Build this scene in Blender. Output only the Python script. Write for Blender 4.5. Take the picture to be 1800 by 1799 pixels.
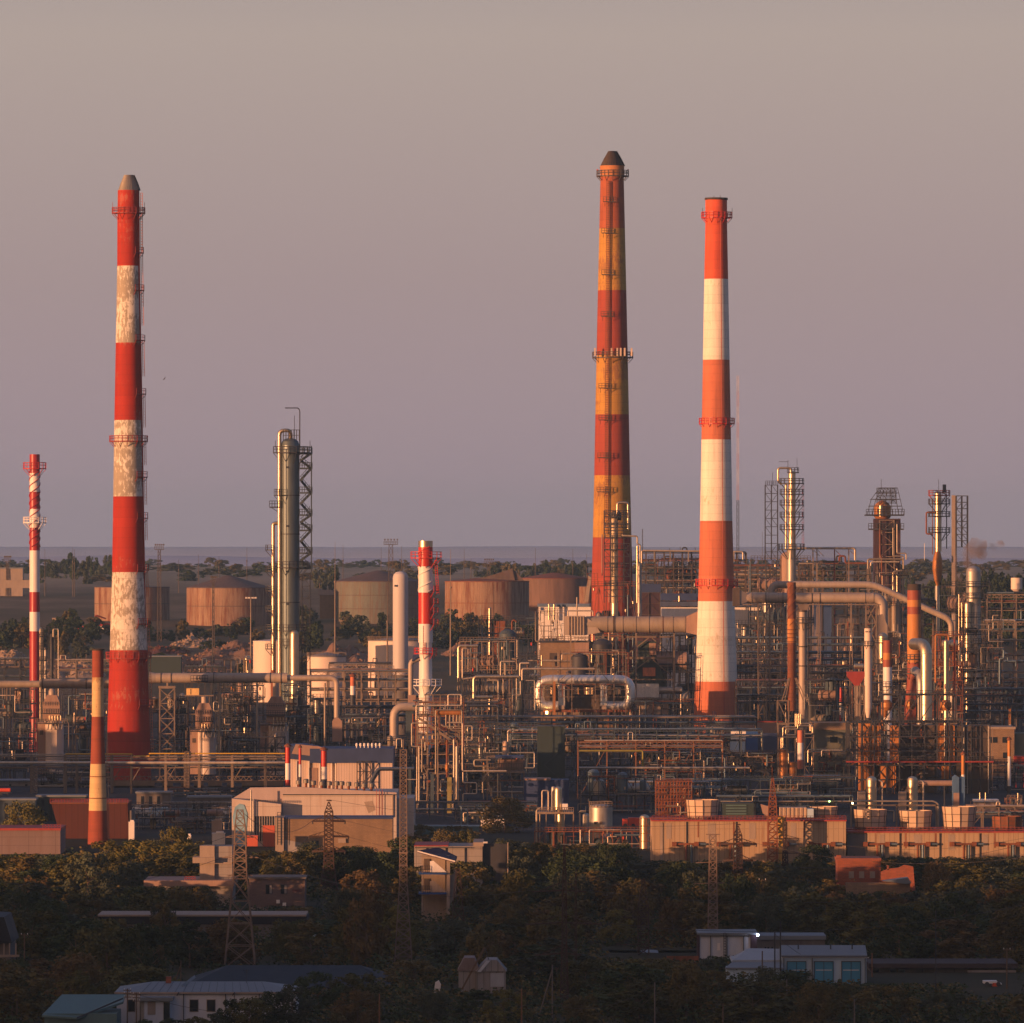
import bpy, math, random
from mathutils import Vector, Matrix
R = random.Random(7)
sc = bpy.context.scene
for o in list(bpy.data.objects): bpy.data.objects.remove(o)

# ------------------------------------------------------------------ camera, sky, sun, exposure
F, HY, H = 12000.0, 975.0, 56.0          # focal length in photo pixels, eye-level row, eye height in metres
cam_d = bpy.data.cameras.new("camera"); cam = bpy.data.objects.new("camera", cam_d)
sc.collection.objects.link(cam); sc.camera = cam
cam.location = (0, 0, H); cam.rotation_euler = (math.radians(90), 0, 0)
cam_d.sensor_width = 36; cam_d.sensor_fit = 'HORIZONTAL'; cam_d.lens = F*36/1800
cam_d.shift_y = (HY-899.5)/1800; cam_d.clip_start = 1; cam_d.clip_end = 60000

AZ, EL = math.radians(53), math.radians(2.6)
SUN_DIR = Vector((-math.sin(AZ)*math.cos(EL), -math.cos(AZ)*math.cos(EL), math.sin(EL)))
sun_d = bpy.data.lights.new("sun", 'SUN'); sun = bpy.data.objects.new("sun", sun_d)
sc.collection.objects.link(sun); sun_d.energy = 4.35; sun_d.angle = math.radians(0.45)
sun_d.color = (1.0, 0.46, 0.21); sun.rotation_euler = SUN_DIR.to_track_quat('Z', 'Y').to_euler()
sun.location = (-300, -200, 300)
EXPOSURE = 0.7

world = bpy.data.worlds.new("World"); sc.world = world; world.use_nodes = True
nt = world.node_tree; nt.nodes.clear()
def N(t, ty, **kw):
    n = t.nodes.new(ty)
    for k, v in kw.items():
        if k.startswith('i_'): n.inputs[k[2:].replace('_', ' ')].default_value = v
        else: setattr(n, k, v)
    return n
def L(t, a, b): t.links.new(a, b)
def ramp(t, fac, stops, interp='LINEAR'):
    r = t.nodes.new('ShaderNodeValToRGB'); r.color_ramp.interpolation = interp
    e = r.color_ramp.elements
    while len(e) < len(stops): e.new(0.5)
    for el, (p, c) in zip(e, stops): el.position = p; el.color = (*c, 1) if len(c) == 3 else c
    if fac is not None: L(t, fac, r.inputs[0])
    return r.outputs[0]
def math_n(t, op, a, b=None, clamp=False):
    m = t.nodes.new('ShaderNodeMath'); m.operation = op; m.use_clamp = clamp
    for i, v in enumerate((a, b)):
        if v is None: continue
        if isinstance(v, (int, float)): m.inputs[i].default_value = v
        else: L(t, v, m.inputs[i])
    return m.outputs[0]
def mix(t, fac, a, b, blend='MIX'):
    m = t.nodes.new('ShaderNodeMix'); m.data_type = 'RGBA'; m.blend_type = blend
    for s, v in ((m.inputs[0], fac), (m.inputs[6], a), (m.inputs[7], b)):
        if isinstance(v, (int, float)): s.default_value = v
        elif isinstance(v, (tuple, list)): s.default_value = (*v, 1) if len(v) == 3 else v
        else: L(t, v, s)
    return m.outputs[2]
sky = N(nt, 'ShaderNodeTexSky', sky_type='NISHITA', sun_disc=False, sun_elevation=EL, sun_rotation=math.radians(233))
sky.dust_density = 4.0; sky.air_density = 1.5
tc = N(nt, 'ShaderNodeTexCoord'); sep = N(nt, 'ShaderNodeSeparateXYZ'); L(nt, tc.outputs['Generated'], sep.inputs[0])
elev = math_n(nt, 'ADD', sep.outputs[2], 0.0)
el01 = math_n(nt, 'MULTIPLY', elev, 5.0, True)
dusk = ramp(nt, el01, [(0.0, (2.1, 1.6, 1.85)), (0.06, (2.25, 1.66, 1.86)), (0.2, (2.32, 1.76, 1.76)), (0.38, (2.6, 2.12, 1.95)), (0.7, (1.0, 1.15, 1.75)), (1.0, (0.5, 0.75, 1.5))])
glow_d = N(nt, 'ShaderNodeVectorMath', operation='DOT_PRODUCT'); L(nt, tc.outputs['Generated'], glow_d.inputs[0]); glow_d.inputs[1].default_value = SUN_DIR
glow = math_n(nt, 'MULTIPLY', math_n(nt, 'SUBTRACT', glow_d.outputs['Value'], 0.3), 1.4, True)
dusk2 = mix(nt, glow, dusk, (4.2, 2.2, 1.1))
skyc = mix(nt, 0.15, dusk2, sky.outputs[0])
bg = N(nt, 'ShaderNodeBackground'); bg.inputs[1].default_value = 0.12
wo = N(nt, 'ShaderNodeOutputWorld'); L(nt, skyc, bg.inputs[0]); L(nt, bg.outputs[0], wo.inputs[0])
vs = sc.view_settings; vs.view_transform = 'Standard'; vs.look = 'None'; vs.gamma = 1; vs.exposure = EXPOSURE
sc.cycles.max_bounces = 5; sc.cycles.volume_bounces = 0; sc.cycles.transparent_max_bounces = 4
sc.cycles.diffuse_bounces = 2; sc.cycles.glossy_bounces = 2

# ------------------------------------------------------------------ materials
MATS = {}
def new_mat(name):
    m = bpy.data.materials.new(name); m.use_nodes = True; t = m.node_tree
    p = t.nodes['Principled BSDF']; MATS[name] = m
    return m, t, p
def coords(t, scale=(1, 1, 1)):
    c = N(t, 'ShaderNodeTexCoord'); mp = N(t, 'ShaderNodeMapping'); L(t, c.outputs['Object'], mp.inputs[0]); mp.inputs['Scale'].default_value = scale
    return mp.outputs[0]
def noise(t, vec, s, detail=4, rough=0.6):
    n = N(t, 'ShaderNodeTexNoise'); L(t, vec, n.inputs['Vector']); n.inputs['Scale'].default_value = s
    n.inputs['Detail'].default_value = detail; n.inputs['Roughness'].default_value = rough
    return n.outputs['Fac']
def shade(c, k): return tuple(max(0, x*k) for x in c)
def mat(name, col, rough=0.6, metal=0.0, var=0.25, scale=0.6, stretch=(1, 1, 0.35), grime=0.0, gcol=(0.05, 0.035, 0.025), bump=0.0, spec=0.4, objvar=0.0):
    """plain weathered surface: mottled base colour plus optional streaks of dirt or rust"""
    if name in MATS: return MATS[name]
    m, t, p = new_mat(name); v = coords(t, stretch)
    n1 = noise(t, v, scale)
    c = ramp(t, n1, [(0.25, shade(col, 1-var)), (0.75, shade(col, 1+var))])
    if grime > 0:
        n2 = noise(t, coords(t, (1.6, 1.6, 0.22)), scale*1.7, 6, 0.7)
        g = ramp(t, n2, [(0.5-0.0, (0, 0, 0)), (0.72, (1, 1, 1))])
        gs = math_n(t, 'MULTIPLY', g, grime)
        c = mix(t, gs, c, gcol)
    if objvar > 0:
        oi = N(t, 'ShaderNodeObjectInfo')
        k = math_n(t, 'ADD', math_n(t, 'MULTIPLY', oi.outputs['Random'], objvar), 1-objvar*0.5)
        hs = N(t, 'ShaderNodeHueSaturation'); L(t, c, hs.inputs['Color']); L(t, k, hs.inputs['Value']); c = hs.outputs[0]
    L(t, c, p.inputs['Base Color'])
    p.inputs['Metallic'].default_value = metal
    rn = math_n(t, 'ADD', math_n(t, 'MULTIPLY', n1, 0.25), rough-0.12, True); L(t, rn, p.inputs['Roughness'])
    p.inputs['Specular IOR Level'].default_value = spec
    if bump > 0:
        b = N(t, 'ShaderNodeBump'); b.inputs['Strength'].default_value = bump; b.inputs['Distance'].default_value = 0.3
        L(t, noise(t, coords(t), 2.0), b.inputs['Height']); L(t, b.outputs[0], p.inputs['Normal'])
    return m
def chimney_mat(name, col, chips=0.0, chipcol=(0.16, 0.13, 0.1), ring=2.5, soot=None, var=0.14):
    """painted concrete: form rings, vertical streaks, flaked paint"""
    m, t, p = new_mat(name)
    n1 = noise(t, coords(t, (1, 1, 0.12)), 0.8, 5)
    c = ramp(t, n1, [(0.25, shade(col, 1-var)), (0.75, shade(col, 1+var*0.6))])
    if chips > 0:
        co = coords(t, (1.3, 1.3, 0.5)); n2 = noise(t, co, 1.35, 4, 0.65)
        n3 = noise(t, coords(t, (0.06, 0.06, 0.11)), 1.0, 2)
        s = math_n(t, 'ADD', math_n(t, 'MULTIPLY', n2, 0.65), math_n(t, 'MULTIPLY', n3, 0.7))
        g = ramp(t, s, [(0.80-chips*0.28, (0, 0, 0)), (0.84-chips*0.28, (1, 1, 1))])
        c = mix(t, math_n(t, 'MULTIPLY', g, 0.75), c, chipcol)
    run = ramp(t, noise(t, coords(t, (0.9, 0.9, 0.035)), 1.1, 6, 0.75), [(0.52, (0, 0, 0)), (0.75, (1, 1, 1))]); c = mix(t, math_n(t, 'MULTIPLY', run, 0.42), c, mix(t, 0.5, shade(col, 0.25), (0.09, 0.055, 0.04)))
    co = coords(t); sp = N(t, 'ShaderNodeSeparateXYZ'); L(t, co, sp.inputs[0])
    fr = math_n(t, 'FRACT', math_n(t, 'DIVIDE', sp.outputs[2], ring))
    line = math_n(t, 'LESS_THAN', fr, 0.10)
    c = mix(t, math_n(t, 'MULTIPLY', line, 0.16), c, shade(col, 0.3))
    cell = N(t, 'ShaderNodeTexWhiteNoise'); cell.noise_dimensions = '1D'; L(t, math_n(t, 'FLOOR', math_n(t, 'DIVIDE', sp.outputs[2], ring)), cell.inputs['W'])
    hs = N(t, 'ShaderNodeHueSaturation'); L(t, c, hs.inputs['Color']); L(t, math_n(t, 'ADD', math_n(t, 'MULTIPLY', cell.outputs['Value'], 0.12), 0.93), hs.inputs['Value'])
    L(t, hs.outputs[0], p.inputs['Base Color']); p.inputs['Roughness'].default_value = 0.75
    p.inputs['Specular IOR Level'].default_value = 0.25
    return m
def brick_mat(name, c1, c2, mortar, scale=1.0, bw=0.6, bh=0.25, rough=0.85):
    m, t, p = new_mat(name)
    co = N(t, 'ShaderNodeTexCoord'); mp = N(t, 'ShaderNodeMapping'); L(t, co.outputs['Object'], mp.inputs[0]); mp.inputs['Rotation'].default_value = (math.radians(90), 0, 0)
    b = N(t, 'ShaderNodeTexBrick'); L(t, mp.outputs[0], b.inputs['Vector']); b.inputs['Scale'].default_value = scale
    b.inputs['Brick Width'].default_value = bw; b.inputs['Row Height'].default_value = bh; b.inputs['Mortar Size'].default_value = 0.02
    for k, v in (('Color1', c1), ('Color2', c2), ('Mortar', mortar)): b.inputs[k].default_value = (*v, 1)
    c = mix(t, ramp(t, noise(t, coords(t, (1, 1, 0.3)), 0.35, 5), [(0.35, (0, 0, 0)), (0.8, (0.55, 0.55, 0.55))]), b.outputs[0], shade(mortar, 0.5))
    L(t, c, p.inputs['Base Color']); p.inputs['Roughness'].default_value = rough
    return m
def panel_mat(name, col, pw=3.0, ph=1.5, grime=0.3, gcol=(0.12, 0.05, 0.025), var=0.1):
    """wall of concrete or sheet panels with joints and rust streaks (object x and z)"""
    m, t, p = new_mat(name); sp = N(t, 'ShaderNodeSeparateXYZ'); L(t, coords(t), sp.inputs[0])
    u = math_n(t, 'ADD', sp.outputs[0], sp.outputs[1])
    fx = math_n(t, 'LESS_THAN', math_n(t, 'FRACT', math_n(t, 'DIVIDE', u, pw)), 0.035*3/pw)
    fz = math_n(t, 'LESS_THAN', math_n(t, 'FRACT', math_n(t, 'DIVIDE', sp.outputs[2], ph)), 0.05*1.5/ph)
    j = math_n(t, 'MAXIMUM', fx, fz)
    n1 = noise(t, coords(t, (1, 1, 0.12)), 0.5, 7, 0.75)
    c = ramp(t, n1, [(0.3, shade(col, 1-var)), (0.7, shade(col, 1+var))])
    g0_ = 0.45 if grime > 0.55 else 0.53
    g = ramp(t, noise(t, coords(t, (1.2, 1.2, 0.1)), 0.55, 6, 0.78), [(g0_, (0, 0, 0)), (g0_+0.17, (1, 1, 1))])
    c = mix(t, math_n(t, 'MULTIPLY', g, grime), c, gcol)
    c = mix(t, math_n(t, 'MULTIPLY', j, 0.45), c, shade(col, 0.25))
    L(t, c, p.inputs['Base Color']); p.inputs['Roughness'].default_value = 0.8; p.inputs['Specular IOR Level'].default_value = 0.2
    return m
def lamp_mat(name, col, s):
    m, t, p = new_mat(name); p.inputs['Emission Color'].default_value = (*col, 1); p.inputs['Emission Strength'].default_value = s
    return m

RED1 = chimney_mat('paint_red_weathered', (0.38, 0.028, 0.011), 0.14, (0.4, 0.12, 0.08))
WHT1 = chimney_mat('paint_white_flaked', (0.72, 0.66, 0.56), 0.53, (0.25, 0.20, 0.14), 2.5)
WHT1b = chimney_mat('paint_white_worn', (0.74, 0.66, 0.56), 0.40, (0.25, 0.20, 0.14), 2.5)
RED2 = chimney_mat('paint_red_clean', (0.60, 0.095, 0.038), 0.0)
RED2b = chimney_mat('paint_red_faded_salmon', (0.57, 0.17, 0.085), 0.0)
WHT2 = chimney_mat('paint_white_clean', (0.84, 0.76, 0.64), 0.05, (0.6, 0.5, 0.36))
RED3 = chimney_mat('paint_dull_red', (0.34, 0.062, 0.035), 0.0)
REDTOP = chimney_mat('paint_faded_red', (0.36, 0.095, 0.04), 0.0)
YEL3 = chimney_mat('paint_ochre_yellow', (0.50, 0.26, 0.05), 0.3, (0.3, 0.13, 0.05))
BRK4 = chimney_mat('painted_brick_red', (0.28, 0.065, 0.035), 0.0, ring=0.6)
CRM4 = chimney_mat('painted_brick_cream', (0.66, 0.45, 0.22), 0.2, (0.35, 0.2, 0.09), ring=0.9)
GLRED = mat('gloss_red_paint', (0.5, 0.03, 0.018), 0.4, var=0.12, grime=0.12)
GLDRED = mat('gloss_dark_red_paint', (0.36, 0.025, 0.025), 0.4, var=0.12, grime=0.1)
GLWHT = mat('gloss_white_paint', (0.78, 0.72, 0.66), 0.45, var=0.08, grime=0.12, gcol=(0.3, 0.2, 0.15))
STACKOR = mat('stack_orange', (0.52, 0.21, 0.05), 0.6, var=0.2, grime=0.5, gcol=(0.35, 0.1, 0.02))
STACKRED = mat('stack_dull_red', (0.3, 0.07, 0.035), 0.6, var=0.2, grime=0.3)
STACKDRK = mat('stack_sooty', (0.06, 0.04, 0.03), 0.8, var=0.3)
SILVER = mat('bright_cladding', (0.62, 0.49, 0.33), 0.40, 0.95, 0.18, 0.8, grime=0.2)
SILVER2 = mat('dull_aluminium_cladding', (0.42, 0.38, 0.33), 0.5, 0.7, 0.2, 0.6, grime=0.3)
FOIL = mat('crumpled_foil_cladding', (0.78, 0.74, 0.66), 0.42, 0.85, 0.18, 0.5, grime=0.2, bump=0.4)
DUCT = mat('weathered_duct_steel', (0.36, 0.29, 0.22), 0.62, 0.25, 0.16, 0.35, grime=0.35, gcol=(0.16, 0.08, 0.045))
DUCT2 = mat('pale_duct_cladding', (0.43, 0.345, 0.275), 0.6, 0.25, 0.12, 0.4, grime=0.35, gcol=(0.2, 0.1, 0.06))
PIPE = mat('pipe_aluminium', (0.46, 0.385, 0.30), 0.5, 0.6, 0.2, 0.8, grime=0.3, objvar=0.7)
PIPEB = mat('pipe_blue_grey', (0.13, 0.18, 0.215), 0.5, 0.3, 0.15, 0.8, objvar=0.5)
PIPEY = mat('pipe_yellow', (0.55, 0.33, 0.03), 0.45, 0.0, 0.1)
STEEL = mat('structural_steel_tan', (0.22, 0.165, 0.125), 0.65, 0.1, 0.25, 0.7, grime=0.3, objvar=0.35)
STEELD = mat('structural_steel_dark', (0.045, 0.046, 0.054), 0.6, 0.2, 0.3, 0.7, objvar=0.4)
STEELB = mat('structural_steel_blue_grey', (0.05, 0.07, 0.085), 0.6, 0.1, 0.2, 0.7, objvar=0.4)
STEELR = mat('structural_steel_red', (0.26, 0.05, 0.035), 0.6, 0.0, 0.2, 0.7)
RAILRED = mat('railing_red', (0.30, 0.04, 0.03), 0.6)
PYLON = mat('rusty_pylon_steel', (0.05, 0.026, 0.02), 0.75, 0.1, 0.3, 0.9)
PYLON2 = mat('grey_pylon_steel', (0.19, 0.135, 0.105), 0.7, 0.1, 0.2, 0.9)
RUST = mat('heavy_rust', (0.22, 0.075, 0.035), 0.8, 0.2, 0.45, 0.9, grime=0.45, gcol=(0.06, 0.02, 0.015))
CONC = mat('concrete', (0.32, 0.25, 0.20), 0.85, var=0.15, grime=0.3, gcol=(0.14, 0.1, 0.08))
CONCD = mat('dark_concrete', (0.15, 0.13, 0.12), 0.85, var=0.2, grime=0.3)
WALLW = panel_mat('white_wall_panels', (0.52, 0.43, 0.37), 6, 1.9, 0.35, (0.32, 0.16, 0.1))
WALLC = panel_mat('corrugated_tan_cladding', (0.40, 0.285, 0.185), 0.9, 6.2, 0.45, (0.2, 0.075, 0.03))
WALLB = panel_mat('ribbed_pale_cladding', (0.62, 0.48, 0.40), 0.6, 40, 0.25)
WALLG = panel_mat('grey_panel_wall', (0.28, 0.25, 0.23), 6, 1.2, 0.3)
WALLTAN = brick_mat('tan_brick_wall', (0.30, 0.195, 0.115), (0.25, 0.16, 0.095), (0.18, 0.12, 0.08))
BRICKR = brick_mat('red_brick_wall', (0.34, 0.085, 0.04), (0.26, 0.06, 0.03), (0.16, 0.09, 0.06), 1.0)
TANKR = panel_mat('rusty_tank_plates', (0.29, 0.19, 0.13), 8.5, 60, 0.95, (0.15, 0.05, 0.025), 0.25)
TANKG = panel_mat('grey_green_tank_plates', (0.15, 0.16, 0.14), 7, 60, 0.6, (0.16, 0.07, 0.035), 0.25)
TANKW = mat('white_tank_paint', (0.72, 0.58, 0.48), 0.6, var=0.06, grime=0.15, gcol=(0.4, 0.28, 0.2), scale=0.2)
TANKROOF = mat('tank_roof_dark', (0.11, 0.075, 0.065), 0.8, var=0.3)
ROOFG = mat('grey_roof_sheet', (0.17, 0.19, 0.21), 0.6, var=0.1)
ROOFD = mat('dark_blue_roof_sheet', (0.011, 0.014, 0.024), 0.7, var=0.15)
ROOFR = panel_mat('red_brown_roof_sheet', (0.085, 0.028, 0.022), 1.2, 50, 0.2)
BLUE = mat('blue_cladding', (0.03, 0.05, 0.13), 0.6, var=0.15)
BLUEB = mat('bright_blue_cladding', (0.02, 0.075, 0.26), 0.5, var=0.1)
TEAL = mat('blue_painted_door', (0.05, 0.24, 0.38), 0.6, var=0.12)
PALEBL = mat('pale_blue_render', (0.40, 0.52, 0.62), 0.8, var=0.08, grime=0.15, gcol=(0.3, 0.33, 0.35))
WHITER = mat('whitewashed_render', (0.56, 0.57, 0.60), 0.85, var=0.08, grime=0.2, gcol=(0.3, 0.28, 0.26))
TEALG = mat('teal_green_sheet', (0.09, 0.16, 0.16), 0.6, var=0.15)
GLASS = mat('dark_window_glass', (0.02, 0.025, 0.03), 0.12, 0.0, 0.1, spec=0.8)
MAROON = mat('maroon_sheet', (0.05, 0.024, 0.034), 0.7, var=0.15)
DOORR = mat('orange_red_door', (0.50, 0.10, 0.05), 0.6, var=0.12, grime=0.2)
REDCAB = mat('machine_red', (0.6, 0.07, 0.03), 0.5)
WOOD = mat('weathered_pole_wood', (0.13, 0.085, 0.055), 0.85, var=0.3)
SHED = panel_mat('corrugated_grey_sheet', (0.27, 0.25, 0.24), 0.8, 50, 0.4, (0.12, 0.06, 0.04))
GREENCL = mat('dark_green_cladding', (0.028, 0.046, 0.046), 0.7, var=0.15)
FANW = mat('pale_fan_cowl', (0.55, 0.40, 0.28), 0.55, 0.1, 0.08, grime=0.15, gcol=(0.35, 0.22, 0.14))
WIRE = mat('dark_cable', (0.05, 0.045, 0.045), 0.6)
SOOT = mat('sooty_steel', (0.10, 0.075, 0.06), 0.6, 0.3, 0.35)
COLSH = mat('greenish_column_cladding', (0.13, 0.16, 0.165), 0.46, 0.6, 0.12, 0.5, grime=0.15)
HEATER = mat('furnace_casing', (0.34, 0.22, 0.17), 0.7, 0.1, 0.12, grime=0.35, gcol=(0.14, 0.06, 0.04))
AMBER = mat('weathered_orange_vessel', (0.42, 0.17, 0.05), 0.5, 0.3, 0.2, grime=0.4)

# ------------------------------------------------------------------ geometry
COL = sc.collection
def ground_z(x, y):
    pts = [(-2000, 20), (-60, 54), (2, 53.5), (60, 45), (240, 30), (450, 8), (620, 0), (2050, 0), (2300, 9), (2500, 16), (2700, 21.5), (2900, 28), (3300, 36), (4000, 44), (6000, 46), (9000, 36), (16000, 20)]
    z = pts[-1][1]
    for (a, za), (b, zb) in zip(pts, pts[1:]):
        if a <= y <= b: z = za+(zb-za)*(y-a)/(b-a); break
    if x < -180:                       # unseen ridge added beside the hill one looks from, to shade the near ground
        k = min(1, (-180-x)/150)
        z = max(z, (41.5+1.2*math.sin(x/37)+0.8*math.sin(x/13))*k*math.exp(-((y-550)/130)**2))
    return z
def k_of(D): return D/F
def gy(D): return HY+F*H/D             # photo row of flat ground at distance D

BUILD = []
class PB:
    """collects shapes for one mesh part; x, y in photo pixels at the thing's distance, depth offsets and widths in metres"""
    def __init__(s, thing, name, m, parent=None, label=None):
        s.t = thing; s.name = name; s.mats = m if isinstance(m, list) else [m]; s.parent = parent; s.label = label
        s.v = []; s.f = []; s.fm = []; s.mi = 0; s.k = thing.k; s.sm = []; s.smooth = False; s.obj = None; s.loc = None
        BUILD.append(s)
    def P(s, p):
        dd = p[2] if len(p) > 2 else 0.0
        return Vector(((p[0]-900)*s.k, s.t.D+dd, H+(HY-p[1])*s.k))
    def add(s, vs, fs, smooth=False):
        b = len(s.v); s.v += vs; s.f += [tuple(b+i for i in f) for f in fs]; s.fm += [s.mi]*len(fs); s.sm += [smooth]*len(fs)
    def boxm(s, x0, x1, y0, y1, z0, z1):
        vs = [(x, y, z) for x in (x0, x1) for y in (y0, y1) for z in (z0, z1)]
        s.add([Vector(v) for v in vs], [(0, 1, 3, 2), (4, 6, 7, 5), (0, 4, 5, 1), (2, 3, 7, 6), (0, 2, 6, 4), (1, 5, 7, 3)])
        return s
    def box(s, x0, y0, x1, y1, d0=0.0, d1=None):
        if d1 is None: d1 = d0+(x1-x0)*s.k
        a = s.P((min(x0, x1), max(y0, y1), d0)); b = s.P((max(x0, x1), min(y0, y1), d1))
        return s.boxm(a.x, b.x, a.y, b.y, a.z, b.z)
    def bar(s, p, q, w, w2=None):
        """square beam from p to q, w in pixels"""
        a, b = s.P(p), s.P(q); d = b-a
        if d.length < 1e-6: return s
        d.normalize(); up = Vector((0, 1, 0)) if abs(d.y) < 0.9 else Vector((1, 0, 0))
        u = d.cross(up).normalized()*(w*s.k*0.5); v = d.cross(u).normalized()*((w2 or w)*s.k*0.5)
        vs = [c+i*u+j*v for c in (a, b) for i, j in ((-1, -1), (1, -1), (1, 1), (-1, 1))]
        s.add(vs, [(0, 1, 2, 3), (7, 6, 5, 4), (0, 4, 5, 1), (1, 5, 6, 2), (2, 6, 7, 3), (3, 7, 4, 0)]); return s
    def tube(s, pts, r, seg=8, bend=2.2, cap=True, r2=None):
        P = [s.P(p) for p in pts]; rm = r*s.k
        out = [P[0]]
        for i in range(1, len(P)-1):
            a, b, c = P[i-1], P[i], P[i+1]; d1 = (a-b); d2 = (c-b); l = min(bend*rm, d1.length*0.45, d2.length*0.45)
            if d1.length < 1e-6 or d2.length < 1e-6: continue
            p1 = b+d1.normalized()*l; p2 = b+d2.normalized()*l
            for j in range(5):
                u = j/4; out.append((1-u)**2*p1+2*u*(1-u)*b+u*u*p2)
        out.append(P[-1]); n = len(out); rings = []; ref = None
        for i, p in enumerate(out):
            d = (out[min(i+1, n-1)]-out[max(i-1, 0)]).normalized()
            if ref is None:
                ref = d.cross(Vector((0, 1, 0)) if abs(d.y) < 0.9 else Vector((1, 0, 0))).normalized()
            ref = (ref-d*ref.dot(d)).normalized(); w = d.cross(ref)
            rr = rm if r2 is None else rm+(r2*s.k-rm)*i/(n-1)
            rings.append([p+rr*(math.cos(2*math.pi*j/seg)*ref+math.sin(2*math.pi*j/seg)*w) for j in range(seg)])
        vs = [v for rg in rings for v in rg]; fs = []
        for i in range(n-1):
            for j in range(seg):
                a = i*seg+j; b = i*seg+(j+1) % seg; fs.append((a, b, b+seg, a+seg))
        s.add(vs, fs, True)
        if cap: s.add(rings[0]+rings[-1], [tuple(range(seg-1, -1, -1)), tuple(range(seg, 2*seg))])
        return s
    def lathe(s, cx, prof, seg=24, dd=0.0, mis=None, cap=True, facet=False):
        """prof: (row, radius px) from bottom to top; mis: material index per segment"""
        c = s.P((cx, 0, dd)); rings = []
        for y, r in prof:
            z = H+(HY-y)*s.k; rings.append([Vector((c.x+r*s.k*math.cos(2*math.pi*j/seg), c.y+r*s.k*math.sin(2*math.pi*j/seg), z)) for j in range(seg)])
        for i in range(len(prof)-1):
            if mis: s.mi = mis[i]
            vs = rings[i]+rings[i+1]; s.add(vs, [(j, (j+1) % seg, (j+1) % seg+seg, j+seg) for j in range(seg)], not facet)
        if cap:
            s.add(list(rings[0]), [tuple(range(seg-1, -1, -1))]); s.add(list(rings[-1]), [tuple(range(seg))])
        s.mi = 0; return s
    def cyl(s, cx, y0, y1, r, r2=None, seg=16, dd=0.0): return s.lathe(cx, [(y0, r), (y1, r if r2 is None else r2)], seg, dd)
    def dome(s, cx, y, r, h, seg=16, dd=0.0, up=True):
        sg = 1 if up else -1
        pr = [(y-sg*h*math.sin(a), max(0.02*r, r*math.cos(a))) for a in (0, 0.35, 0.7, 1.05, 1.35, 1.55)]
        return s.lathe(cx, pr if up else pr[::-1], seg, dd)
    def hcyl(s, x0, x1, cy, r, seg=16, dd=0.0, ends=0.35):
        """horizontal vessel with dished ends"""
        a = s.k; P = s.P((x0, cy, dd)); Q = s.P((x1, cy, dd)); rm = r*a; rings = []
        st = [(P.x-rm*ends, 0.15), (P.x-rm*ends*0.6, 0.75), (P.x, 1), (Q.x, 1), (Q.x+rm*ends*0.6, 0.75), (Q.x+rm*ends, 0.15)] if ends else [(P.x, 1), (Q.x, 1)]
        for x, q in st: rings.append([Vector((x, P.y+rm*q*math.cos(2*math.pi*j/seg), P.z+rm*q*math.sin(2*math.pi*j/seg))) for j in range(seg)])
        for i in range(len(st)-1): s.add(rings[i]+rings[i+1], [(j, j+seg, (j+1) % seg+seg, (j+1) % seg) for j in range(seg)], True)
        s.add(list(rings[0]), [tuple(range(seg))]); s.add(list(rings[-1]), [tuple(range(seg-1, -1, -1))]); return s
    def rail(s, x0, x1, y, h=7, dd=0.0, w=0.9, step=7, d1=None):
        """hand rail standing on row y"""
        d1 = dd if d1 is None else d1
        for f in (1, 0.5): s.bar((x0, y-h*f, dd), (x1, y-h*f, d1), w)
        n = max(1, int(round(abs(x1-x0)/step)))
        for i in range(n+1):
            u = i/n; s.bar((x0+(x1-x0)*u, y, dd+(d1-dd)*u), (x0+(x1-x0)*u, y-h, dd+(d1-dd)*u), w)
        return s
    def ringdeck(s, cx, y, ri, ro, h=8, w=0.9, seg=16, brack=True, dd=0.0, a0=0.0, a1=2*math.pi, th=1.6):
        """walkway round a chimney or column, with rails and brackets; angles measured from +x, -y is towards the camera"""
        c = s.P((cx, y, dd)); k = s.k
        def pt(a, r, yy): return Vector((c.x+r*k*math.cos(a), c.y+r*k*math.sin(a), H+(HY-yy)*k))
        full = abs(a1-a0-2*math.pi) < 1e-3; n = max(3, int(seg*(a1-a0)/(2*math.pi)))
        A = [a0+(a1-a0)*i/n for i in range(n+1)]
        for i in range(n):
            q = [pt(A[i], ri, y), pt(A[i+1], ri, y), pt(A[i+1], ro, y), pt(A[i], ro, y), pt(A[i], ri, y-th), pt(A[i+1], ri, y-th), pt(A[i+1], ro, y-th), pt(A[i], ro, y-th)]
            s.add(q, [(0, 1, 2, 3), (7, 6, 5, 4), (3, 2, 6, 7), (1, 0, 4, 5)])
            for f in (1.0, 0.55): s.barw(pt(A[i], ro, y-th-h*f), pt(A[i+1], ro, y-th-h*f), w*k)
        for i in range(n+(0 if full else 1)):
            s.barw(pt(A[i], ro, y), pt(A[i], ro, y-th-h), w*k)
            if brack and i % 2 == 0: s.barw(pt(A[i], ro, y), pt(A[i], ri, y+(ro-ri)*1.1), w*k)
        return s
    def barw(s, a, b, w):
        d = b-a
        if d.length < 1e-6: return
        d = d.normalized(); up = Vector((0, 1, 0)) if abs(d.y) < 0.9 else Vector((1, 0, 0))
        u = d.cross(up).normalized()*(w*0.5); v = d.cross(u).normalized()*(w*0.5)
        s.add([c+i*u+j*v for c in (a, b) for i, j in ((-1, -1), (1, -1), (1, 1), (-1, 1))], [(0, 1, 2, 3), (7, 6, 5, 4), (0, 4, 5, 1), (1, 5, 6, 2), (2, 6, 7, 3), (3, 7, 4, 0)])
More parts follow.
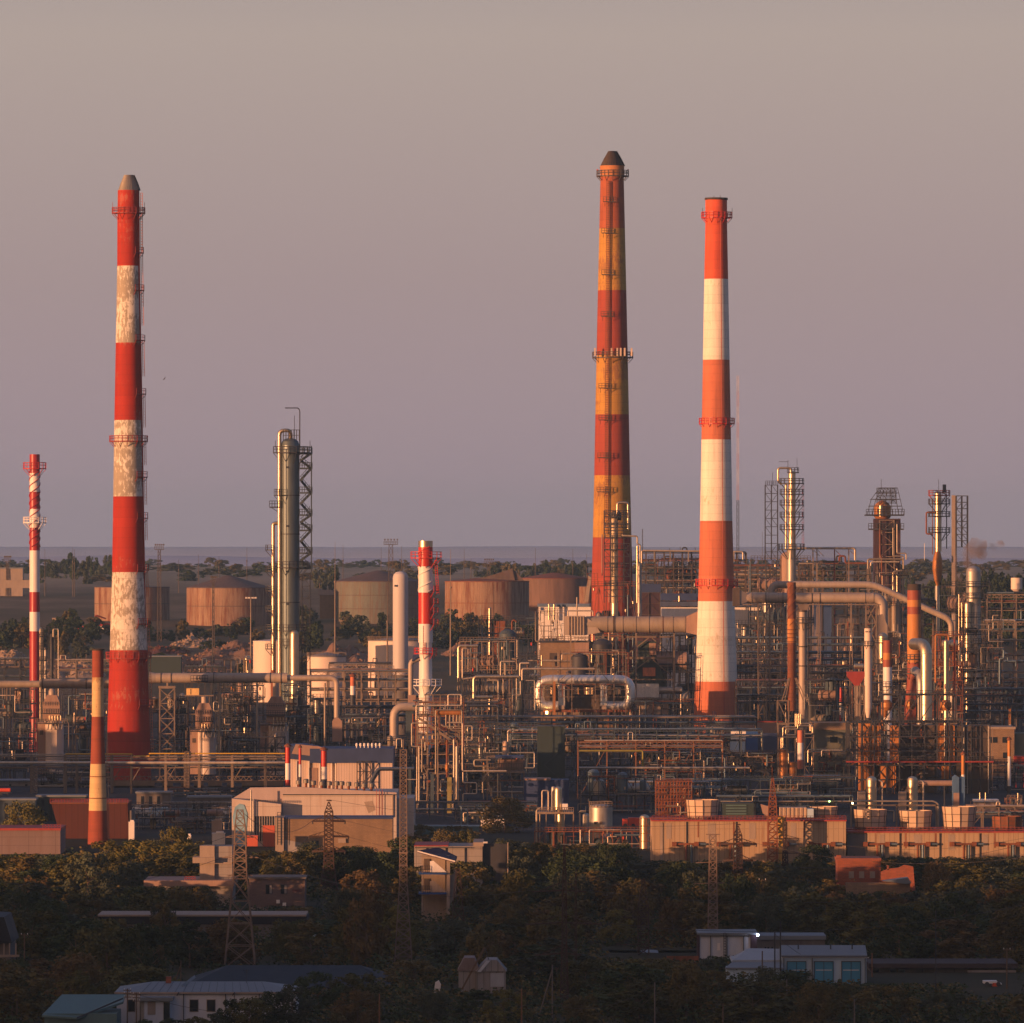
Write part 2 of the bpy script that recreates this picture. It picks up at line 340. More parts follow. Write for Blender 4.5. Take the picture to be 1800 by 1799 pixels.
    def lattice(s, cx, y0, y1, hw0, hw1, n, w=1.4, wd=0.9, dd=0.0, sq=1.0, x=True, grow=0.0):
        """square lattice mast from row y0 (bottom) to y1; half widths in px; panels shrink upwards with grow"""
        hs = [0.0]; q = 1.0
        for i in range(n): hs.append(hs[-1]+q); q *= (1-grow)
        hs = [h/hs[-1] for h in hs]; k = s.k
        def c(i, a, b):
            u = hs[i]; hw = hw0+(hw1-hw0)*u; y = y0+(y1-y0)*u; p = s.P((cx+a*hw, y, dd)); p.y += b*hw*k*sq; return p
        co = [(-1, -1), (1, -1), (1, 1), (-1, 1)]
        for a, b in co: s.barw(c(0, a, b), c(n, a, b), w*k)
        for i in range(n):
            for j in range(4):
                p, q2 = co[j], co[(j+1) % 4]
                s.barw(c(i+1, *p), c(i+1, *q2), wd*k)
                if x or i % 2 == 0: s.barw(c(i, *p), c(i+1, *q2), wd*k)
                if x or i % 2 == 1: s.barw(c(i, *q2), c(i+1, *p), wd*k)
        return s
    def truss(s, x0, x1, y, h, n, w=1.2, dd=0.0, wd=0.9):
        s.bar((x0, y, dd), (x1, y, dd), w).bar((x0, y-h, dd), (x1, y-h, dd), w)
        for i in range(n):
            a = x0+(x1-x0)*i/n; b = x0+(x1-x0)*(i+1)/n; m = (a+b)/2
            s.bar((a, y, dd), (m, y-h, dd), wd).bar((m, y-h, dd), (b, y, dd), wd)
        return s
    def scaf(s, x0, y0, x1, y1, d0, d1, nx, ny, nd=1, w=1.3, br=0.4, rnd=R, wb=None):
        """open steel frame: columns, beams, some braces; y0 top row, y1 bottom row"""
        wb = wb or w*0.8
        X = [x0+(x1-x0)*i/nx for i in range(nx+1)]; Y = [y1+(y0-y1)*i/ny for i in range(ny+1)]; Dp = [d0+(d1-d0)*i/nd for i in range(nd+1)]
        for d in Dp:
            for x in X: s.bar((x, y1, d), (x, y0, d), w)
            for y in Y[1:]: s.bar((x0, y, d), (x1, y, d), wb)
        for x in X:
            for y in Y[1:]: s.bar((x, y, d0), (x, y, d1), wb)
        for i in range(nx):
            for j in range(ny):
                if rnd.random() < br:
                    a, b = ((X[i], Y[j]), (X[i+1], Y[j+1])) if rnd.random() < 0.5 else ((X[i+1], Y[j]), (X[i], Y[j+1]))
                    s.bar((*a, d0), (*b, d0), wb*0.8)
        return s
    def stair(s, x0, y0, x1, y1, dd=0.0, w=2.5):
        s.bar((x0, y0, dd), (x1, y1, dd), w, 3.0)
        s.bar((x0, y0-7, dd-0.6), (x1, y1-7, dd-0.6), 0.9)
        for i in range(1, 4):
            u = i/4; s.bar((x0+(x1-x0)*u, y0+(y1-y0)*u, dd-0.6), (x0+(x1-x0)*u, y0+(y1-y0)*u-7, dd-0.6), 0.8)
        return s
    def gable(s, x0, x1, ye, yr, d0, d1, along='x', ov=1.0):
        """pitched roof: eaves row ye, ridge row yr"""
        A, B = s.P((x0-ov, ye, d0)), s.P((x1+ov, ye, d1)); zr = H+(HY-yr)*s.k; th = 0.18
        if along == 'x':
            m = (A.y+B.y)/2; pr = [(A.y-ov*0.3, A.z), (m, zr), (B.y+ov*0.3, A.z)]
            vs = [Vector((x, y, z+o)) for x in (A.x, B.x) for o in (0, th) for y, z in pr]
        else:
            m = (A.x+B.x)/2; pr = [(A.x, A.z), (m, zr), (B.x, A.z)]
            vs = [Vector((x, y, z+o)) for y in (A.y-ov*0.3, B.y+ov*0.3) for o in (0, th) for x, z in pr]
        s.add(vs, [(3, 4, 10, 9), (4, 5, 11, 10), (0, 6, 7, 1), (1, 7, 8, 2), (0, 1, 4, 3), (1, 2, 5, 4), (6, 9, 10, 7), (7, 10, 11, 8), (0, 3, 9, 6), (2, 8, 11, 5), (0, 2, 8, 6)] if True else [])
        return s
    def poly(s, pts, d0, d1):
        """flat outline of pixel points given a real thickness from depth d0 to d1"""
        n = len(pts); vs = [s.P((x, y, d0)) for x, y in pts]+[s.P((x, y, d1)) for x, y in pts]
        s.add(vs, [tuple(range(n)), tuple(range(2*n-1, n-1, -1))]+[(i, (i+1) % n, (i+1) % n+n, i+n) for i in range(n)]); return s
    def helix(s, cx, y0, y1, r0, r1, turns, w=1.2, hgt=2.5, dd=0.0, ph=0.0):
        n = int(turns*14); c = s.P((cx, 0, dd)); k = s.k; pts = []
        for i in range(n+1):
            u = i/n; a = ph+turns*2*math.pi*u; r = (r0+(r1-r0)*u)*k; pts.append((a, r, H+(HY-(y0+(y1-y0)*u))*k))
        vs = []
        for a, r, z in pts:
            for rr, zz in ((r*0.97, z), (r+w*k, z), (r+w*k, z+hgt*k*0.4), (r*0.97, z+hgt*k*0.4)): vs.append(Vector((c.x+rr*math.cos(a), c.y+rr*math.sin(a), zz)))
        fs = []
        for i in range(n):
            for j in range(4): a = i*4+j; b = i*4+(j+1) % 4; fs.append((a, b, b+4, a+4))
        s.add(vs, fs, True); return s
    def make(s):
        if not s.f: return
        if s.t.root is None:                       # a thing that is one mesh
            org = s.t.org; par = None
        else:
            org = s.t.org; par = s.t.root
        me = bpy.data.meshes.new(s.name); me.from_pydata([tuple(v-org) for v in s.v], [], s.f)
        for m in s.mats: me.materials.append(m)
        me.polygons.foreach_set('material_index', s.fm); me.polygons.foreach_set('use_smooth', s.sm); me.update()
        o = bpy.data.objects.new(s.name, me); COL.objects.link(o); s.obj = o
        if par is not None:
            o.parent = s.parent.obj if s.parent is not None and s.parent.obj is not None else par
            if s.label: o['label'] = s.label
        else:
            o.location = org; s.t.props(o)
THINGS = []
class Thing:
    def __init__(s, name, label, cat, D, px, group=None, kind=None, one=None, z=None):
        s.D = D; s.k = D/F; s.label = label; s.cat = cat; s.group = group; s.kind = kind; s.name = name; s.px = px
        x = (px-900)*s.k; s.org = Vector((x, D, ground_z(x, D) if z is None else z)); s.root = None; s.gy = HY+(H-s.org.z)/s.k
        if one is None:
            s.root = bpy.data.objects.new(name, None); s.root.empty_display_size = 1; COL.objects.link(s.root); s.root.location = s.org; s.props(s.root)
        THINGS.append(s)
    def props(s, o):
        if s.label: o['label'] = s.label
        if s.cat: o['category'] = s.cat
        if s.group: o['group'] = s.group
        if s.kind: o['kind'] = s.kind
    def part(s, name, m, parent=None, label=None): return PB(s, name, m, parent, label)
def one(name, label, cat, D, px, m, group=None, kind=None, z=None):
    """a thing that is a single mesh"""
    t = Thing(name, label, cat, D, px, group, kind, one=True, z=z); return PB(t, name, m)
# ------------------------------------------------------------------ ground, far hills, air
def sheet(name, xs, ys, zf, m, kind='structure', label=None):
    vs = [(x, y, zf(x, y)) for y in ys for x in xs]; nx = len(xs)
    fs = [(j*nx+i, j*nx+i+1, (j+1)*nx+i+1, (j+1)*nx+i) for j in range(len(ys)-1) for i in range(nx-1)]
    me = bpy.data.meshes.new(name); me.from_pydata(vs, [], fs); me.materials.append(m)
    for p in me.polygons: p.use_smooth = True
    o = bpy.data.objects.new(name, me); COL.objects.link(o); o['kind'] = kind
    if label: o['label'] = label
    return o
gm, gt, gp = new_mat('ground_soil_and_grass')
gc = coords(gt); gs = N(gt, 'ShaderNodeSeparateXYZ'); L(gt, gc, gs.inputs[0])
g_a = ramp(gt, noise(gt, gc, 0.03, 6), [(0.35, (0.030, 0.030, 0.016)), (0.6, (0.055, 0.045, 0.025)), (0.8, (0.08, 0.06, 0.035))])
g_b = ramp(gt, noise(gt, gc, 0.05, 6), [(0.3, (0.030, 0.033, 0.04)), (0.7, (0.065, 0.062, 0.065))])
g_c = ramp(gt, noise(gt, coords(gt, (1, 0.35, 1)), 0.02, 7), [(0.3, (0.07, 0.07, 0.03)), (0.5, (0.14, 0.10, 0.055)), (0.72, (0.26, 0.19, 0.12))])
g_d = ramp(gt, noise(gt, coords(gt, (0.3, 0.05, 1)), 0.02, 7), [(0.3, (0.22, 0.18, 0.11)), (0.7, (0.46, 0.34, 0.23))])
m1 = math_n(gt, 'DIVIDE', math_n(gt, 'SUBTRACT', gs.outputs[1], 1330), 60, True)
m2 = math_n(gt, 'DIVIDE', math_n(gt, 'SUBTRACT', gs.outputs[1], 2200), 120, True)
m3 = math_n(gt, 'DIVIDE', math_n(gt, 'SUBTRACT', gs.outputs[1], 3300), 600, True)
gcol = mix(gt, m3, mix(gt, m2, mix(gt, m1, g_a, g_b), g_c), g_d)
L(gt, gcol, gp.inputs['Base Color']); gp.inputs['Roughness'].default_value = 0.95; gp.inputs['Specular IOR Level'].default_value = 0.1
def lin(a, b, n): return [a+(b-a)*i/n for i in range(n)]
xs = lin(-4200, -2600, 6)+lin(-2600, -150, 110)+lin(-150, 400, 30)+lin(400, 4200, 14)+[4200]
ys = lin(-400, 0, 8)+lin(0, 1000, 50)+lin(1000, 3400, 60)+lin(3400, 16000, 40)+[16000]
def gzf(x, y):
    z = ground_z(x, y)
    if y > 2150 and abs(x) < 700:
        from mathutils import noise as mn
        z += 1.3*mn.noise((x/60, y/70, 0))+0.7*mn.noise((x/17, y/25, 3))
    return z
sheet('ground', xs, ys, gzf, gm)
hm = mat('far_hill_haze_tint', (0.46, 0.46, 0.56), 0.95, var=0.1, scale=0.02)  # pale bluish haze put into the hill colour
def far_hill(name, D, x0, x1, top, amp, n, seed, th=400, base=20):
    from mathutils import noise as mn
    X = [x0+(x1-x0)*i/n for i in range(n+1)]
    def zf(x, y):
        u = (y-D)/th; h = top+amp*mn.noise((x/260, seed, 0))+amp*0.4*mn.noise((x/60, seed, 5))
        return base+(h-base)*max(0, 1-u*u)
    sheet(name, X, [D-th, D-th*0.66, D-th*0.33, D, D+th*0.5, D+th], zf, hm)
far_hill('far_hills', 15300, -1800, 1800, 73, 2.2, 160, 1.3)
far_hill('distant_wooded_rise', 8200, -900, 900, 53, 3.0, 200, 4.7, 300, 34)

# a closed box of air
hz = bpy.data.materials.new('haze_air'); hz.use_nodes = True; ht = hz.node_tree; ht.nodes.clear()
pv = N(ht, 'ShaderNodeVolumePrincipled'); pv.inputs['Color'].default_value = (0.42, 0.70, 1.0, 1); pv.inputs['Density'].default_value = 4.4e-5
pv.inputs['Anisotropy'].default_value = 0.1
ho = N(ht, 'ShaderNodeOutputMaterial'); L(ht, pv.outputs[0], ho.inputs['Volume'])
me = bpy.data.meshes.new('haze')
bx0, bx1, by0, by1, bz0, bz1 = -4300, 4300, -500, 16100, -2, 192
vv = [(x, y, z) for x in (bx0, bx1) for y in (by0, by1) for z in (bz0, bz1)]
me.from_pydata(vv, [], [(0, 1, 3, 2), (4, 6, 7, 5), (0, 4, 5, 1), (2, 3, 7, 6), (0, 2, 6, 4), (1, 5, 7, 3)]); me.materials.append(hz)
ho_ = bpy.data.objects.new('haze', me); COL.objects.link(ho_); ho_['kind'] = 'stuff'; ho_['label'] = 'thin evening haze over the whole plant'
# ------------------------------------------------------------------ the four tall chimneys
def shell(t, cx, bands, prof, mats, seg=40, dd=0.0):
    """bands: list of (row_bottom,row_top,material index); prof: radius function of row"""
    p = t.part('shaft', mats)
    for yb, yt, mi in bands:
        n = max(1, int((yb-yt)/45)); rows = [yb+(yt-yb)*i/n for i in range(n+1)]
        p.lathe(cx, [(y, prof(y)) for y in rows], seg, dd, [mi]*n, cap=False)
    return p
def interp(tab):
    def f(y):
        if y <= tab[0][0]: return tab[0][1]
        for (a, ra), (b, rb) in zip(tab, tab[1:]):
            if y <= b: return ra+(rb-ra)*(y-a)/(b-a)
        return tab[-1][1]
    return f
def hood(t, cx, y0, y1, r0, r1, m, seg=30, dd=0.0):
    p = t.part('conical_hood', m)
    c = p.P((cx, 0, dd)); k = t.k
    for j in range(seg):                                 # overlapping tapered steel strips
        a0 = 2*math.pi*j/seg; a1 = 2*math.pi*(j+0.8)/seg
        pts = []
        for (y, r, o) in ((y0, r0, 0.0), (y0-(y0-y1)*0.5, (r0+r1)*0.5+0.6, 0.0), (y1, r1, 0.0)):
            z = H+(HY-y)*k
            for a in (a0, a1): pts.append(Vector((c.x+(r+(0.8 if a == a0 else 0))*k*math.cos(a), c.y+(r+(0.8 if a == a0 else 0))*k*math.sin(a), z)))
        p.add(pts, [(0, 1, 3, 2), (2, 3, 5, 4)])
    p.lathe(cx, [(y0, r0-1), (y1, r1-1)], seg, dd)
    return p

# A: red and white, behind the brick chimney
t = Thing('tall_chimney', 'tall red and flaking white striped concrete chimney with a pointed grey hood', 'chimney', 1680, 226)
pr = interp([(335, 19), (340, 19.5), (468, 20), (604, 22.5), (739, 25), (873, 27), (1006, 29), (1143, 33), (1250, 36.5), (1380, 40.5)])
A_sh = shell(t, 226, [(t.gy, 1143, 0), (1143, 1006, 1), (1006, 873, 0), (873, 739, 2), (739, 603, 0), (603, 468, 2), (468, 335, 0)], pr, [RED1, WHT1b, WHT1])
hood(t, 227.5, 335, 308, 19, 8.5, mat('grey_hood_strips', (0.34, 0.29, 0.23), 0.5, 0.4, 0.3))
for y, ro, h in ((376, 29, 9), (777, 33.5, 9), (1158, 40, 10)):
    t.part('gallery', RAILRED).ringdeck(226, y, pr(y), ro, h, 0.9, 24)
for y in (446, 512, 600, 694, 840, 912, 1003, 1098, 1240): t.part('landing', RAILRED).ringdeck(226, y, pr(y), pr(y)+6.5, 9, 0.85, 26, a0=-1.05, a1=0.15)
for a, b in ((340, 440), (376, 484), (446, 540), (512, 573), (600, 662), (694, 752), (777, 818), (840, 888), (912, 950), (1003, 1050), (1098, 1180), (1180, 1330)):
    lad = t.part('ladder', mat('ladder_orange_red', (0.42, 0.13, 0.07), 0.6))
    for o in (2.0, 5.2): lad.bar((226+pr(a)+o, a, -1), (226+pr(b)+o, b, -1), 0.9)
    n = int((b-a)/5)
    for i in range(n): y = a+5*i; lad.bar((226+pr(y)+2, y, -1), (226+pr(y)+5.2, y, -1), 0.7)
sh = t.part('cable_duct', RED1); sh.bar((226+17, 380, -1.2), (226+33, 1330, -1.2), 3.5, 2)
for dx in (-28, 28): t.part('lightning_rod', RAILRED).bar((226+dx, 376), (226+dx, 356), 0.7)

# B: ochre and dull red
t = Thing('tall_chimney', 'tall ochre yellow and dull red striped concrete chimney with a sooty pointed hood', 'chimney', 2150, 1077)
pr = interp([(292, 21.5), (312, 20.5), (402, 22.5), (511, 25), (625, 27.5), (729, 29.5), (836, 31.5), (945, 34), (1060, 37), (1290, 44)])
shell(t, 1076, [(t.gy, 945, 0), (945, 836, 1), (836, 729, 0), (729, 625, 1), (625, 511, 0), (511, 402, 1), (402, 312, 2), (312, 292, 3)], pr, [RED3, YEL3, REDTOP, mat('faded_orange_cap', (0.45, 0.17, 0.05), 0.7)])
hood(t, 1077, 292, 266, 21, 7, STACKDRK)
t.part('gallery', SOOT).ringdeck(1077, 311, 21, 28, 9, 1.0, 24)
g = t.part('gallery', SOOT).ringdeck(1077, 630, 27.5, 35.5, 9, 1.0, 24)
for dx in (-33, -4, 6, 12, 19, 31): t.part('antenna', mat('antenna_casing', (0.55, 0.42, 0.33), 0.5), g).box(1077+dx, 627, 1077+dx+3, 613, -6.2, -5.7)
for y, x0 in ((357, 1060), (412, 1057), (485, 1057), (558, 1056), (684, 1052), (740, 1052), (806, 1050), (866, 1049)):
    pl = t.part('landing', SOOT); dd = -pr(y)*t.k-0.4
    pl.box(x0, y, x0+22, y-1.5, dd-1.2, dd); pl.rail(x0, x0+22, y-1, 8, dd-1.2, 0.8, 5.5)
    for x in (x0+3, x0+19): pl.bar((x, y, dd-1.2), (x, y+7, dd), 0.8)
lad = t.part('ladder_cage', RUST)
for a in range(320, 940, 4):
    x = 1069-(a-320)*0.006; dd = -pr(a)*t.k-0.5
    lad.bar((x-2.5, a, dd), (x+2.5, a, dd), 0.9)
for o in (-2.7, 0, 2.7): lad.bar((1069+o, 320, -pr(320)*t.k-0.6), (1065+o, 940, -pr(940)*t.k-0.6), 0.9)
for dx in (-27, 27): t.part('warning_lamp', GLRED).box(1077+dx-1.2, 301, 1077+dx+1.2, 298, -0.4, 0.4)

# C: bright red and clean white
t = Thing('tall_chimney', 'tall clean red and white striped chimney with a flat open top', 'chimney', 1950, 1261)
pr = interp([(350, 19), (380, 18.8), (491, 21), (633, 23.5), (773, 26), (916, 28.5), (1057, 32), (1130, 34.5), (1198, 37), (1320, 42)])
shell(t, 1259, [(t.gy, 1198, 2), (1198, 1057, 1), (1057, 916, 2), (916, 773, 1), (773, 633, 2), (633, 491, 1), (491, 350, 0)], pr, [RED2, WHT2, RED2b])
t.part('rim', STACKDRK).ringdeck(1259, 352, 16, 20, 0.5, 0.6, 26, brack=False, th=3)
for y, ro, h in ((384, 27, 9), (746, 31, 9), (1030, 37, 10)):
    t.part('gallery', GLRED).ringdeck(1260, y, pr(y), ro, h, 0.9, 24)
for dx, y in ((-6, 344), (5, 343), (-26, 366), (26, 366)): t.part('lightning_rod', STACKDRK).bar((1261+dx, y+18), (1261+dx, y), 0.7)
t.part('cable_run', mat('faded_red_conduit', (0.4, 0.07, 0.04), 0.6)).tube([(1266, 384, -3.2), (1272, 1300, -6.8)], 0.7, 5)

# D: squat brick one in front
t = Thing('brick_chimney', 'slender brick chimney banded dull red and cream in front of the tallest red one', 'chimney', 1320, 172)
pr = interp([(1142, 10), (1191, 10.2), (1260, 10.6), (1343, 13), (1425, 16), (1484, 18)])
shell(t, 172, [(t.gy, 1425, 0), (1425, 1343, 1), (1343, 1260, 0), (1260, 1191, 1), (1191, 1142, 0)], pr, [BRK4, CRM4], 28)
t.part('rim', STACKDRK).ringdeck(172.5, 1144, 7, 10.8, 0.4, 0.5, 24, brack=False, th=2.5)
for y in (1300, 1366, 1404): t.part('hoop', RUST).ringdeck(172, y, pr(y)-1, pr(y)+0.5, 0.3, 0.4, 24, brack=False, th=1)
lad = t.part('ladder', STEELD)
for o in (1.5, 3.8): lad.bar((172+10+o, 1150, -0.5), (172+17+o, 1475, -0.5), 0.7)
for i in range(60): y = 1152+i*5.4; lad.bar((182+1.5+(y-1150)*0.0215, y, -0.5), (182+3.8+(y-1150)*0.0215, y, -0.5), 0.6)

# small striped stacks with spiral fins
def fin_stack(name, label, D, cx, r, base, bands, mats, top, helix=None, **kw):
    t = Thing(name, label, 'stack', D, cx, **kw)
    s = t.part('shaft', mats); b0 = t.gy
    for yb, yt, mi in bands: s.lathe(cx, [(min(yb, t.gy), r), (yt, r)], 18, 0, [mi], cap=False)
    if helix:
        for h in helix:
            m_, y0, y1, tr, ph = h; t.part('spiral_fin', m_).helix(cx, y0, y1, r, r, tr, 1.3, 3.5, ph=ph)
    return t
t = fin_stack('finned_stack', 'slim red and white striped stack with a spiral fin beside the pale waste heap', 1940, 61, 9, 0,
    [(1330, 1110, 0), (1110, 1076, 1), (1076, 1041, 0), (1041, 968, 1), (968, 928, 0), (928, 895, 1), (895, 865, 0), (865, 832, 1), (832, 799, 0)], [GLDRED, GLWHT], 799,
    [(GLDRED, 962, 830, 3.2, 0), (GLDRED, 962, 830, 3.2, 2.1), (GLDRED, 962, 830, 3.2, 4.2)])
t.part('gallery', GLRED).ringdeck(61, 825, 9, 20, 10, 0.8, 16)
t.part('gallery', GLWHT).ringdeck(61, 920, 10, 20, 9, 0.8, 16)
t = fin_stack('finned_stack', 'stout red and white stack with a spiral fin and red railings beside the pale column', 1700, 748, 12.6, 0,
    [(1130, 1097, 1), (1097, 1042, 0), (1042, 996, 1), (996, 962, 0), (962, 951, 2)], [GLRED, GLWHT, SILVER], 951,
    [(GLRED, 992, 962, 0.8, 0.3), (GLWHT, 1042, 996, 1.2, 2.5), (GLWHT, 1042, 996, 1.2, 5.0)])
t.part('lower_shaft', GLWHT).lathe(748, [(1330, 13), (1205, 11.8), (1140, 11), (1097, 11.8)], 18)
t.part('gallery', GLRED).ringdeck(749, 982, 12, 27, 10, 1.0, 16)
t.part('gallery', GLRED).ringdeck(748, 1150, 12, 20, 9, 1.0, 14)
t.part('gallery', GLWHT).ringdeck(749, 1206, 12, 27, 10, 1.0, 14)
for y in (1040, 1062, 1078, 1098): t.part('landing', GLRED).ringdeck(749, y, 12.5, 22, 8, 1.0, 14, a0=-0.9, a1=0.7)
l = t.part('ladder', GLRED)
for o in (0, 4): l.bar((764+o, 985, -1), (768+o, 1045, -1), 0.9)
for i in range(14): l.bar((764+i*0.3, 986+i*4.3, -1), (768+i*0.3, 986+i*4.3, -1), 0.8)
l = t.part('ladder', GLDRED)
for o in (0, 4): l.bar((744+o, 1100, -1.7), (744+o, 1150, -1.7), 0.7)
for i in range(12): l.bar((744, 1102+i*4, -1.7), (748, 1102+i*4, -1.7), 0.7)
# ------------------------------------------------------------------ trees: prototypes and planting
from mathutils import noise as mn
def leafmesh(name, seed, rx, rz, nclump, nleaf, ls, low=0.15, shape=1.0):
    r = random.Random(seed); vs = []; fs = []
    cl = []
    for i in range(nclump):
        a = r.random()*6.283; u = r.random()**0.45; zz = low+(1-low)*r.random()**0.8
        prof = math.sqrt(max(0.05, 1-((zz-0.42)/0.62)**2))**shape
        cl.append((math.cos(a)*u*rx*prof, math.sin(a)*u*rx*prof, zz*rz, (0.16+0.16*r.random())*rx*(1.25-0.4*zz)))
    for i in range(int(nclump*0.16)):      # a few sprigs that break the outline
        a = r.random()*6.283; zz = 0.45+0.62*r.random(); cl.append((math.cos(a)*rx*0.8*(1.25-zz), math.sin(a)*rx*0.8*(1.25-zz), zz*rz, 0.11*rx))
    for cx, cy, cz, cr in cl:
        n = int(nleaf*(cr/(0.24*rx))**2)
        for j in range(n):
            d = Vector((r.gauss(0, 1), r.gauss(0, 1), r.gauss(0, 1))).normalized(); q = cr*(0.55+0.5*r.random())
            p = Vector((cx, cy, cz))+Vector((d.x*q, d.y*q, d.z*q*0.85))
            nrm = (d+Vector((r.gauss(0, .6), r.gauss(0, .6), r.gauss(0, .6)))).normalized()
            t1 = nrm.cross(Vector((0.3, 0.1, 1))).normalized(); t2 = nrm.cross(t1); s = ls*(0.6+0.8*r.random())
            b = len(vs); vs += [tuple(p-t1*s), tuple(p-t2*s*0.6), tuple(p+t1*s), tuple(p+t2*s*0.6)]; fs.append((b, b+1, b+2, b+3))
    me = bpy.data.meshes.new(name); me.from_pydata(vs, [], fs); return me
def trunkmesh(name, seed, h, r0):
    r = random.Random(seed); vs = []; fs = []
    def limb(a, b, ra, rb, n=6):
        d = (b-a).normalized(); u = d.cross(Vector((0.2, 1, 0.1))).normalized(); w = d.cross(u); o = len(vs)
        for p, q in ((a, ra), (b, rb)):
            for j in range(n): vs.append(tuple(p+q*(math.cos(6.283*j/n)*u+math.sin(6.283*j/n)*w)))
        for j in range(n): fs.append((o+j, o+(j+1) % n, o+(j+1) % n+n, o+j+n))
    p0 = Vector((0, 0, -0.3)); p1 = Vector((r.uniform(-.2, .2), r.uniform(-.2, .2), h*0.4)); p2 = Vector((r.uniform(-.4, .4), r.uniform(-.4, .4), h*0.85))
    limb(p0, p1, r0, r0*0.7); limb(p1, p2, r0*0.7, r0*0.2)
    for i in range(6):
        a = r.random()*6.283; u = 0.3+0.5*r.random(); s = p1.lerp(p2, r.random()*0.7); limb(s, s+Vector((math.cos(a)*h*0.28, math.sin(a)*h*0.28, h*0.22)), r0*0.4, r0*0.1, 5)
    me = bpy.data.meshes.new(name); me.from_pydata(vs, [], fs); me.materials.append(WOOD); return me
def leaf_mat(name, c, v=0.35):
    m, t, p = new_mat(name); oi = N(t, 'ShaderNodeObjectInfo')
    n1 = noise(t, coords(t), 0.55, 3); n2 = noise(t, coords(t), 4.0, 2)
    col = ramp(t, math_n(t, 'ADD', math_n(t, 'MULTIPLY', n1, 0.6), math_n(t, 'MULTIPLY', n2, 0.4)), [(0.3, shade(c, 1-v)), (0.7, shade(c, 1+v))])
    hs = N(t, 'ShaderNodeHueSaturation'); L(t, col, hs.inputs['Color']); L(t, math_n(t, 'ADD', math_n(t, 'MULTIPLY', oi.outputs['Random'], 0.5), 0.75), hs.inputs['Value'])
    L(t, hs.outputs[0], p.inputs['Base Color']); p.inputs['Roughness'].default_value = 0.75; p.inputs['Specular IOR Level'].default_value = 0.15
    return m
LEAF = [('dark green', leaf_mat('leaf_dark_green', (0.036, 0.054, 0.022))), ('olive green', leaf_mat('leaf_olive', (0.078, 0.076, 0.024))),
        ('brownish olive', leaf_mat('leaf_brown_olive', (0.105, 0.084, 0.030))), ('yellowing green', leaf_mat('leaf_yellowing', (0.120, 0.108, 0.028))),
        ('rusty brown', leaf_mat('leaf_rusty', (0.115, 0.076, 0.030))), ('grey green', leaf_mat('leaf_grey_green', (0.060, 0.072, 0.045)))]
CROWNS = [leafmesh('crown', 11+i, rx, rz, nc, nl, 0.21, lo, sh) for i, (rx, rz, nc, nl, lo, sh) in enumerate([
    (1.0*4, 7.2, 42, 105, 0.06, 1.0), (1.0*3.4, 8.0, 40, 105, 0.05, 1.2), (4.6, 6.4, 50, 100, 0.05, 0.8), (3.0, 8.8, 38, 100, 0.04, 1.3), (4.2, 7.0, 34, 110, 0.1, 0.9), (3.7, 6.2, 44, 95, 0.03, 1.0), (4.9, 7.4, 56, 90, 0.05, 0.9)])]
for c in CROWNS: c.materials.append(LEAF[0][1])
TRUNKS = [trunkmesh('trunk', 40+i, 7.0, 0.2) for i in range(3)]
CROWNF = [leafmesh('crown', 70+i, 4.2, 6.5, 26, 46, 0.42, 0.05, 1.0) for i in range(4)]
for c in CROWNF: c.materials.append(LEAF[0][1])
NT = [0]
def plant(x, y, h, w, tint, label, group, far=False, name='tree', cat='tree', rnd=R, z=None):
    """one tree at world x, y with its height and crown width in metres"""
    root = bpy.data.objects.new(name, None); COL.objects.link(root); z = (gzf(x, y) if y > 2150 else ground_z(x, y)) if z is None else z
    root.location = (x, y, z-0.1); root['label'] = label; root['category'] = cat
    if group: root['group'] = group
    me = rnd.choice(CROWNF if far else CROWNS); bb = max(v.co.z for v in me.vertices); bw = max(abs(v.co.x) for v in me.vertices)
    c = bpy.data.objects.new('crown', me); COL.objects.link(c); c.parent = root; c.rotation_euler.z = rnd.random()*6.28
    s = h/bb; c.scale = (w*0.5/bw, w*0.5/bw, s); c.material_slots[0].link = 'OBJECT'; c.material_slots[0].material = LEAF[tint][1]
    t = bpy.data.objects.new('trunk', rnd.choice(TRUNKS)); COL.objects.link(t); t.parent = root; t.scale = (h/8.5, h/8.5, h/8.5)
    NT[0] += 1; return root
def plantp(px, D, h, w, tint, label, group, far=False, **kw): return plant((px-900)*D/F, D, h, w, tint, label, group, far, **kw)

# ------------------------------------------------------------------ far background
def tank(label, D, cx, r, ytop, roof, m, rm, group=None, z=None, seams=0, rail=False, name='storage_tank'):
    t = Thing(name, label, 'storage tank', D, cx, group, z=z)
    s = t.part('wall', m); s.lathe(cx, [(t.gy+2, r), (ytop, r)], 48, 0)
    rf = t.part('roof', rm); rf.lathe(cx, [(ytop, r+0.7), (ytop-1.2, r+0.5), (ytop-roof, r*0.06)], 48, 0)
    if rail: t.part('railing', STEEL).ringdeck(cx, ytop-1, r-1, r+0.5, 5, 0.6, 40, brack=False)
    for i in range(seams): t.part('stiffening_ring', rm).ringdeck(cx, ytop+(t.gy-ytop)*(i+1)/(seams+1), r-0.5, r+0.5, 0.1, 0.3, 40, brack=False, th=0.8)
    return t
tank('rust streaked tan oil tank partly hidden by the tallest red chimney', 2900, 232, 66, 1033, 3, TANKR, TANKROOF, seams=1)
tank('rust streaked oil tank with a dark domed roof above the rubble heaps', 2860, 402, 74, 1034, 22, TANKR, TANKROOF, seams=1)
tank('big grey green oil tank with rusty seams between the column and the pale cylinder', 2880, 665, 76, 1023, 20, TANKG, TANKROOF, seams=2)
t = tank('large rusty oil tank with a collapsed dark roof', 2860, 856, 74, 1023, 8, TANKR, RUST, seams=1)
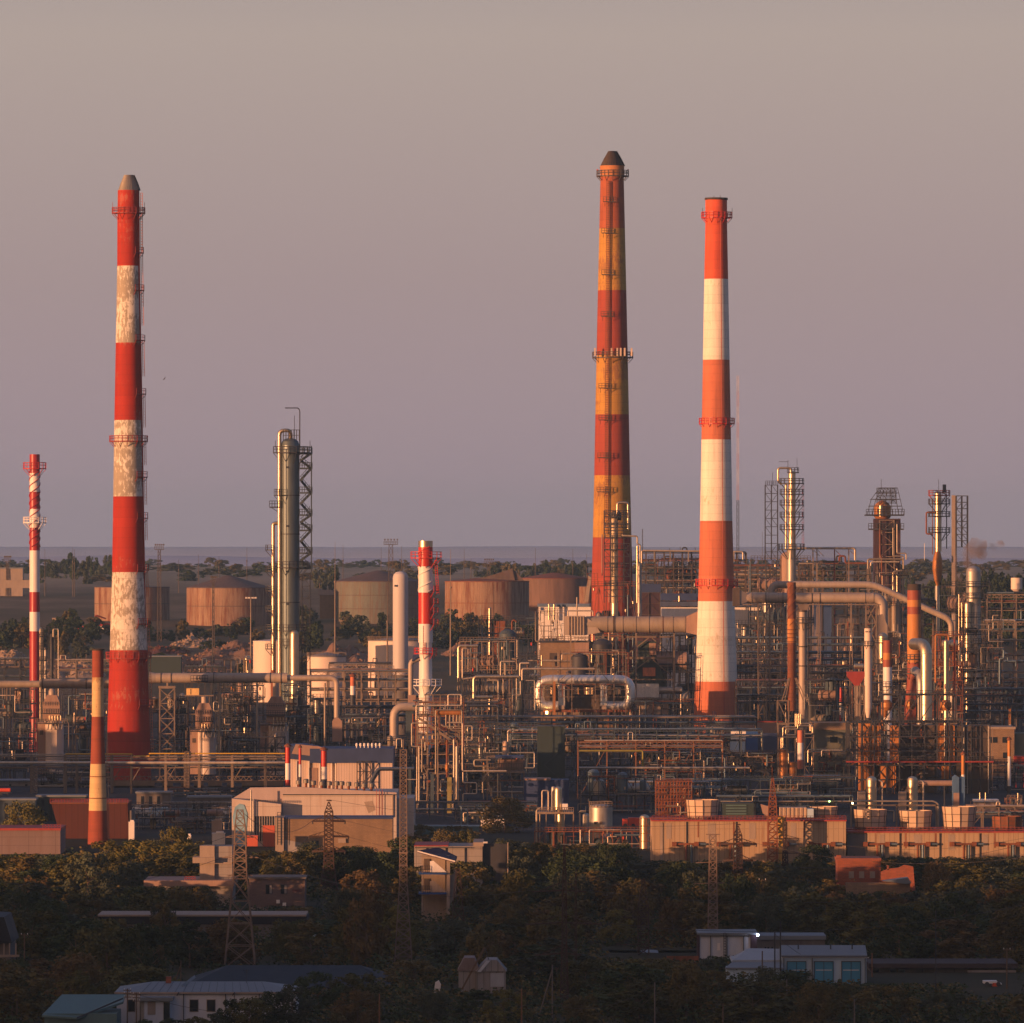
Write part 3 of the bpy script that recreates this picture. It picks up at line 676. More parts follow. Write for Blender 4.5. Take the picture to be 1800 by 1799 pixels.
d = t.part('collapsed_roof', TANKROOF); d.poly([(828, 1021), (862, 1012), (901, 1000), (922, 1021)], -8, -7.2); d.poly([(860, 1019), (901, 1001), (905, 1020)], -9, -8.4)
tank('dark rusty oil tank behind the one with the collapsed roof', 3050, 975, 64, 1018, 11, mat('rust_dark_plates', (0.17, 0.10, 0.075), 0.8, var=0.4, scale=0.3, stretch=(1, 1, 0.1), grime=0.6), RUST)
tank('small pale tank at the foot of the ochre chimney', 2700, 1030, 12, 1032, 2, TANKR, TANKROOF)
tank('cream white oil tank behind the foot of the tall column', 2260, 478, 33, 1128, 4, TANKW, TANKW)
tank('low cream white oil tank with a shallow cone roof beside the column', 2240, 574, 34, 1155, 8, TANKW, ROOFG, rail=True)
tank('cream white oil tank behind the pale cylinder', 2300, 702, 55, 1127, 7, TANKW, ROOFG, rail=True)
tank('large white oil tank with a shaded side under the double duct', 2350, 1402, 63, 1067, 3, TANKW, ROOFG)
# concrete wall and low buildings far left
b = one('boundary_wall', 'pale boundary wall behind the bushes beside the finned stack', 'wall', 2950, 20, CONC); b.box(-20, 1034, 52, 1020, 0, 0.5)
b = one('store_building', 'small tan block between the oil tanks', 'building', 2900, 576, WALLTAN)
b.box(562, 1088, 590, 1047, 0, 8); b.gable(560, 592, 1047, 1038, 0, 8)
b = one('site_hut', 'small pale hut on the slope by the excavator', 'hut', 2760, 105, CONC); b.box(92, 1112, 116, 1088, 0, 4); b.box(91, 1088, 117, 1086.5, -0.4, 4.4)
for x0, x1, y0, y1, D, l in ((230, 318, 1155, 1180, 2380, 'low grey green shed behind the long duct'), (0, 40, 1000, 1010, 3300, 'pale shed roof far behind the finned stack')):
    t = Thing('shed', l, 'shed', D, (x0+x1)/2); t.part('wall', GREENCL if D < 3000 else CONC).box(x0, t.gy+2, x1, y0, 0, 8); t.part('roof', ROOFG).box(x0-1, y0, x1+1, y0-2, -0.5, 8.5)

# rubble heaps
def heap(name, label, D, cx, w, h, depth, m, seed, blocks=160, kind='stuff', yb=None):
    r = random.Random(seed); k = D/F; x0 = (cx-900)*k; zg = ground_z(x0, D)
    p = one(name, label, None, D, cx, m, kind=kind, z=zg); n = 46; q = 14
    for j in range(q+1):
        for i in range(n+1):
            u = i/n*2-1; v = j/q*2-1; e = max(0, 1-abs(u)**2.4)*max(0, 1-abs(v)**2.2)
            z = zg-1+h*e*(0.65+0.6*mn.noise((u*3+seed, v*2, seed)))+0.5*e*mn.noise((u*16, v*8, seed))
            p.v.append(Vector((x0+u*w*k*0.5, D+v*depth, z)))
    for j in range(q):
        for i in range(n): a = j*(n+1)+i; p.f.append((a, a+1, a+n+2, a+n+1)); p.fm.append(0); p.sm.append(False)
    for b in range(blocks):
        i = r.randrange(2, n-2); j = r.randrange(1, q//2+3); c = p.v[j*(n+1)+i]; s = 0.3+0.8*r.random()
        d = Vector((r.gauss(0, 1), r.gauss(0, 1), r.gauss(0, .5))).normalized()*s*1.4
        p.barw(c-d*0.5, c+d*0.5+Vector((0, 0, 0.4)), s*0.7)
    return p
RUB = mat('pale_rubble', (0.33, 0.235, 0.165), 0.95, var=0.35, scale=0.8, stretch=(1, 1, 1))
RUB2 = mat('earthy_spoil', (0.20, 0.115, 0.075), 0.95, var=0.35, scale=0.5, stretch=(1, 1, 1))
RUB3 = mat('dark_red_spoil', (0.11, 0.04, 0.03), 0.95, var=0.3, scale=0.5, stretch=(1, 1, 1))
heap('rubble_heap', 'pale rubble heap beside the finned stack', 2520, 18, 90, 6, 14, RUB, 3)
heap('rubble_heap', 'pale broken concrete heap on the crest of the slope', 2650, 345, 100, 6, 16, RUB, 5)
heap('rubble_heap', 'long brown spoil heap behind the lamp pole', 2560, 430, 190, 8, 20, RUB2, 8, 90)
heap('rubble_heap', 'dark red spoil heap beside the tallest chimney', 2600, 290, 110, 4, 14, RUB3, 9, 60)
heap('rubble_heap', 'grassy spoil slope below the pale heap', 2440, 330, 200, 8, 26, RUB2, 12, 120)
heap('rubble_heap', 'brown earth bank between the column and the pale cylinder', 2500, 600, 130, 9, 22, RUB2, 14, 60)
heap('rubble_heap', 'rubble bank below the bushes at the foot of the slope', 2420, 130, 120, 7, 18, RUB, 19, 120)
heap('rubble_heap', 'earth bank in front of the rusty tanks', 2560, 830, 130, 7, 18, RUB2, 21, 60)
# excavator and lorry on the slope
t = Thing('excavator', 'red excavator with a raised boom working on the rubble slope', 'excavator', 2800, 180); g0 = t.gy
t.part('track', STEELD).box(168, g0, 192, g0-4, 0, 1.0); t.part('track', STEELD).box(168, g0, 192, g0-4, 2.2, 3.2)
t.part('body', REDCAB).box(176, g0-5, 195, g0-13, 0, 3); c = t.part('cab', REDCAB); c.box(171, g0-5, 177, g0-17, 0, 1.5); t.part('window', GLASS, c).box(171.6, g0-10, 176, g0-16, -0.1, 0)
t.part('boom', REDCAB).bar((178, g0-10, 1), (169, g0-27, 1), 3.2).bar((169, g0-27, 1), (186, g0-21, 1), 2.4); t.part('bucket', REDCAB).bar((168, g0-27, 1), (165, g0-14, 1), 2.6)
t = Thing('lorry', 'small white lorry beside the excavator', 'lorry', 2790, 178); g0 = t.gy
t.part('body', GLWHT).box(172, g0-2, 192, g0-10, 0, 2.2); t.part('cab', GLWHT).box(166, g0-2, 171.5, g0-9, 0, 2.2)
for x in (169, 180, 188): t.part('wheel', STEELD).tube([(x, g0-2, -0.1), (x, g0-2, 0.3)], 2.2, 10)
b = one('dumper', 'tiny orange dumper on the rubble slope', 'dumper', 2790, 140, REDCAB); b.box(134, b.t.gy-1, 143, b.t.gy-6, 0, 2); b.box(143, b.t.gy-1, 146, b.t.gy-10, 0, 2)

# floodlight masts, lightning rods and poles
def flood(label, D, cx, yt, hw, m=SOOT, n=12, z=None, head=10):
    t = Thing('floodlight_mast', label, 'floodlight mast', D, cx, 'floodlight masts', z=z)
    t.part('mast', m).lattice(cx, t.gy, yt+head, hw, hw*0.6, n, 0.9, 0.55)
    h = t.part('lamp_deck', m); h.box(cx-hw*2.2, yt+head, cx+hw*2.2, yt+head-1, -1.5, 1.5); h.rail(cx-hw*2.2, cx+hw*2.2, yt+head-1, 5, -1.5, 0.7, 4)
    for i in range(5): t.part('lamp', m, h).box(cx-hw*2.1+i*hw, yt+2.5, cx-hw*2.1+i*hw+2.4, yt-0.5, -1.8, -1.2)
flood('floodlight mast rising above the tank beside the tallest red chimney', 2700, 280, 957, 3.6)
flood('twin legged floodlight mast behind the pale cylinder', 2800, 687, 948, 5.5)
flood('short floodlight mast behind the collapsed tank roof', 3200, 859, 983, 3.6, n=5)
flood('slim floodlight mast standing among the rubble heaps', 2450, 375, 1014, 2.2, n=14)
flood('dark floodlight mast far behind the finned stack', 3300, 13, 978, 2.6, n=8)
def rod(label, D, cx, yt, r=0.8, m=SOOT, lamp=False, group='lightning rods', **kw):
    t = Thing('lightning_rod', label, 'lightning rod', D, cx, group, one=True, **kw); p = PB(t, 'lightning_rod', m)
    ym = yt+(t.gy-yt)*0.3; p.tube([(cx, t.gy+1), (cx, ym)], r*1.5, 7, r2=r); p.tube([(cx, ym), (cx, yt)], r*0.6, 6, r2=0.25); p.lathe(cx, [(ym+2, r*2), (ym-1, r*2)], 8)
rod('tall lightning rod between the column and the grey green tank', 2420, 589, 952, 1.1, STEEL)
rod('tall lightning rod beside the rusty tank wall', 2420, 792, 966, 1.1, STEEL)
rod('lightning rod with a thick foot standing just beside the pale cylinder', 2280, 681, 1035, 1.2, STEEL)
for i, (x, y, D, l) in enumerate(((434, 962, 3400, 'beyond the tanks near the column'), (603, 958, 3300, 'to the side of the grey green tank'), (670, 963, 3300, 'behind the grey green tank'), (706, 960, 3300, 'just beside the twin legged mast'), (816, 965, 3300, 'beyond the collapsed roof tank'), (828, 982, 3400, 'shorter, beyond the collapsed roof tank'), (941, 964, 3200, 'above the dark rusty tank'), (1007, 966, 3200, 'between the bushes and the ochre chimney'), (1031, 974, 3200, 'against the ochre chimney'), (128, 962, 3300, 'above the wood by the tallest chimney'), (131, 966, 3300, 'paired with a taller one above the wood'), (349, 975, 3400, 'on the plain above the spoil heap'), (385, 978, 3400, 'far out on the plain above the dark roofed tank'), (314, 984, 3400, 'short, far behind the floodlight mast'), (1340, 935, 2900, 'behind the framed column'), (1130, 930, 2500, 'above the pipe deck by the clad column'), (79, 965, 3300, 'behind the finned stack'))):
    rod('thin lightning rod '+l, D, x, y, 0.55)
t = Thing('radio_mast', 'hazy red and white radio mast far behind the clean striped chimney', 'radio mast', 5600, 1297)
for i in range(8):
    y0 = 880-(880-661)*i/8; y1 = 880-(880-661)*(i+1)/8
    t.part('mast_section', [mat('mast_hazed_red', (.42, .24, .22), .7), mat('mast_hazed_white', (.48, .42, .42), .7)][i % 2]).lattice(1297, y0, y1, 1.7, 1.7, 3, 0.5, 0.3)  # distance haze mixed into the mast's red and white
t.part('mast_section', STEELD).lattice(1297, t.gy, 880, 2.0, 2.0, 10, 0.8, 0.5)
def lamppost(label, D, cx, yt, m=STEEL, z=None, arms=((-5, 0), (5, 0)), r=1.1):
    t = Thing('lamp_post', label, 'lamp post', D, cx, 'lamp posts', z=z)
    t.part('pole', m).tube([(cx, t.gy+1), (cx, yt)], r*1.2, 8, r2=r*0.7)
    h = t.part('lamp_head', m); h.bar((cx+arms[0][0], yt), (cx+arms[-1][0], yt), 1.2)
    for a, _ in arms: t.part('lamp', mat('lamp_glass', (0.6, 0.55, 0.5), 0.3), h).box(cx+a-2, yt+1.5, cx+a+2, yt-1.2, -0.4, 0.4)
lamppost('lamp post with a wide head in front of the earth bank', 2350, 441, 1051, arms=((-8, 0), (-3, 0), (3, 0), (8, 0)), r=1.4)
rod('slender mast beside the long duct by the rubble slope', 2100, 374, 1010, 0.7, STEELD)

# ------------------------------------------------------------------ background vegetation
rb = random.Random(99)
def mass(name, label, items, far=False):
    """many trees that read as one mass: a single object"""
    vs = []; fs = []; tints = []
    for px, D, h, w, ti in items:
        me = rb.choice(CROWNF if far else CROWNS); bb = max(v.co.z for v in me.vertices); bw = max(abs(v.co.x) for v in me.vertices); a = rb.random()*6.28; x = (px-900)*D/F; z = ground_z(x, D); b = len(vs); ca, sa = math.cos(a)*w*.5/bw, math.sin(a)*w*.5/bw
        vs += [(x+v.co.x*ca-v.co.y*sa, D+v.co.x*sa+v.co.y*ca, z+v.co.z*h/bb) for v in me.vertices]; fs += [tuple(b+i for i in p.vertices) for p in me.polygons]; tints += [ti]*len(me.polygons)
    me = bpy.data.meshes.new(name); me.from_pydata(vs, [], fs)
    for l in LEAF: me.materials.append(l[1])
    me.polygons.foreach_set('material_index', tints); o = bpy.data.objects.new(name, me); COL.objects.link(o); o['kind'] = 'stuff'; o['label'] = label
def wood(n, x0, x1, D0, D1, h0, h1, tints, where, group, w=(6, 11)):
    for i in range(n):
        px = x0+(x1-x0)*(i+rb.random()*0.8)/n; D = D0+(D1-D0)*rb.random(); h = h0+(h1-h0)*rb.random(); ti = rb.choice(tints)
        side = ['low', 'middling', 'tall'][min(2, int(3*(h-h0)/(h1-h0+1e-6)))]
        bu = group.startswith('bush'); kd = 'bush' if bu else 'tree'
        plantp(px, D, h, w[0]+(w[1]-w[0])*rb.random(), ti, f'{side} {LEAF[ti][0]} {kd} {where}', group, far=True, rnd=rb, name=kd, cat=kd)
wood(16, 70, 200, 3600, 4100, 7, 14, [0, 5, 0], 'on the hazy rise behind the tallest red chimney', 'trees on the hazy rise')
wood(26, -5, 170, 2560, 2800, 5, 11, [0, 0, 5, 2], 'in the dark thicket behind the finned stack', 'trees in the thicket behind the finned stack')
wood(3, 560, 600, 3400, 3600, 9, 13, [5, 0], 'on the plain beyond the tall column', 'trees on the plain beyond the column')
wood(3, 672, 706, 3300, 3500, 8, 13, [5], 'on the plain behind the twin legged floodlight mast', 'trees behind the twin legged mast')
wood(14, 866, 1032, 3500, 3800, 8, 14, [5, 0, 2], 'on the horizon behind the rusty tanks', 'trees on the horizon behind the rusty tanks')
wood(8, 520, 560, 2600, 2750, 8, 15, [0, 5], 'beside the stairs of the tall column', 'trees beside the column stairs')
wood(14, 400, 580, 2380, 2460, 3, 6, [0, 2, 1], 'on the bank below the spoil heap', 'bushes on the bank below the spoil heap')
wood(24, 590, 800, 2600, 2800, 5, 9, [0, 5, 2], 'at the foot of the grey green tank', 'bushes at the foot of the grey green tank')
wood(18, 780, 950, 2650, 2800, 5, 10, [0, 5, 2], 'in front of the rusty tanks', 'bushes in front of the rusty tanks')
wood(10, 800, 830, 2650, 2700, 6, 9, [2], 'against the sunlit rusty tank wall', 'bushes against the sunlit tank wall')
mass('dark_wood', 'dark wood beyond the pipe racks near the smoke', [((1640+170*i/60), 2600+400*rb.random(), 14+8*rb.random(), 11, 0) for i in range(60)], far=True)
wood(18, 1300, 1660, 3200, 3500, 8, 16, [0, 5, 2], 'on the horizon beyond the framed columns', 'trees beyond the framed columns')
wood(8, 260, 420, 2500, 2650, 2, 4, [0, 1, 2], 'between the rubble heaps', 'bushes between the rubble heaps')
wood(16, 180, 470, 2680, 2790, 4, 8, [0, 5, 2], 'at the foot of the tanks behind the rubble heaps', 'bushes at the foot of the streaked tanks')
mass('scrub_line', 'scrubby tree line across the hazy plain', [(-20+1840*i/130+8*rb.random(), 3700+2300*rb.random(), 3+5*rb.random(), 10+14*rb.random(), rb.choice([0, 5, 2])) for i in range(130)], far=True)
# two birds
for px, py, D, l in ((289, 666, 1500, 'small dark bird gliding beside the tallest red chimney'), (1420, 575, 1500, 'tiny dark bird in the empty sky')):
    t = Thing('bird', l, 'bird', D, px, one=True, z=H+(HY-py)*D/F); p = PB(t, 'bird', STEELD); s = 1.0 if px < 500 else 0.45
    p.add([p.P((px-3.2*s, py+2.6*s, 0)), p.P((px-0.6*s, py-0.6*s, 0.1)), p.P((px+0.8*s, py+0.6*s, -0.1)), p.P((px+3.0*s, py-4.2*s, 0.1)), p.P((px+0.2*s, py-1.4*s, 0.25)), p.P((px, py+1.6*s, 0.05)), p.P((px-0.2*s, py, 0.5))],
          [(0, 1, 2), (1, 3, 4), (1, 2, 3), (0, 2, 5), (1, 6, 2), (4, 6, 1), (2, 6, 5)])
# ------------------------------------------------------------------ plant builders
PIPEMATS = [PIPE, PIPE, SILVER2, PIPEB, PIPEB, STEELD, STEELD, STEEL, RUST]
def rack(label, D, x0, x1, decks, seed, depth=6, step=38, npipe=4, m=STEEL, bx=0.0, post=2.0, pm=None, name='pipe_rack', group=None, truss=True, foot=None, rr=(0.7, 2.0), bents=True, loops=0.25):
    """pipe rack: decks = rows of its levels, pipes lie on each"""
    r = random.Random(seed); t = Thing(name, label, 'pipe rack', D, (x0+x1)/2, group)
    yb = foot or t.gy+1; n = max(1, int(round((x1-x0)/step))); fr = t.part('trestle', m)
    for i in range(n+1):
        x = x0+(x1-x0)*i/n
        if bents:
            for d in (0, depth): fr.bar((x, yb, d), (x, decks[0], d), post)
            if i % 3 == 0 and i < n: fr.bar((x, yb, 0), (x+(x1-x0)/n, decks[-1], 0), 0.9)
        for y in decks: fr.bar((x, y+1.5, -0.3), (x, y+1.5, depth+0.3), 1.4)
    for y in decks:
        fr.bar((x0, y+1.5, 0), (x1, y+1.5, 0), 1.2); fr.bar((x0, y+1.5, depth), (x1, y+1.5, depth), 1.2)
    if truss: fr.truss(x0, x1, decks[0]+7, 5, n*3, 0.9, -0.1, 0.7)
    for y in decks:
        for i in range(npipe):
            d = depth*(i+0.5)/npipe; q = rr[0]+(rr[1]-rr[0])*r.random()**1.6; a = x0 if r.random() < .7 else x0+(x1-x0)*r.random()*0.5; b = x1 if r.random() < .7 else x1-(x1-x0)*r.random()*0.4
            mm = (pm or PIPEMATS)[r.randrange(len(pm or PIPEMATS))]; pts = [(a, y-q, d)]
            if r.random() < loops:
                c = a+(b-a)*(0.25+0.5*r.random()); hh = 6+8*r.random(); w = 5+6*r.random()
                pts += [(c, y-q, d), (c, y-q-hh, d), (c+w, y-q-hh, d), (c+w, y-q, d)]
            pts.append((b, y-q, d))
            if r.random() < .4: pts.append((b, y-q+8+16*r.random(), d))
            t.part('pipe', mm).tube(pts, q, 7)
    sp = fr
    for i in range(int((x1-x0)/9)):
        x = x0+(x1-x0)*r.random(); y = r.choice(decks); sp.bar((x, y, depth*r.random()), (x, y-4-7*r.random(), depth*r.random()), 0.9)
    return t
def unit(label, D, x0, x1, ytop, seed, depth=10, nx=4, ny=4, m=STEELD, vm=None, nv=4, npip=8, w=1.3, yb=None, rails=True, group=None, name='process_unit', br=0.4, nd=1, cat='process unit'):
    """open steel structure carrying vessels and pipework"""
    r = random.Random(seed); t = Thing(name, label, cat, D, (x0+x1)/2, group); yb = yb or t.gy+1
    t.part('frame', m).scaf(x0, ytop, x1, yb, 0, depth, nx, ny, nd, w, br, r)
    hy = (yb-ytop)/ny; vms = vm or [SILVER2, HEATER, STEELB, DUCT, STEELD]
    for j in range(ny):
        y = yb-hy*(j+1)
        if rails: t.part('railing', m).rail(x0, x1, y-0.5, min(7, hy*0.35), -0.3, 0.7, 6)
        if r.random() < 0.8: t.part('deck', m).box(x0-1, y+1, x1+1, y, -0.2, depth+0.2)
    for i in range(nv):
        j = r.randrange(ny); yb_ = yb-hy*j; xx = x0+(x1-x0)*(0.1+0.8*r.random()); rr = min(hy*0.3, (x1-x0)*0.16)*(0.5+0.6*r.random()); d = depth*(0.2+0.6*r.random()); mm = r.choice(vms)
        if r.random() < 0.5:
            ln = min((x1-x0)*0.35, rr*4); xa = max(x0+rr, min(xx-ln/2, x1-ln-rr)); v = t.part('drum', mm); v.hcyl(xa, xa+ln, yb_-rr-2, rr, 12, d); v.box(xa+rr*0.4, yb_, xa+rr*0.4+1.5, yb_-rr, d-0.2, d+0.2); v.box(xa+ln-rr*0.8, yb_, xa+ln-rr*0.8+1.5, yb_-rr, d-0.2, d+0.2)
        else:
            hh = hy*(0.6+0.9*r.random()); v = t.part('vessel', mm); v.lathe(xx, [(yb_, rr*0.8), (yb_-hh*0.1, rr*0.8), (yb_-hh*0.12, rr), (yb_-hh*0.88, rr), (yb_-hh*0.96, rr*0.7), (yb_-hh, rr*0.15)], 14, d)
    for i in range(int(npip*1.5)):
        q = 0.45+1.1*r.random()**2.2; d = -0.5 if r.random() < .6 else depth*r.random(); x = x0+(x1-x0)*r.random(); y = yb-(yb-ytop)*r.random(); pts = [(x, y, d)]; mm = r.choice(PIPEMATS)
        for s in range(r.randrange(2, 5)):
            if s % 2 == (i % 2): y = max(ytop-3, min(yb, y+(hy*1.2)*(r.random()*2-1)*1.3))
            else: x = max(x0-4, min(x1+4, x+(x1-x0)*0.7*(r.random()*2-1)))
            pts.append((x, y, d))
        t.part('pipe', mm).tube(pts, q, 6)
    fx = t.part('grating', m)                                  # close set posts and rungs that give these frames their texture
    for i in range(int((x1-x0)*(yb-ytop)/190)):
        x = x0+(x1-x0)*r.random(); y = ytop+(yb-ytop)*r.random(); d = depth*r.random(); h = hy*(0.3+0.7*r.random())
        fx.bar((x, min(yb, y+h), d), (x, y, d), 0.6)
        if r.random() < .6: fx.bar((x, y, d), (min(x1, x+6+14*r.random()), y, d), 0.7)
    for i in range(max(2, nv)):
        x = x0+(x1-x0)*r.random(); y = ytop+(yb-ytop)*r.random()*0.8; t.part('valve', r.choice([SILVER, SILVER, RUST, GLRED if r.random() < .3 else AMBER])).lathe(x, [(y+3, 0.9), (y+2, 1.5), (y-2, 1.5), (y-3, 0.6)], 7, -0.5+depth*0.3*r.random())
    return t
def column(t, cx, yb, yt, r, m=SILVER, name='column', dd=0.0, dome=True, seams=0, seg=20):
    p = t.part(name, m); p.lathe(cx, [(yb, r), (yt, r)], seg, dd)
    if dome: p.lathe(cx, [(yt, r), (yt-r*0.4, r*0.88), (yt-r*0.65, r*0.6), (yt-r*0.78, r*0.1)], seg, dd, cap=False)
    for i in range(seams): y = yb+(yt-yb)*(i+1)/(seams+1); p.lathe(cx, [(y+0.5, r+0.25), (y-0.5, r+0.25)], seg, dd)
    return p
def furnace(label, cx, D, topd, stack_to=None, m=HEATER, seed=1, wide=1.0, dome=False, drum=TANKW):
    """box furnace: radiant drum, slanted burner pipes, convection box with walkways, outlet hood"""
    t = Thing('furnace', label, 'furnace', D, cx, 'furnaces behind the long pipe rack'); yb = t.gy
    dr = t.part('radiant_drum', drum); dr.lathe(cx+6, [(yb, 16*wide), (topd+48, 16*wide)], 10, 0, facet=True); dr.lathe(cx+6, [(topd+48, 16*wide), (topd+42, 11*wide)], 10, 0, facet=True)
    t.part('side_casing', m).box(cx-24*wide, yb, cx-8*wide, topd+44, 0, 4); t.part('door', SOOT, dr).box(cx-20*wide, topd+66, cx-14*wide, topd+58, -0.1, 0.02)
    for i in range(5):
        x = cx-4+i*6*wide; t.part('burner_pipe', SILVER).tube([(x+2, topd+40, -2.6), (x, topd+56, -3.6)], 1.2, 8); 
    for i in range(5):
        x = cx-2+i*5*wide; t.part('header_tube', SILVER).tube([(x, topd+40, -2.4), (x, topd+32, -2.4)], 1.0, 7)
    t.part('gallery', STEELD).box(cx-28*wide, topd+46, cx+30*wide, topd+44.5, -3.4, -1.6); t.part('railing', STEEL).rail(cx-28*wide, cx+30*wide, topd+44.5, 7, -3.4, 0.7, 5)
    t.part('convection_box', m).box(cx-14*wide, topd+42, cx+16*wide, topd+8, -1.8, 3)
    t.part('railing', STEELD).rail(cx-18*wide, cx+19*wide, topd+27, 7, -3.0, 0.7, 4); t.part('gallery', STEELD).box(cx-18*wide, topd+28.5, cx+19*wide, topd+27, -3, -1.8)
    t.part('railing', STEELD).rail(cx-16*wide, cx+17*wide, topd+14, 6, -2.6, 0.6, 4)
    h = t.part('hood', m); h.poly([(cx-13*wide, topd+8), (cx+15*wide, topd+8), (cx+10, topd-4), (cx-7, topd-4)], -1.5, 2.5)
    if stack_to: t.part('outlet_duct', DUCT2).tube([(cx+1, topd-4, 0.5), (cx+1, stack_to, 0.5)], 5.5, 14)
    if dome: t.part('outlet_dome', DUCT2).lathe(cx+1, [(topd-4, 6), (topd-10, 6), (topd-14, 4.5), (topd-16, 1)], 14, 0.5)
    for s in (-30, 32): t.part('post', STEEL).bar((cx+s*wide, yb, -3.4), (cx+s*wide, topd+44, -3.4), 1.2)
    return t

# ------------------------------------------------------------------ west part: long ducts, furnaces, front pipe rack
t = Thing('flue_duct', 'long weathered flue duct running from the finned stack into the tallest red chimney', 'duct', 1700, 90)
p = t.part('duct', DUCT); p.tube([(-20, 1203, 0), (75, 1203, 0)], 6.2, 18); p.tube([(75, 1202, 0), (196, 1202, 0)], 8.6, 20)
for x in (75, 152): t.part('flange', SOOT, p).tube([(x-0.8, 1202, 0), (x+0.8, 1202, 0)], 9.6, 20)
for x in (15, 57, 130): s = t.part('support', STEEL); s.bar((x-3, t.gy, 0), (x-3, 1209, 0), 1.6).bar((x+3, t.gy, 0), (x+3, 1209, 0), 1.6); s.truss(x-3, x+3, t.gy-40, 20, 1)
t = Thing('flue_duct', 'flue duct on a lattice tower running from the tallest red chimney to the column', 'duct', 1700, 390)
p = t.part('duct', DUCT2); p.tube([(272, 1192, 0), (505, 1192, 0)], 8.8, 22); p.tube([(262, 1192, 0), (274, 1192, 0)], 11, 22, r2=8.8)
for x in (283, 301, 376, 475, 494): t.part('flange', SOOT, p).tube([(x-0.7, 1192, 0), (x+0.7, 1192, 0)], 9.6, 20)
g = t.part('inspection_gallery', STEELD); g.box(336, 1199, 366, 1197.5, -2.4, -1.2); g.rail(336, 366, 1197.5, 10, -2.4, 0.8, 5)
t.part('branch_duct', DUCT2).tube([(505, 1192, 0), (592, 1192, 0), (592, 1262, 0)], 5.0, 14, bend=2.5)
tw = t.part('lattice_tower', STEEL); tw.lattice(294, t.gy, 1210, 13, 13, 6, 1.6, 1.0); tw.box(279, 1210, 309, 1206, -2, 2); tw.bar((294, 1206), (294, 1200), 3)
for x in (386, 452, 571): t.part('support_post', DUCT).tube([(x, t.gy, 0), (x, 1201, 0)], 1.7, 8)
furnace('furnace with a domed outlet between the finned stack and the brick chimney', 90, 1730, 1226, dome=True, seed=1)
furnace('squat furnace with slanted bright burner pipes just past the lattice tower', 358, 1740, 1240, 1225, seed=2)
furnace('tall casing furnace under the duct elbow in front of the tall column', 484, 1735, 1229, 1200, seed=3, wide=1.1)
# front rack
t = Thing('pipe_rack', 'long front pipe rack with one bright yellow pipe crossing before the tallest red chimney', 'pipe rack', 1600, 250)
fr = t.part('trestle', STEEL)
for x in (55, 114, 134, 196, 230, 291, 350, 408, 466, 520):
    fr.bar((x, t.gy, 0), (x, 1328, 0), 4.2 if x not in (134, 230) else 2.4); fr.bar((x, t.gy, 5), (x, 1328, 5), 2.5)
    fr.bar((x+3, 1372, 0), (x+18, 1347, 0), 1.4)
for y in (1331, 1350): fr.bar((-20, y, 0), (500, y, 0), 1.3); fr.bar((-20, y, 5), (500, y, 5), 1.3)
fr.truss(110, 500, 1373, 7, 40, 1.0, 4); 
t.part('pipe', PIPEY).tube([(115, 1326, 0.5), (232, 1326, 0.5), (232, 1330, 2.5), (262, 1330, 2.5), (262, 1325, 0.5), (503, 1325, 0.5)], 1.25, 8)
t.part('pipe', PIPE).tube([(-20, 1341, -0.6), (503, 1341, -0.6)], 2.6, 10)
for y, a, b, q, mm in ((1330, -20, 500, .9, PIPE), (1335, 60, 500, 1.0, DUCT), (1346, -20, 500, 1.1, PIPEB), (1327, -20, 114, 1.0, PIPE), (1331.5, 240, 480, 1.1, PIPE), (1337, 260, 410, .8, RUST)):
    t.part('pipe', mm).tube([(a, y, 1.6+q), (b, y, 1.6+q)], q, 7)
t.part('lattice_post', STEEL).lattice(60, t.gy, 1347, 5, 5, 9, 1.1, .8); t.part('lattice_post', STEEL).lattice(328, t.gy, 1322, 4.2, 4.2, 14, 1.0, .7)
# low wall behind the rack
t = Thing('works_wall', 'low planked tan wall with dark openings under the front pipe rack', 'wall', 1640, 340); w_ = t.part('wall', WALLTAN)
for a, b in ((196, 272), (286, 304), (318, 334), (341, 358), (366, 390), (399, 412), (425, 498)): w_.box(a, t.gy+1, b, 1373, 0, 0.4)
w_.box(196, 1376, 498, 1373, 0.1, 0.5)
t.part('footing', CONCD).box(190, t.gy+2, 500, t.gy-3, 0, 0.4)
t = Thing('low_building', 'long grey brown building under the front pipe rack at the edge of the plant', 'building', 1650, 60)
t.part('wall', WALLG).box(-30, t.gy+2, 186, 1374, 0, 12); t.part('roof', ROOFG).box(-31, 1374, 187, 1372, -0.4, 12.4)
for i in range(7): t.part('window', GLASS).box(-12+i*28, 1384, -8+i*28, 1379, -0.05, 0.1)
t = Thing('road_tanker', 'orange red tank lorry parked by the low grey building', 'lorry', 1560, 8)
p = t.part('tank', REDCAB); p.hcyl(-14, 18, 1389, 3.4, 12, 0); t.part('chassis', STEELD).box(-14, 1395, 20, 1393, -1, 1)
for x in (-8, 3, 14): t.part('wheel', STEELD).tube([(x, 1396, -1.2), (x, 1396, -0.8)], 2, 10)
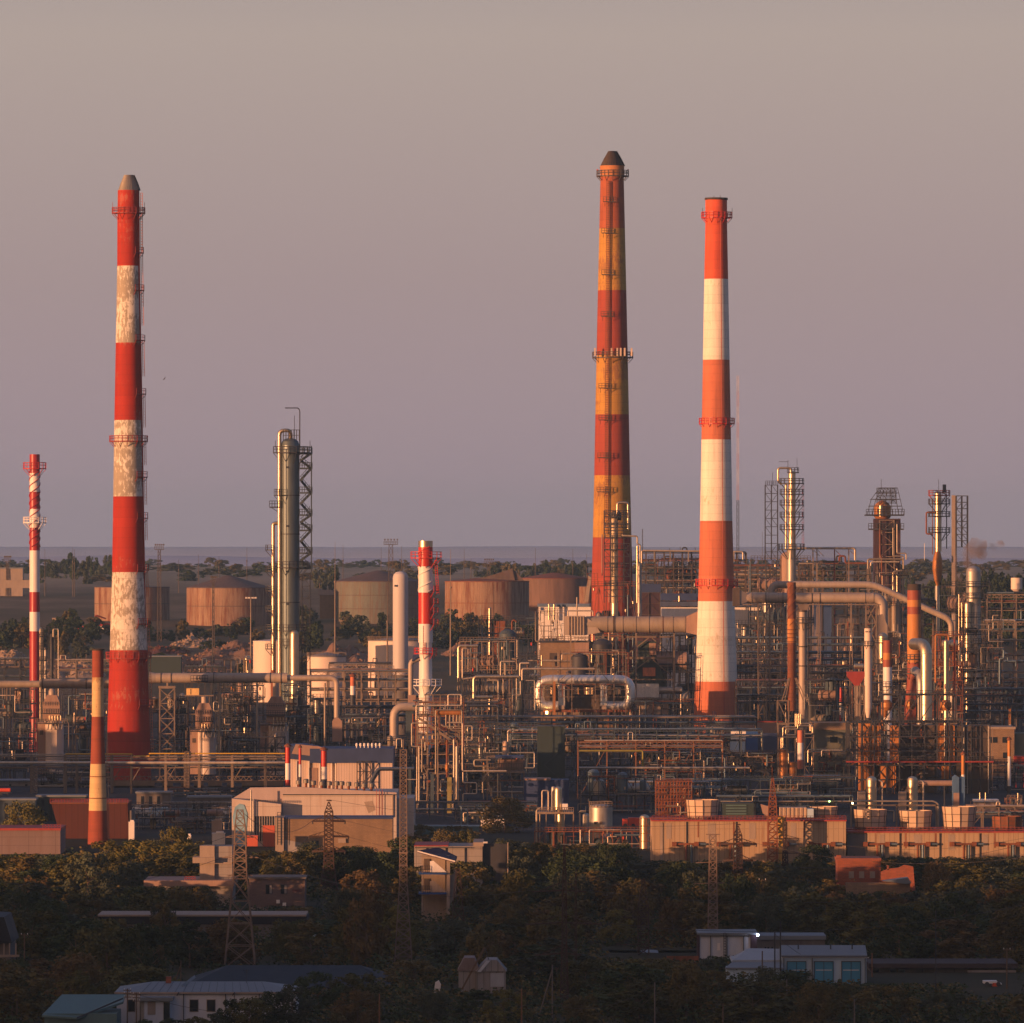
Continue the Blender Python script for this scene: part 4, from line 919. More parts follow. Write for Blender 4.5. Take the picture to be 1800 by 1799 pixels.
# trestles and racks behind, left
rack('truss pipe bridge behind the brick chimney at the edge of the waste slope', 2080, 62, 205, [1161, 1178], 31, 5, 34, 4, STEEL)
rack('low pipe rack crossing between the finned stack and the frame edge', 2000, -20, 62, [1158, 1174, 1190], 32, 6, 30, 4, STEELD)
unit('cluttered dark unit with small lit valves at the frame edge under the long duct', 1850, -15, 60, 1212, 33, 8, 4, 5, STEELD, nv=9, npip=18)
unit('dark frame crowded with pipes between the domed furnace and the brick chimney', 1790, 108, 190, 1222, 34, 8, 5, 5, STEELD, nv=9, npip=20)
unit('dark piped frame behind the lattice tower beside the tallest red chimney', 1780, 262, 342, 1228, 35, 8, 5, 5, STEELD, nv=8, npip=18)
unit('blue shaded frame with a bent pale pipe between two furnaces', 1800, 386, 462, 1206, 36, 8, 4, 6, STEELD, nv=5, npip=12)
unit('low dark frame under the front pipe rack near the road tanker', 1690, -12, 60, 1300, 37, 5, 4, 4, STEELD, nv=5, npip=8)
unit('low frame with pumps and small tanks behind the front pipe rack', 1690, 400, 500, 1296, 38, 5, 6, 4, STEELD, nv=6, npip=10)
unit('small unit with a cluster of lit valves above the long duct', 1980, 393, 440, 1160, 39, 6, 4, 4, STEEL, vm=[SILVER, DUCT], nv=10, npip=10)
rack('rack with short vent pipes above the long duct', 1960, 325, 395, [1172, 1184], 40, 5, 12, 3, STEELD, rr=(.6, 1.2))
t = Thing('access_stair', 'dark zigzag access stair between the furnaces', 'stair', 1720, 425); s = t.part('flight', STEELB)
s.stair(405, 1286, 437, 1314, 0); s.stair(440, 1320, 405, 1338, 1.5); t.part('frame', STEELB).scaf(403, 1286, 440, t.gy, 0, 4, 1, 3, 1, 1.2, 0)
t = Thing('lit_cabin', 'small yellow lit cabin on a platform beside the lattice tower', 'cabin', 1745, 338)
c = t.part('cabin', mat('cream_cabin_sheet', (0.75, 0.5, 0.2), 0.45)); c.box(328, 1222, 350, 1210, -1, 2); t.part('roof', STEELD).box(326, 1210, 352, 1208.5, -1.3, 2.3)
t.part('window_bar', STEELD, c).box(335, 1221, 336, 1211, -1.1, -1.0); l = t.part('platform', STEEL); l.box(324, 1224, 376, 1222, -1.5, 2.5); l.bar((330, t.gy, 0), (330, 1224, 0), 1.6).bar((368, t.gy, 0), (368, 1224, 0), 1.6)
# golden column group far left
t = Thing('column_group', 'small golden clad column with a pipe loop beside the finned stack', 'column', 2040, 85)
column(t, 72, t.gy, 1106, 3.6, SILVER, seams=4); column(t, 80, t.gy, 1140, 2.2, SILVER2); column(t, 91, t.gy, 1116, 3.3, STEELD)
t.part('pipe', PIPE).tube([(94, 1120, -1), (94, 1106, -1), (103, 1106, -1), (103, t.gy, -1)], 1.1, 8)
t.part('frame', STEELD).scaf(64, 1102, 96, t.gy, -1.5, 3, 3, 7, 1, 0.9, 0.25)
for y in (1120, 1142, 1162, 1186): t.part('gallery', STEELD).ringdeck(74, y, 4, 9, 6, 0.7, 10, brack=False)

# ------------------------------------------------------------------ the tall silver column
t = Thing('distillation_column', 'tall silver distillation column with zigzag stairs and a hooked davit on top', 'column', 1780, 512)
b = t.gy; column(t, 510, b, 783, 16.5, COLSH, seams=9, seg=28)
t.part('overhead_pipe', SILVER).tube([(491.5, b, -1), (491.5, 757, -1), (511, 757, -1), (511, 772, 0)], 3.4, 14, bend=2.6)
column(t, 518, b, 1114, 8.2, SILVER, 'slim_column', dd=-3.4, seams=3)
t.part('column_skirt', STEELD).lathe(520, [(b, 15), (1262, 13), (1225, 12)], 18, -2.6)
t.part('side_pipe', SILVER).tube([(480, 1178, 1), (480, 920, 1), (490, 920, 1)], 3.2, 12, bend=2.2)
t.part('side_column', RUST).lathe(480, [(b, 4.5), (1122, 4.5)], 12, 1.4)
t.part('riser', PIPEB).tube([(503, 790, -2.3), (503, 1240, -2.3)], 0.8, 6)
for y, a0, a1, ro in ((797, 0, 6.283, 32), (872, 2.2, 4.1, 30), (999, 0, 6.283, 30), (1110, 0, 6.283, 26), (1135, 0, 6.283, 24)): t.part('gallery', STEELD).ringdeck(512, y, 15, ro, 10, 0.9, 16, a0=a0, a1=a1)
for y in (968, 1005, 1040, 1075, 1108, 1142): t.part('gallery', STEELD).ringdeck(480, y, 3, 13, 8, 1.0, 10, a0=1.8, a1=4.6)
g = t.part('side_landing', STEELD); g.box(474, 893, 493, 891, -2, 1); g.rail(474, 493, 891, 10, -2, 1.0, 4.5); g.bar((493, 903, -1), (478, 893, -1), 1)
g = t.part('hoop_rail', STEELD)
for y in (872, 940, 1060): g.ringdeck(510, y, 16.2, 17.2, .4, .5, 20, brack=False, th=1)
g = t.part('top_cage', STEELD); g.scaf(498, 756, 526, 775, -1.5, 1.5, 6, 2, 1, 0.7, 0.0)
yy = [797, 823, 866, 905, 932, 972, 999]
for i, y in enumerate(yy):
    l = t.part('stair_landing', STEELB); l.box(527, y+2.2, 549, y-0.5, -1.5, 1.5); l.rail(527, 549, y-0.5, 9, -1.5, 1.2, 4.4)
    if i < len(yy)-1:
        s = t.part('stair_flight', STEELB); s.stair(548, y, 528, y+(yy[i+1]-y)*0.52, -1.2, 4.2); s.stair(528, y+(yy[i+1]-y)*0.48, 546, yy[i+1], 1.2, 4.2)
t.part('stair_mast', STEELB).bar((547.5, 1010, -1.6), (547.5, 784, -1.6), 1.7).bar((547.5, 1010, 1.6), (547.5, 784, 1.6), 1.4)
lf = t.part('lower_stair', STEELD); lf.scaf(531, 1010, 545, 1262, -1.5, 1.5, 1, 12, 1, 1.1, 0.8)
t.part('davit', STEELD).tube([(527, 800), (527, 722), (524, 717.5), (501, 717.5)], 0.9, 6); t.part('davit_post', STEELD).bar((517.5, 775), (517.5, 731), 0.9)
for x, y in ((484, 775), (545, 775), (544, 852), (544, 890)): t.part('warning_lamp', STEELD).bar((x, y+12), (x, y), 0.9)
for y in (822, 925, 1005, 1062): t.part('nozzle', STEELD).tube([(506, y, -2.6), (506, y, -1.9)], 1.8, 8)

# pale cylinder
t = Thing('tall_vessel', 'plain pale cylinder vessel with a rounded top beside the stout striped stack', 'vessel', 2080, 704)
column(t, 704, 1187, 1015, 13.5, mat('pale_grey_vessel_paint', (0.52, 0.47, 0.45), 0.6, var=0.06, scale=0.3), 'shell', seg=30)
t.part('nozzle', STEELD).tube([(695, 1030, -2.7), (695, 1030, -2.1)], 1.8, 8); t.part('skirt', CONCD).lathe(704, [(t.gy, 14.5), (1187, 14.5)], 20)

# ------------------------------------------------------------------ middle shaded area
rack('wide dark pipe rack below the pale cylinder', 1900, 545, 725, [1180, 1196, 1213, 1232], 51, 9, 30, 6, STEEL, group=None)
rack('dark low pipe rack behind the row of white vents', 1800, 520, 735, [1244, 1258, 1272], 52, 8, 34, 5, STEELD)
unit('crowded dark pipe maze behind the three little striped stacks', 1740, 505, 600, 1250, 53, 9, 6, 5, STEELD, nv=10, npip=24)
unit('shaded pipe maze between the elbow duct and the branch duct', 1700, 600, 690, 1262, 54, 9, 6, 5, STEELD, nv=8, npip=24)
rack('blue topped pipe bridge with dark railings before the cream tanks', 2120, 578, 700, [1168, 1178], 55, 5, 24, 4, STEEL)
t = Thing('bin', 'upright rusty tan bin in the pipe maze beside the branch duct', 'bin', 1690, 592)
p = t.part('shell', HEATER); p.box(584, 1304, 601, 1268, 0, 2.5); p.poly([(584, 1268), (601, 1268), (595, 1262), (588, 1262)], 0.2, 2.3); t.part('leg', STEELD).box(586, t.gy, 588, 1304, 0.2, .5); t.part('leg', STEELD).box(598, t.gy, 600, 1304, 0.2, .5)
def mini_stack(label, D, cx, r, yb, ymid, yt, cap=True, low=None, group='short striped stacks', mt=(GLRED, GLWHT)):
    t = Thing('striped_stack', label, 'stack', D, cx, group)
    s = t.part('shaft', list(mt)); s.lathe(cx, [(yb, r), (ymid, r)], 16, 0, [1], cap=False); s.lathe(cx, [(ymid, r), (yt, r)], 16, 0, [0])
    if low: s.lathe(cx, [(yb, r+.05), (low, r+.05)], 16, 0, [0], cap=False)
    if cap: c = t.part('rain_cap', RUST); c.lathe(cx, [(yt-1, r*1.5), (yt-4, r*1.3), (yt-7, r*0.2)], 14)
    t.part('pedestal', STEELD).lathe(cx, [(t.gy, r*1.1), (yb, r*1.1)], 12); return t
mini_stack('short faded orange and white stack in front of the cream tanks', 1880, 620, 4.4, 1222, 1206, 1190, mt=(mat('faded_orange_paint', (0.55, 0.15, 0.07), 0.6), GLWHT))
mini_stack('stoutest of the short red and white stacks, first beside the furnace', 1500, 506, 4.6, 1381, 1342, 1314, low=1371)
mini_stack('thinnest short red and white stack in the middle of the three', 1515, 527.5, 2.4, 1366, 1344, 1316)
mini_stack('short red and white stack with a rusty rain cap, last of the three', 1500, 569.5, 5.0, 1370, 1348, 1320)
# blue topped white hall
t = Thing('compressor_hall', 'long ribbed pale hall with a dark blue roof band behind the little striped stacks', 'hall', 1540, 640)
t.part('wall', WALLB).box(507, t.gy, 592, 1334, 0, 20); t.part('wall', WALLB).box(592, t.gy, 690, 1341, -1.5, 20)
t.part('roof_band', BLUE).box(545, 1341, 692, 1316, -2, 19); t.part('roof_band', BLUE).poly([(506, 1334), (545, 1338), (592, 1343), (592, 1322), (530, 1310), (506, 1312)], -0.5, 18)
t.part('roof_slab', HEATER).poly([(513, 1325), (586, 1333), (596, 1324), (560, 1312), (520, 1308)], -1.2, -0.6)
for x in (520, 542, 561, 582, 589): t.part('downpipe', GLWHT).box(x, t.gy, x+1.6, 1338, -0.6, -0.2)
t.part('door', HEATER).box(543, 1385, 558, 1350, -0.15, 0.02); t.part('steel_bracing', STEELD).scaf(628, 1338, 652, 1392, -3, -2, 2, 3, 1, 1.4, 1.0)
for i in range(7):
    t = Thing('roof_vent', f'{["first","second","third","fourth","fifth","sixth","seventh"][i]} of seven small white roof vents, counted from the little striped stacks', 'vent', 1545, 627+i*7, 'row of white vents on the blue roof', z=H+(HY-1318)*1545/F)
    p = t.part('stem', GLWHT); x = 627+i*6.8; p.lathe(x, [(1318, 0.9), (1312, 0.9)], 8); t.part('cowl', GLWHT).lathe(x, [(1312, 1.9), (1308, 2.1), (1306.5, 1.3)], 10)
# elbow duct
t = Thing('elbow_duct', 'thick pale elbow duct bending down beside the stout striped stack', 'duct', 1640, 690)
t.part('duct', DUCT2).tube([(735, 1243, 1), (692.5, 1243, 0), (692.5, 1328, 0)], 7.6, 22, bend=3.4); t.part('stand', STEELD).lathe(692, [(t.gy, 9), (1328, 8)], 12)
t = Thing('standing_duct', 'pale vertical duct with a hooked top leaning on the stout striped stack', 'duct', 1690, 722)
t.part('duct', DUCT2).tube([(722, 1240, 0), (722, 1163, 0), (738, 1158, 0)], 4.6, 14, bend=2.5); t.part('casing', HEATER).box(717, 1250, 731, 1222, -1, 1.5); t.part('blue_head', BLUE).poly([(724, 1163), (737, 1154), (734, 1150), (726, 1152)], -1, 1)
t.part('stand', STEELB).box(713, t.gy, 727, 1250, 0, 2)
t = Thing('knee_pipe', 'silver pipe with a slanting knee above the row of roof cowls', 'pipe', 1500, 690)
t.part('pipe', SILVER2).tube([(651, 1377, 0), (665, 1352, 0), (728, 1352, 0)], 3.4, 12, bend=1.6); t.part('stand', STEELD).bar((666, t.gy, 0), (666, 1355, 0), 2).bar((716, t.gy, 0), (716, 1355, 0), 2)
# roof cowls
cow = mat('cowl_galvanised', (0.22, 0.19, 0.155), 0.55, 0.4, 0.2)
for i, (x, y) in enumerate(((525, 1386), (538, 1384), (551, 1387), (566, 1388), (579, 1388), (592, 1388), (601, 1388), (613, 1389), (627, 1390), (640, 1391), (653, 1391))):
    t = Thing('roof_cowl', f'{["first","second","third","fourth","fifth","sixth","seventh","eighth","ninth","tenth","eleventh"][i]} grey roof cowl along the ridge of the big white building', 'roof cowl', 1325, x, 'grey cowls along the white building roof', z=H+(HY-y-3)*1325/F)
    t.part('neck', RUST).lathe(x, [(y+3, 2.2), (y-7, 2.2)], 10); t.part('hood', cow).lathe(x, [(y-7, 4.6), (y-13, 4.8), (y-14.5, 3.5)], 14)
# ------------------------------------------------------------------ process tower in the centre
t = Thing('pipe_tower', 'tall tan steel tower wrapped in looping pipes in front of the stout striped stack', 'process tower', 1480, 770)
t.part('frame', STEEL).scaf(733, 1258, 805, t.gy, 0, 9, 4, 5, 1, 2.0, 0.35)
t.part('frame', STEEL).scaf(748, 1222, 812, 1258, 0, 6, 5, 2, 1, 1.1, 0.2)
for y in (1258, 1240, 1308, 1352): t.part('railing', STEEL).rail(733, 812, y, 7, -0.3, 0.8, 6)
ld = t.part('exchanger_drum', AMBER); ld.hcyl(768, 810, 1253, 4.6, 16, -1)
for i, x in enumerate((774, 784, 791, 797, 803, 809)): t.part('drop_pipe', PIPE, ld).tube([(x, 1256, -1.2), (x, 1272+(i % 3)*4, -1.2), (x+5, 1277+(i % 3)*4, -1.2), (812, 1277+(i % 3)*4, -1.2)] if x < 800 else [(x, 1256, -1.2), (x, 1270, -1.2)], 1.2, 8)
t.part('stair', STEEL).stair(736, 1262, 802, 1308, -1.5, 4)
for pts, q in (([(732, 1266), (732, 1240), (811, 1240), (811, 1221), (788, 1221), (788, 1240)], 1.2), ([(747, 1271), (724, 1271), (724, 1312), (740, 1312)], 1.3), ([(737, 1408), (737, 1312)], 1.5), ([(742, 1357), (742, 1300)], 1.2), ([(786, 1270), (813, 1270), (813, 1355), (890, 1355)], 1.4), ([(766, 1410), (766, 1248), (812, 1248), (812, 1270)], 1.2),
               ([(814, 1357), (814, 1376), (838, 1376), (838, 1395), (814, 1395), (814, 1420)], 1.2), ([(803, 1405), (803, 1312)], 2.2), ([(733, 1410), (733, 1330)], 1.0), ([(712, 1370), (735, 1370)], 0.9), ([(816, 1276), (830, 1276), (830, 1301), (816, 1301)], .8), ([(798, 1300), (798, 1405)], 1.6)):
    t.part('pipe', PIPE).tube([(x, y, -2.0) for x, y in pts], q, 8)
t.part('pillar', STEELB).box(757, t.gy, 763, 1360, -2.5, -1.8); t.part('pillar', mat('yellow_green_pillar', (0.30, 0.24, 0.08), 0.6, grime=0.2)).box(786, t.gy, 794, 1366, -2.6, -1.8); t.part('pillar', STEELB).box(718, t.gy-20, 723, 1352, -2, -1.4)
t.part('brown_pipe', RUST).tube([(786, 1366, -2.2), (786, 1300, -2.2)], 2.0, 8); t.part('valve', AMBER).lathe(786, [(1358, 1.5), (1352, 3.4), (1345, 3.4), (1340, 1.5)], 10, -2.2)
r_ = random.Random(5)
for i in range(16):
    x = 736+66*r_.random(); y = 1280+130*r_.random(); t.part(r_.choice(['pump', 'valve', 'drum']), r_.choice([SILVER2, AMBER, RUST, HEATER])).hcyl(x, x+3+5*r_.random(), y, 1.2+1.8*r_.random(), 8, 1+6*r_.random())
for i in range(26):
    x = 735+70*r_.random(); y = 1262+150*r_.random(); a = [(x, y, 1+7*r_.random())]
    a += [(x+(r_.random()-.5)*40, y, a[0][2])]; a += [(a[1][0], y+(r_.random()-.5)*60, a[0][2])]; t.part('pipe', r_.choice([PIPE, RUST, STEEL, SILVER2])).tube(a, .5+.9*r_.random(), 6)
# platform house right of the tower
t = Thing('platform_house', 'two level steel platform with a blue roof and bright pipes beside the pipe tower', 'platform', 1520, 890)
t.part('frame', STEEL).scaf(856, 1330, 921, t.gy, 0, 6, 3, 4, 1, 1.7, 0.1); t.part('roof', BLUE).box(870, 1333, 921, 1329, -1, 7); t.part('railing', STEEL).rail(858, 921, 1357, 15, -0.4, 0.9, 4.5); t.part('cabin', HEATER).box(875, 1354, 919, 1336, 1, 5); t.part('deck', STEEL).box(855, 1359, 923, 1356, -0.6, 6)
for pts, q, mm in (([(861, 1380), (861, 1392), (918, 1392)], 1.2, PIPE), ([(875, 1360), (875, 1405)], 1.3, SILVER), ([(864, 1400), (864, 1385)], 1.6, SILVER), ([(850, 1405), (850, 1366), (862, 1356)], .9, PIPE), ([(900, 1408), (900, 1390)], 1, PIPE), ([(868, 1405), (925, 1405)], 1.2, PIPEB), ([(880, 1376), (880, 1400)], 1.4, PIPE), ([(862, 1372), (916, 1372)], .7, RUST)):
    t.part('pipe', mm).tube([(x, y, -1) for x, y in pts], q, 8)
for i in range(12): x = 860+r_.random()*56; t.part('valve', r_.choice([RUST, SILVER2, HEATER])).hcyl(x, x+2.5, 1365+r_.random()*38, 1.5, 8, 1+3*r_.random())

# more of the crowded works
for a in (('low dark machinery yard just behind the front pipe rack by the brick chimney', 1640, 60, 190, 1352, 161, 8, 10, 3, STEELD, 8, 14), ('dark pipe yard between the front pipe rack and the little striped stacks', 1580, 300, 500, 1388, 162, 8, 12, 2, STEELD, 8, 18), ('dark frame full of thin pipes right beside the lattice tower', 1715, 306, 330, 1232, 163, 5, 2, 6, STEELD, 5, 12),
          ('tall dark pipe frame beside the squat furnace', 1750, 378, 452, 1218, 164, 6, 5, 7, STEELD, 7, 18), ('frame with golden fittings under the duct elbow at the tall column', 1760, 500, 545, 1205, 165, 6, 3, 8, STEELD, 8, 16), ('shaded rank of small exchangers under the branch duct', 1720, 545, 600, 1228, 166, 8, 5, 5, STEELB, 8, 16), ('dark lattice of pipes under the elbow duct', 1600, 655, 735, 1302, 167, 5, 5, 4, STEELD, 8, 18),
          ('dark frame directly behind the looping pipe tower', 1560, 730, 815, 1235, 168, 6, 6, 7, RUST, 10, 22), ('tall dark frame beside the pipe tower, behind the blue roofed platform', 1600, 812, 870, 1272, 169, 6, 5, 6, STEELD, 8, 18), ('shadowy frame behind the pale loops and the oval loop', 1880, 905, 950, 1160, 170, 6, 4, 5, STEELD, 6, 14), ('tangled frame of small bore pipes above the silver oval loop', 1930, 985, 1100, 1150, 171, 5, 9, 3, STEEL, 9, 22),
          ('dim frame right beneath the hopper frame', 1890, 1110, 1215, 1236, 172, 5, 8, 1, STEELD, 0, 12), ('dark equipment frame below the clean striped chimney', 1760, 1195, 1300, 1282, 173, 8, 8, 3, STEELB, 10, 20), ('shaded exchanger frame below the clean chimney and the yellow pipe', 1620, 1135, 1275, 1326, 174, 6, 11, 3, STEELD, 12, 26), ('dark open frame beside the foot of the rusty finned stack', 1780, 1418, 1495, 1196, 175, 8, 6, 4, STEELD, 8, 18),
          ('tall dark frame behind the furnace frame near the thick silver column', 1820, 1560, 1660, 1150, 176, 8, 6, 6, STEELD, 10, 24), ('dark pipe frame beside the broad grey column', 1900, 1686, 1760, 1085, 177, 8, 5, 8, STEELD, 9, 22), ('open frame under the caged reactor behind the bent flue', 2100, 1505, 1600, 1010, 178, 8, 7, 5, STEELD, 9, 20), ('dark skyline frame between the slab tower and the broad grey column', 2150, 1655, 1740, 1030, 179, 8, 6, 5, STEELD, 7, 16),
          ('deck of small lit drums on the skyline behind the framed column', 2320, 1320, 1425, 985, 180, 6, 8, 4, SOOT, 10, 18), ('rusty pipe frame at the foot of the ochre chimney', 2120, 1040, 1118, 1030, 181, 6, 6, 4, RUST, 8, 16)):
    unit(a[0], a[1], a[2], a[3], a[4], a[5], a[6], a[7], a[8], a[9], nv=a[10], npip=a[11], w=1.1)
for i, (x0_, x1_, y_, D_, m_, l) in enumerate(((65, 150, 1398, 1430, GREENCL, 'low dark green shed before the long grey brown building'), (0, 62, 1404, 1420, STEELB, 'low slate shed at the frame edge above the mauve workshop'), (240, 300, 1392, 1500, CONCD, 'flat dark store behind the red brown hall'), (330, 405, 1400, 1480, CONCD, 'flat dark store beside the big white building'), (150, 190, 1408, 1410, CONCD, 'small dark store behind the brick chimney'))):
    t = Thing('shed', l, 'shed', D_, (x0_+x1_)/2); t.part('wall', m_).box(x0_, t.gy, x1_, y_+3, 0, 6); t.part('roof', ROOFG).box(x0_-2, y_+3, x1_+2, y_, -.4, 6.4)
    for j in range(3): t.part('opening', GLASS).box(x0_+8+j*14, t.gy-3, x0_+13+j*14, y_+8, -.08, .05)
for i, (x_, D_, m_, l) in enumerate(((75, 1440, REDCAB, 'small red lorry parked by the dark green shed'), (215, 1470, GLWHT, 'white lorry on the yard road behind the red brown hall'), (262, 1455, PALEBL, 'pale blue lorry on the yard road before the dark store'), (398, 1460, GLWHT, 'white van tucked beside the big white building'), (856, 1395, GLWHT, 'white van on the yard road behind the teal wall'), (1105, 1400, REDCAB, 'red lorry behind the squat grey tank'))):
    t = Thing('lorry', l, 'lorry', D_, x_); g0 = t.gy; t.part('body', m_).box(x_, g0-3, x_+32, g0-17, 0, 2.3); t.part('cab', m_ if i != 2 else GLWHT).box(x_-11, g0-3, x_-1, g0-15, 0, 2.3); t.part('windscreen', GLASS).box(x_-11.5, g0-9, x_-9, g0-14, .1, 2.2)
    for q in (x_-6, x_+8, x_+26): t.part('wheel', STEELD).tube([(q, g0-3.5, -.1), (q, g0-3.5, .35)], 3.6, 10)
# ------------------------------------------------------------------ unseen blocks added beyond the frame edge to shade the lower works
for i, (x, y, w, d, h, l) in enumerate(((-178, 1400, 22, 16, 13, 'first'), (-190, 1470, 22, 22, 19, 'second'), (-156, 1654, 12, 20, 27, 'third'), (-205, 1690, 24, 26, 22, 'fourth'), (-240, 1790, 30, 40, 20, 'fifth'), (-230, 1340, 30, 16, 14, 'sixth'), (-290, 1600, 30, 60, 21, 'seventh'), (-152, 1560, 20, 80, 19, 'eighth'), (-134, 1340, 16, 40, 18, 'ninth'), (-136, 1408, 14, 14, 18, 'tenth'))):
    px = 900+x/(y/F); t = Thing('shade_block', f'unseen clad block added for shade beyond the finned stack, {l} of its row', 'shade block', y, px, 'shade blocks added beyond the frame')
    b = t.part('casing', HEATER); b.boxm(x-w/2, x+w/2, y, y+d, 2, h*0.8); b.boxm(x-w/4, x+w/4, y+2, y+d*0.7, h*0.8, h)
    f = t.part('frame', STEELD)
    for sx in (-1, 1):
        for j in range(5):
            yy_ = y-1+(d+2)*j/4; f.barw(Vector((x+sx*(w/2+1), yy_, 0)), Vector((x+sx*(w/2+1), yy_, h*0.85)), 0.5)
    for j in range(3): f.boxm(x-w/2-1.5, x+w/2+1.5, y-1.5, y+d+1.5, h*0.25*(j+1), h*0.25*(j+1)+0.3)
    for j in range(3): t.part('stack', SILVER2).lathe(px-w*3+w*3*j, [(t.gy-h/t.k*0.8, 4), (t.gy-h/t.k*1.12, 4)], 12, d*0.4)

# ------------------------------------------------------------------ buildings along the near edge of the plant
t = Thing('sheet_hall', 'red brown ribbed sheet hall behind the brick chimney', 'hall', 1345, 158)
t.part('wall', ROOFR).poly([(90, 1412), (224, 1412), (228, t.gy+4), (108, t.gy+4)], 0, 14); t.part('railing', RAILRED).rail(88, 225, 1412, 7, 0, 0.8, 5); t.part('ridge', RUST).box(88, 1413, 225, 1411, -0.3, 14)
t.part('end_wall', CONCD).box(228, t.gy+2, 231, 1425, 0, 12)
t = Thing('workshop', 'grey panelled workshop with a rusty flat roof at the frame edge', 'building', 1275, 50)
t.part('wall', panel_mat('mauve_grey_panels', (0.20, 0.145, 0.14), 5, 1.6, 0.4)).box(-20, t.gy+2, 106, 1459, 0, 15); t.part('roof', RAILRED).box(-21, 1460, 107, 1456, -0.4, 15.4); t.part('railing', RAILRED).rail(75, 107, 1456, 6, -0.2, 0.7, 5)
t = Thing('big_white_building', 'big white panelled building with a blue painted patch on its end', 'building', 1312, 600)
t.part('wall', WALLW).box(497, t.gy+2, 697, 1396, 0, 30); t.part('wall', WALLW).box(697, t.gy+2, 727, 1405, 4, 24)
t.part('roof', mat('pink_grey_roof', (0.42, 0.33, 0.30), 0.8, var=0.1)).poly([(440, 1385), (526, 1384), (697, 1393.5), (697, 1396), (497, 1412), (409, 1404)], 0.3, 1.5)
w_ = t.part('end_wing', WALLW); w_.poly([(408.5, 1403), (495, 1413), (495, t.gy+2), (408.5, t.gy+2)], -3, 0)
for i in range(10): t.part('window', GLASS, w_).box(449+i*4.4, 1478, 451.4+i*4.4, 1434, -3.1, -2.9)
t.part('painted_patch', mat('pale_blue_mural', (0.22, 0.38, 0.48), 0.8, var=0.35, scale=0.9)).poly([(414, 1418), (422, 1412), (430, 1414), (436, 1430), (433, 1470), (436, 1498), (411, 1498), (413, 1460), (410, 1436)], -3.12, -2.98)
t.part('door', DOORR).box(463, 1490, 484, 1450, -3.4, -3.0); t.part('railing', STEELD).rail(450, 495, 1410, 4, -2.8, .6, 3)
t.part('flue', SILVER2).tube([(442.5, 1470, -3.6), (442.5, 1388, -3.6)], 1.4, 8); t.part('flue', SILVER2).tube([(446.5, 1470, -3.6), (446.5, 1402, -3.6)], 0.8, 8)
for i, x in enumerate((662, 667, 672)): t.part('ladder', RAILRED).bar((x, 1437, -0.4), (x, 1388, -0.4), 0.8)
t = Thing('tan_annexe', 'windowless tan brick annexe in front of the big white building', 'building', 1283, 590)
t.part('wall', WALLTAN).box(499, t.gy+2, 690, 1440, 0, 10); t.part('side_wall', CONC).box(484, t.gy+2, 499, 1437, -0.6, 8); t.part('parapet', BLUE).box(499, 1440, 691, 1437, -0.3, 10.2); t.part('ladder', STEELD).scaf(488, 1428, 494, 1485, -1.2, -0.6, 1, 12, 1, 0.8, 0); t.part('sign_box', CONC).box(594, 1482, 608, 1474, -0.4, 0)
b = one('container', 'small orange red container at the foot of the white building end wing', 'container', 1274, 443, DOORR); b.box(434, 1488, 453, 1470, 0, 2.4); b.box(433.5, 1470, 453.5, 1469, -0.1, 2.5)
for i, (x, y, w, m, l) in enumerate(((384, 1470, 22, GLWHT, 'white tarpaulin covered stack beside the white building'), (386, 1474, 10, CONC, 'small pale crate in front of the white tarpaulin'), (231, 1450, 10, GLWHT, 'small white box beside the red brown hall'), (381, 1448, 18, CONC, 'tan crate by the pipe stands near the white building'), (332, 1474, 7, GLWHT, 'little white cabinet under the frame stair'))):
    b = one('crate', l, 'crate', 1318+i*6, x, m); g0 = b.t.gy; b.box(x-w/2, g0, x+w/2, y-4, 0, 2); b.box(x-w/2-0.5, y-4, x+w/2+0.5, y-5, -0.1, 2.1); b.box(x-w*0.2, y-5, x+w*0.4, y-8, 0.2, 1.5)
t = Thing('pipe_line', 'low pale pipe with elbows running to the white building', 'pipe', 1420, 330)
t.part('pipe', PIPE).tube([(225, 1430, 0), (266, 1430, 0), (266, 1420, 0), (284, 1420, 0), (284, 1411, 0), (410, 1411, 0)], 1.4, 8, bend=3); t.part('pipe', PIPEB).tube([(205, 1424, 1), (410, 1424, 1)], 1.0, 7)
for x in (230, 278, 284, 290, 297, 303): t.part('stand', PIPE).bar((x, t.gy, 0), (x-2 if x > 280 else x, 1431, 0), 1.8)
unit('low frame with a stair and handrails beside the red brown hall', 1370, 308, 360, 1441, 61, 4, 3, 2, STEEL, nv=3, npip=6)
unit('shaded low pipework yard between the red brown hall and the white building', 1390, 232, 400, 1418, 62, 8, 9, 2, STEELD, nv=9, npip=16)
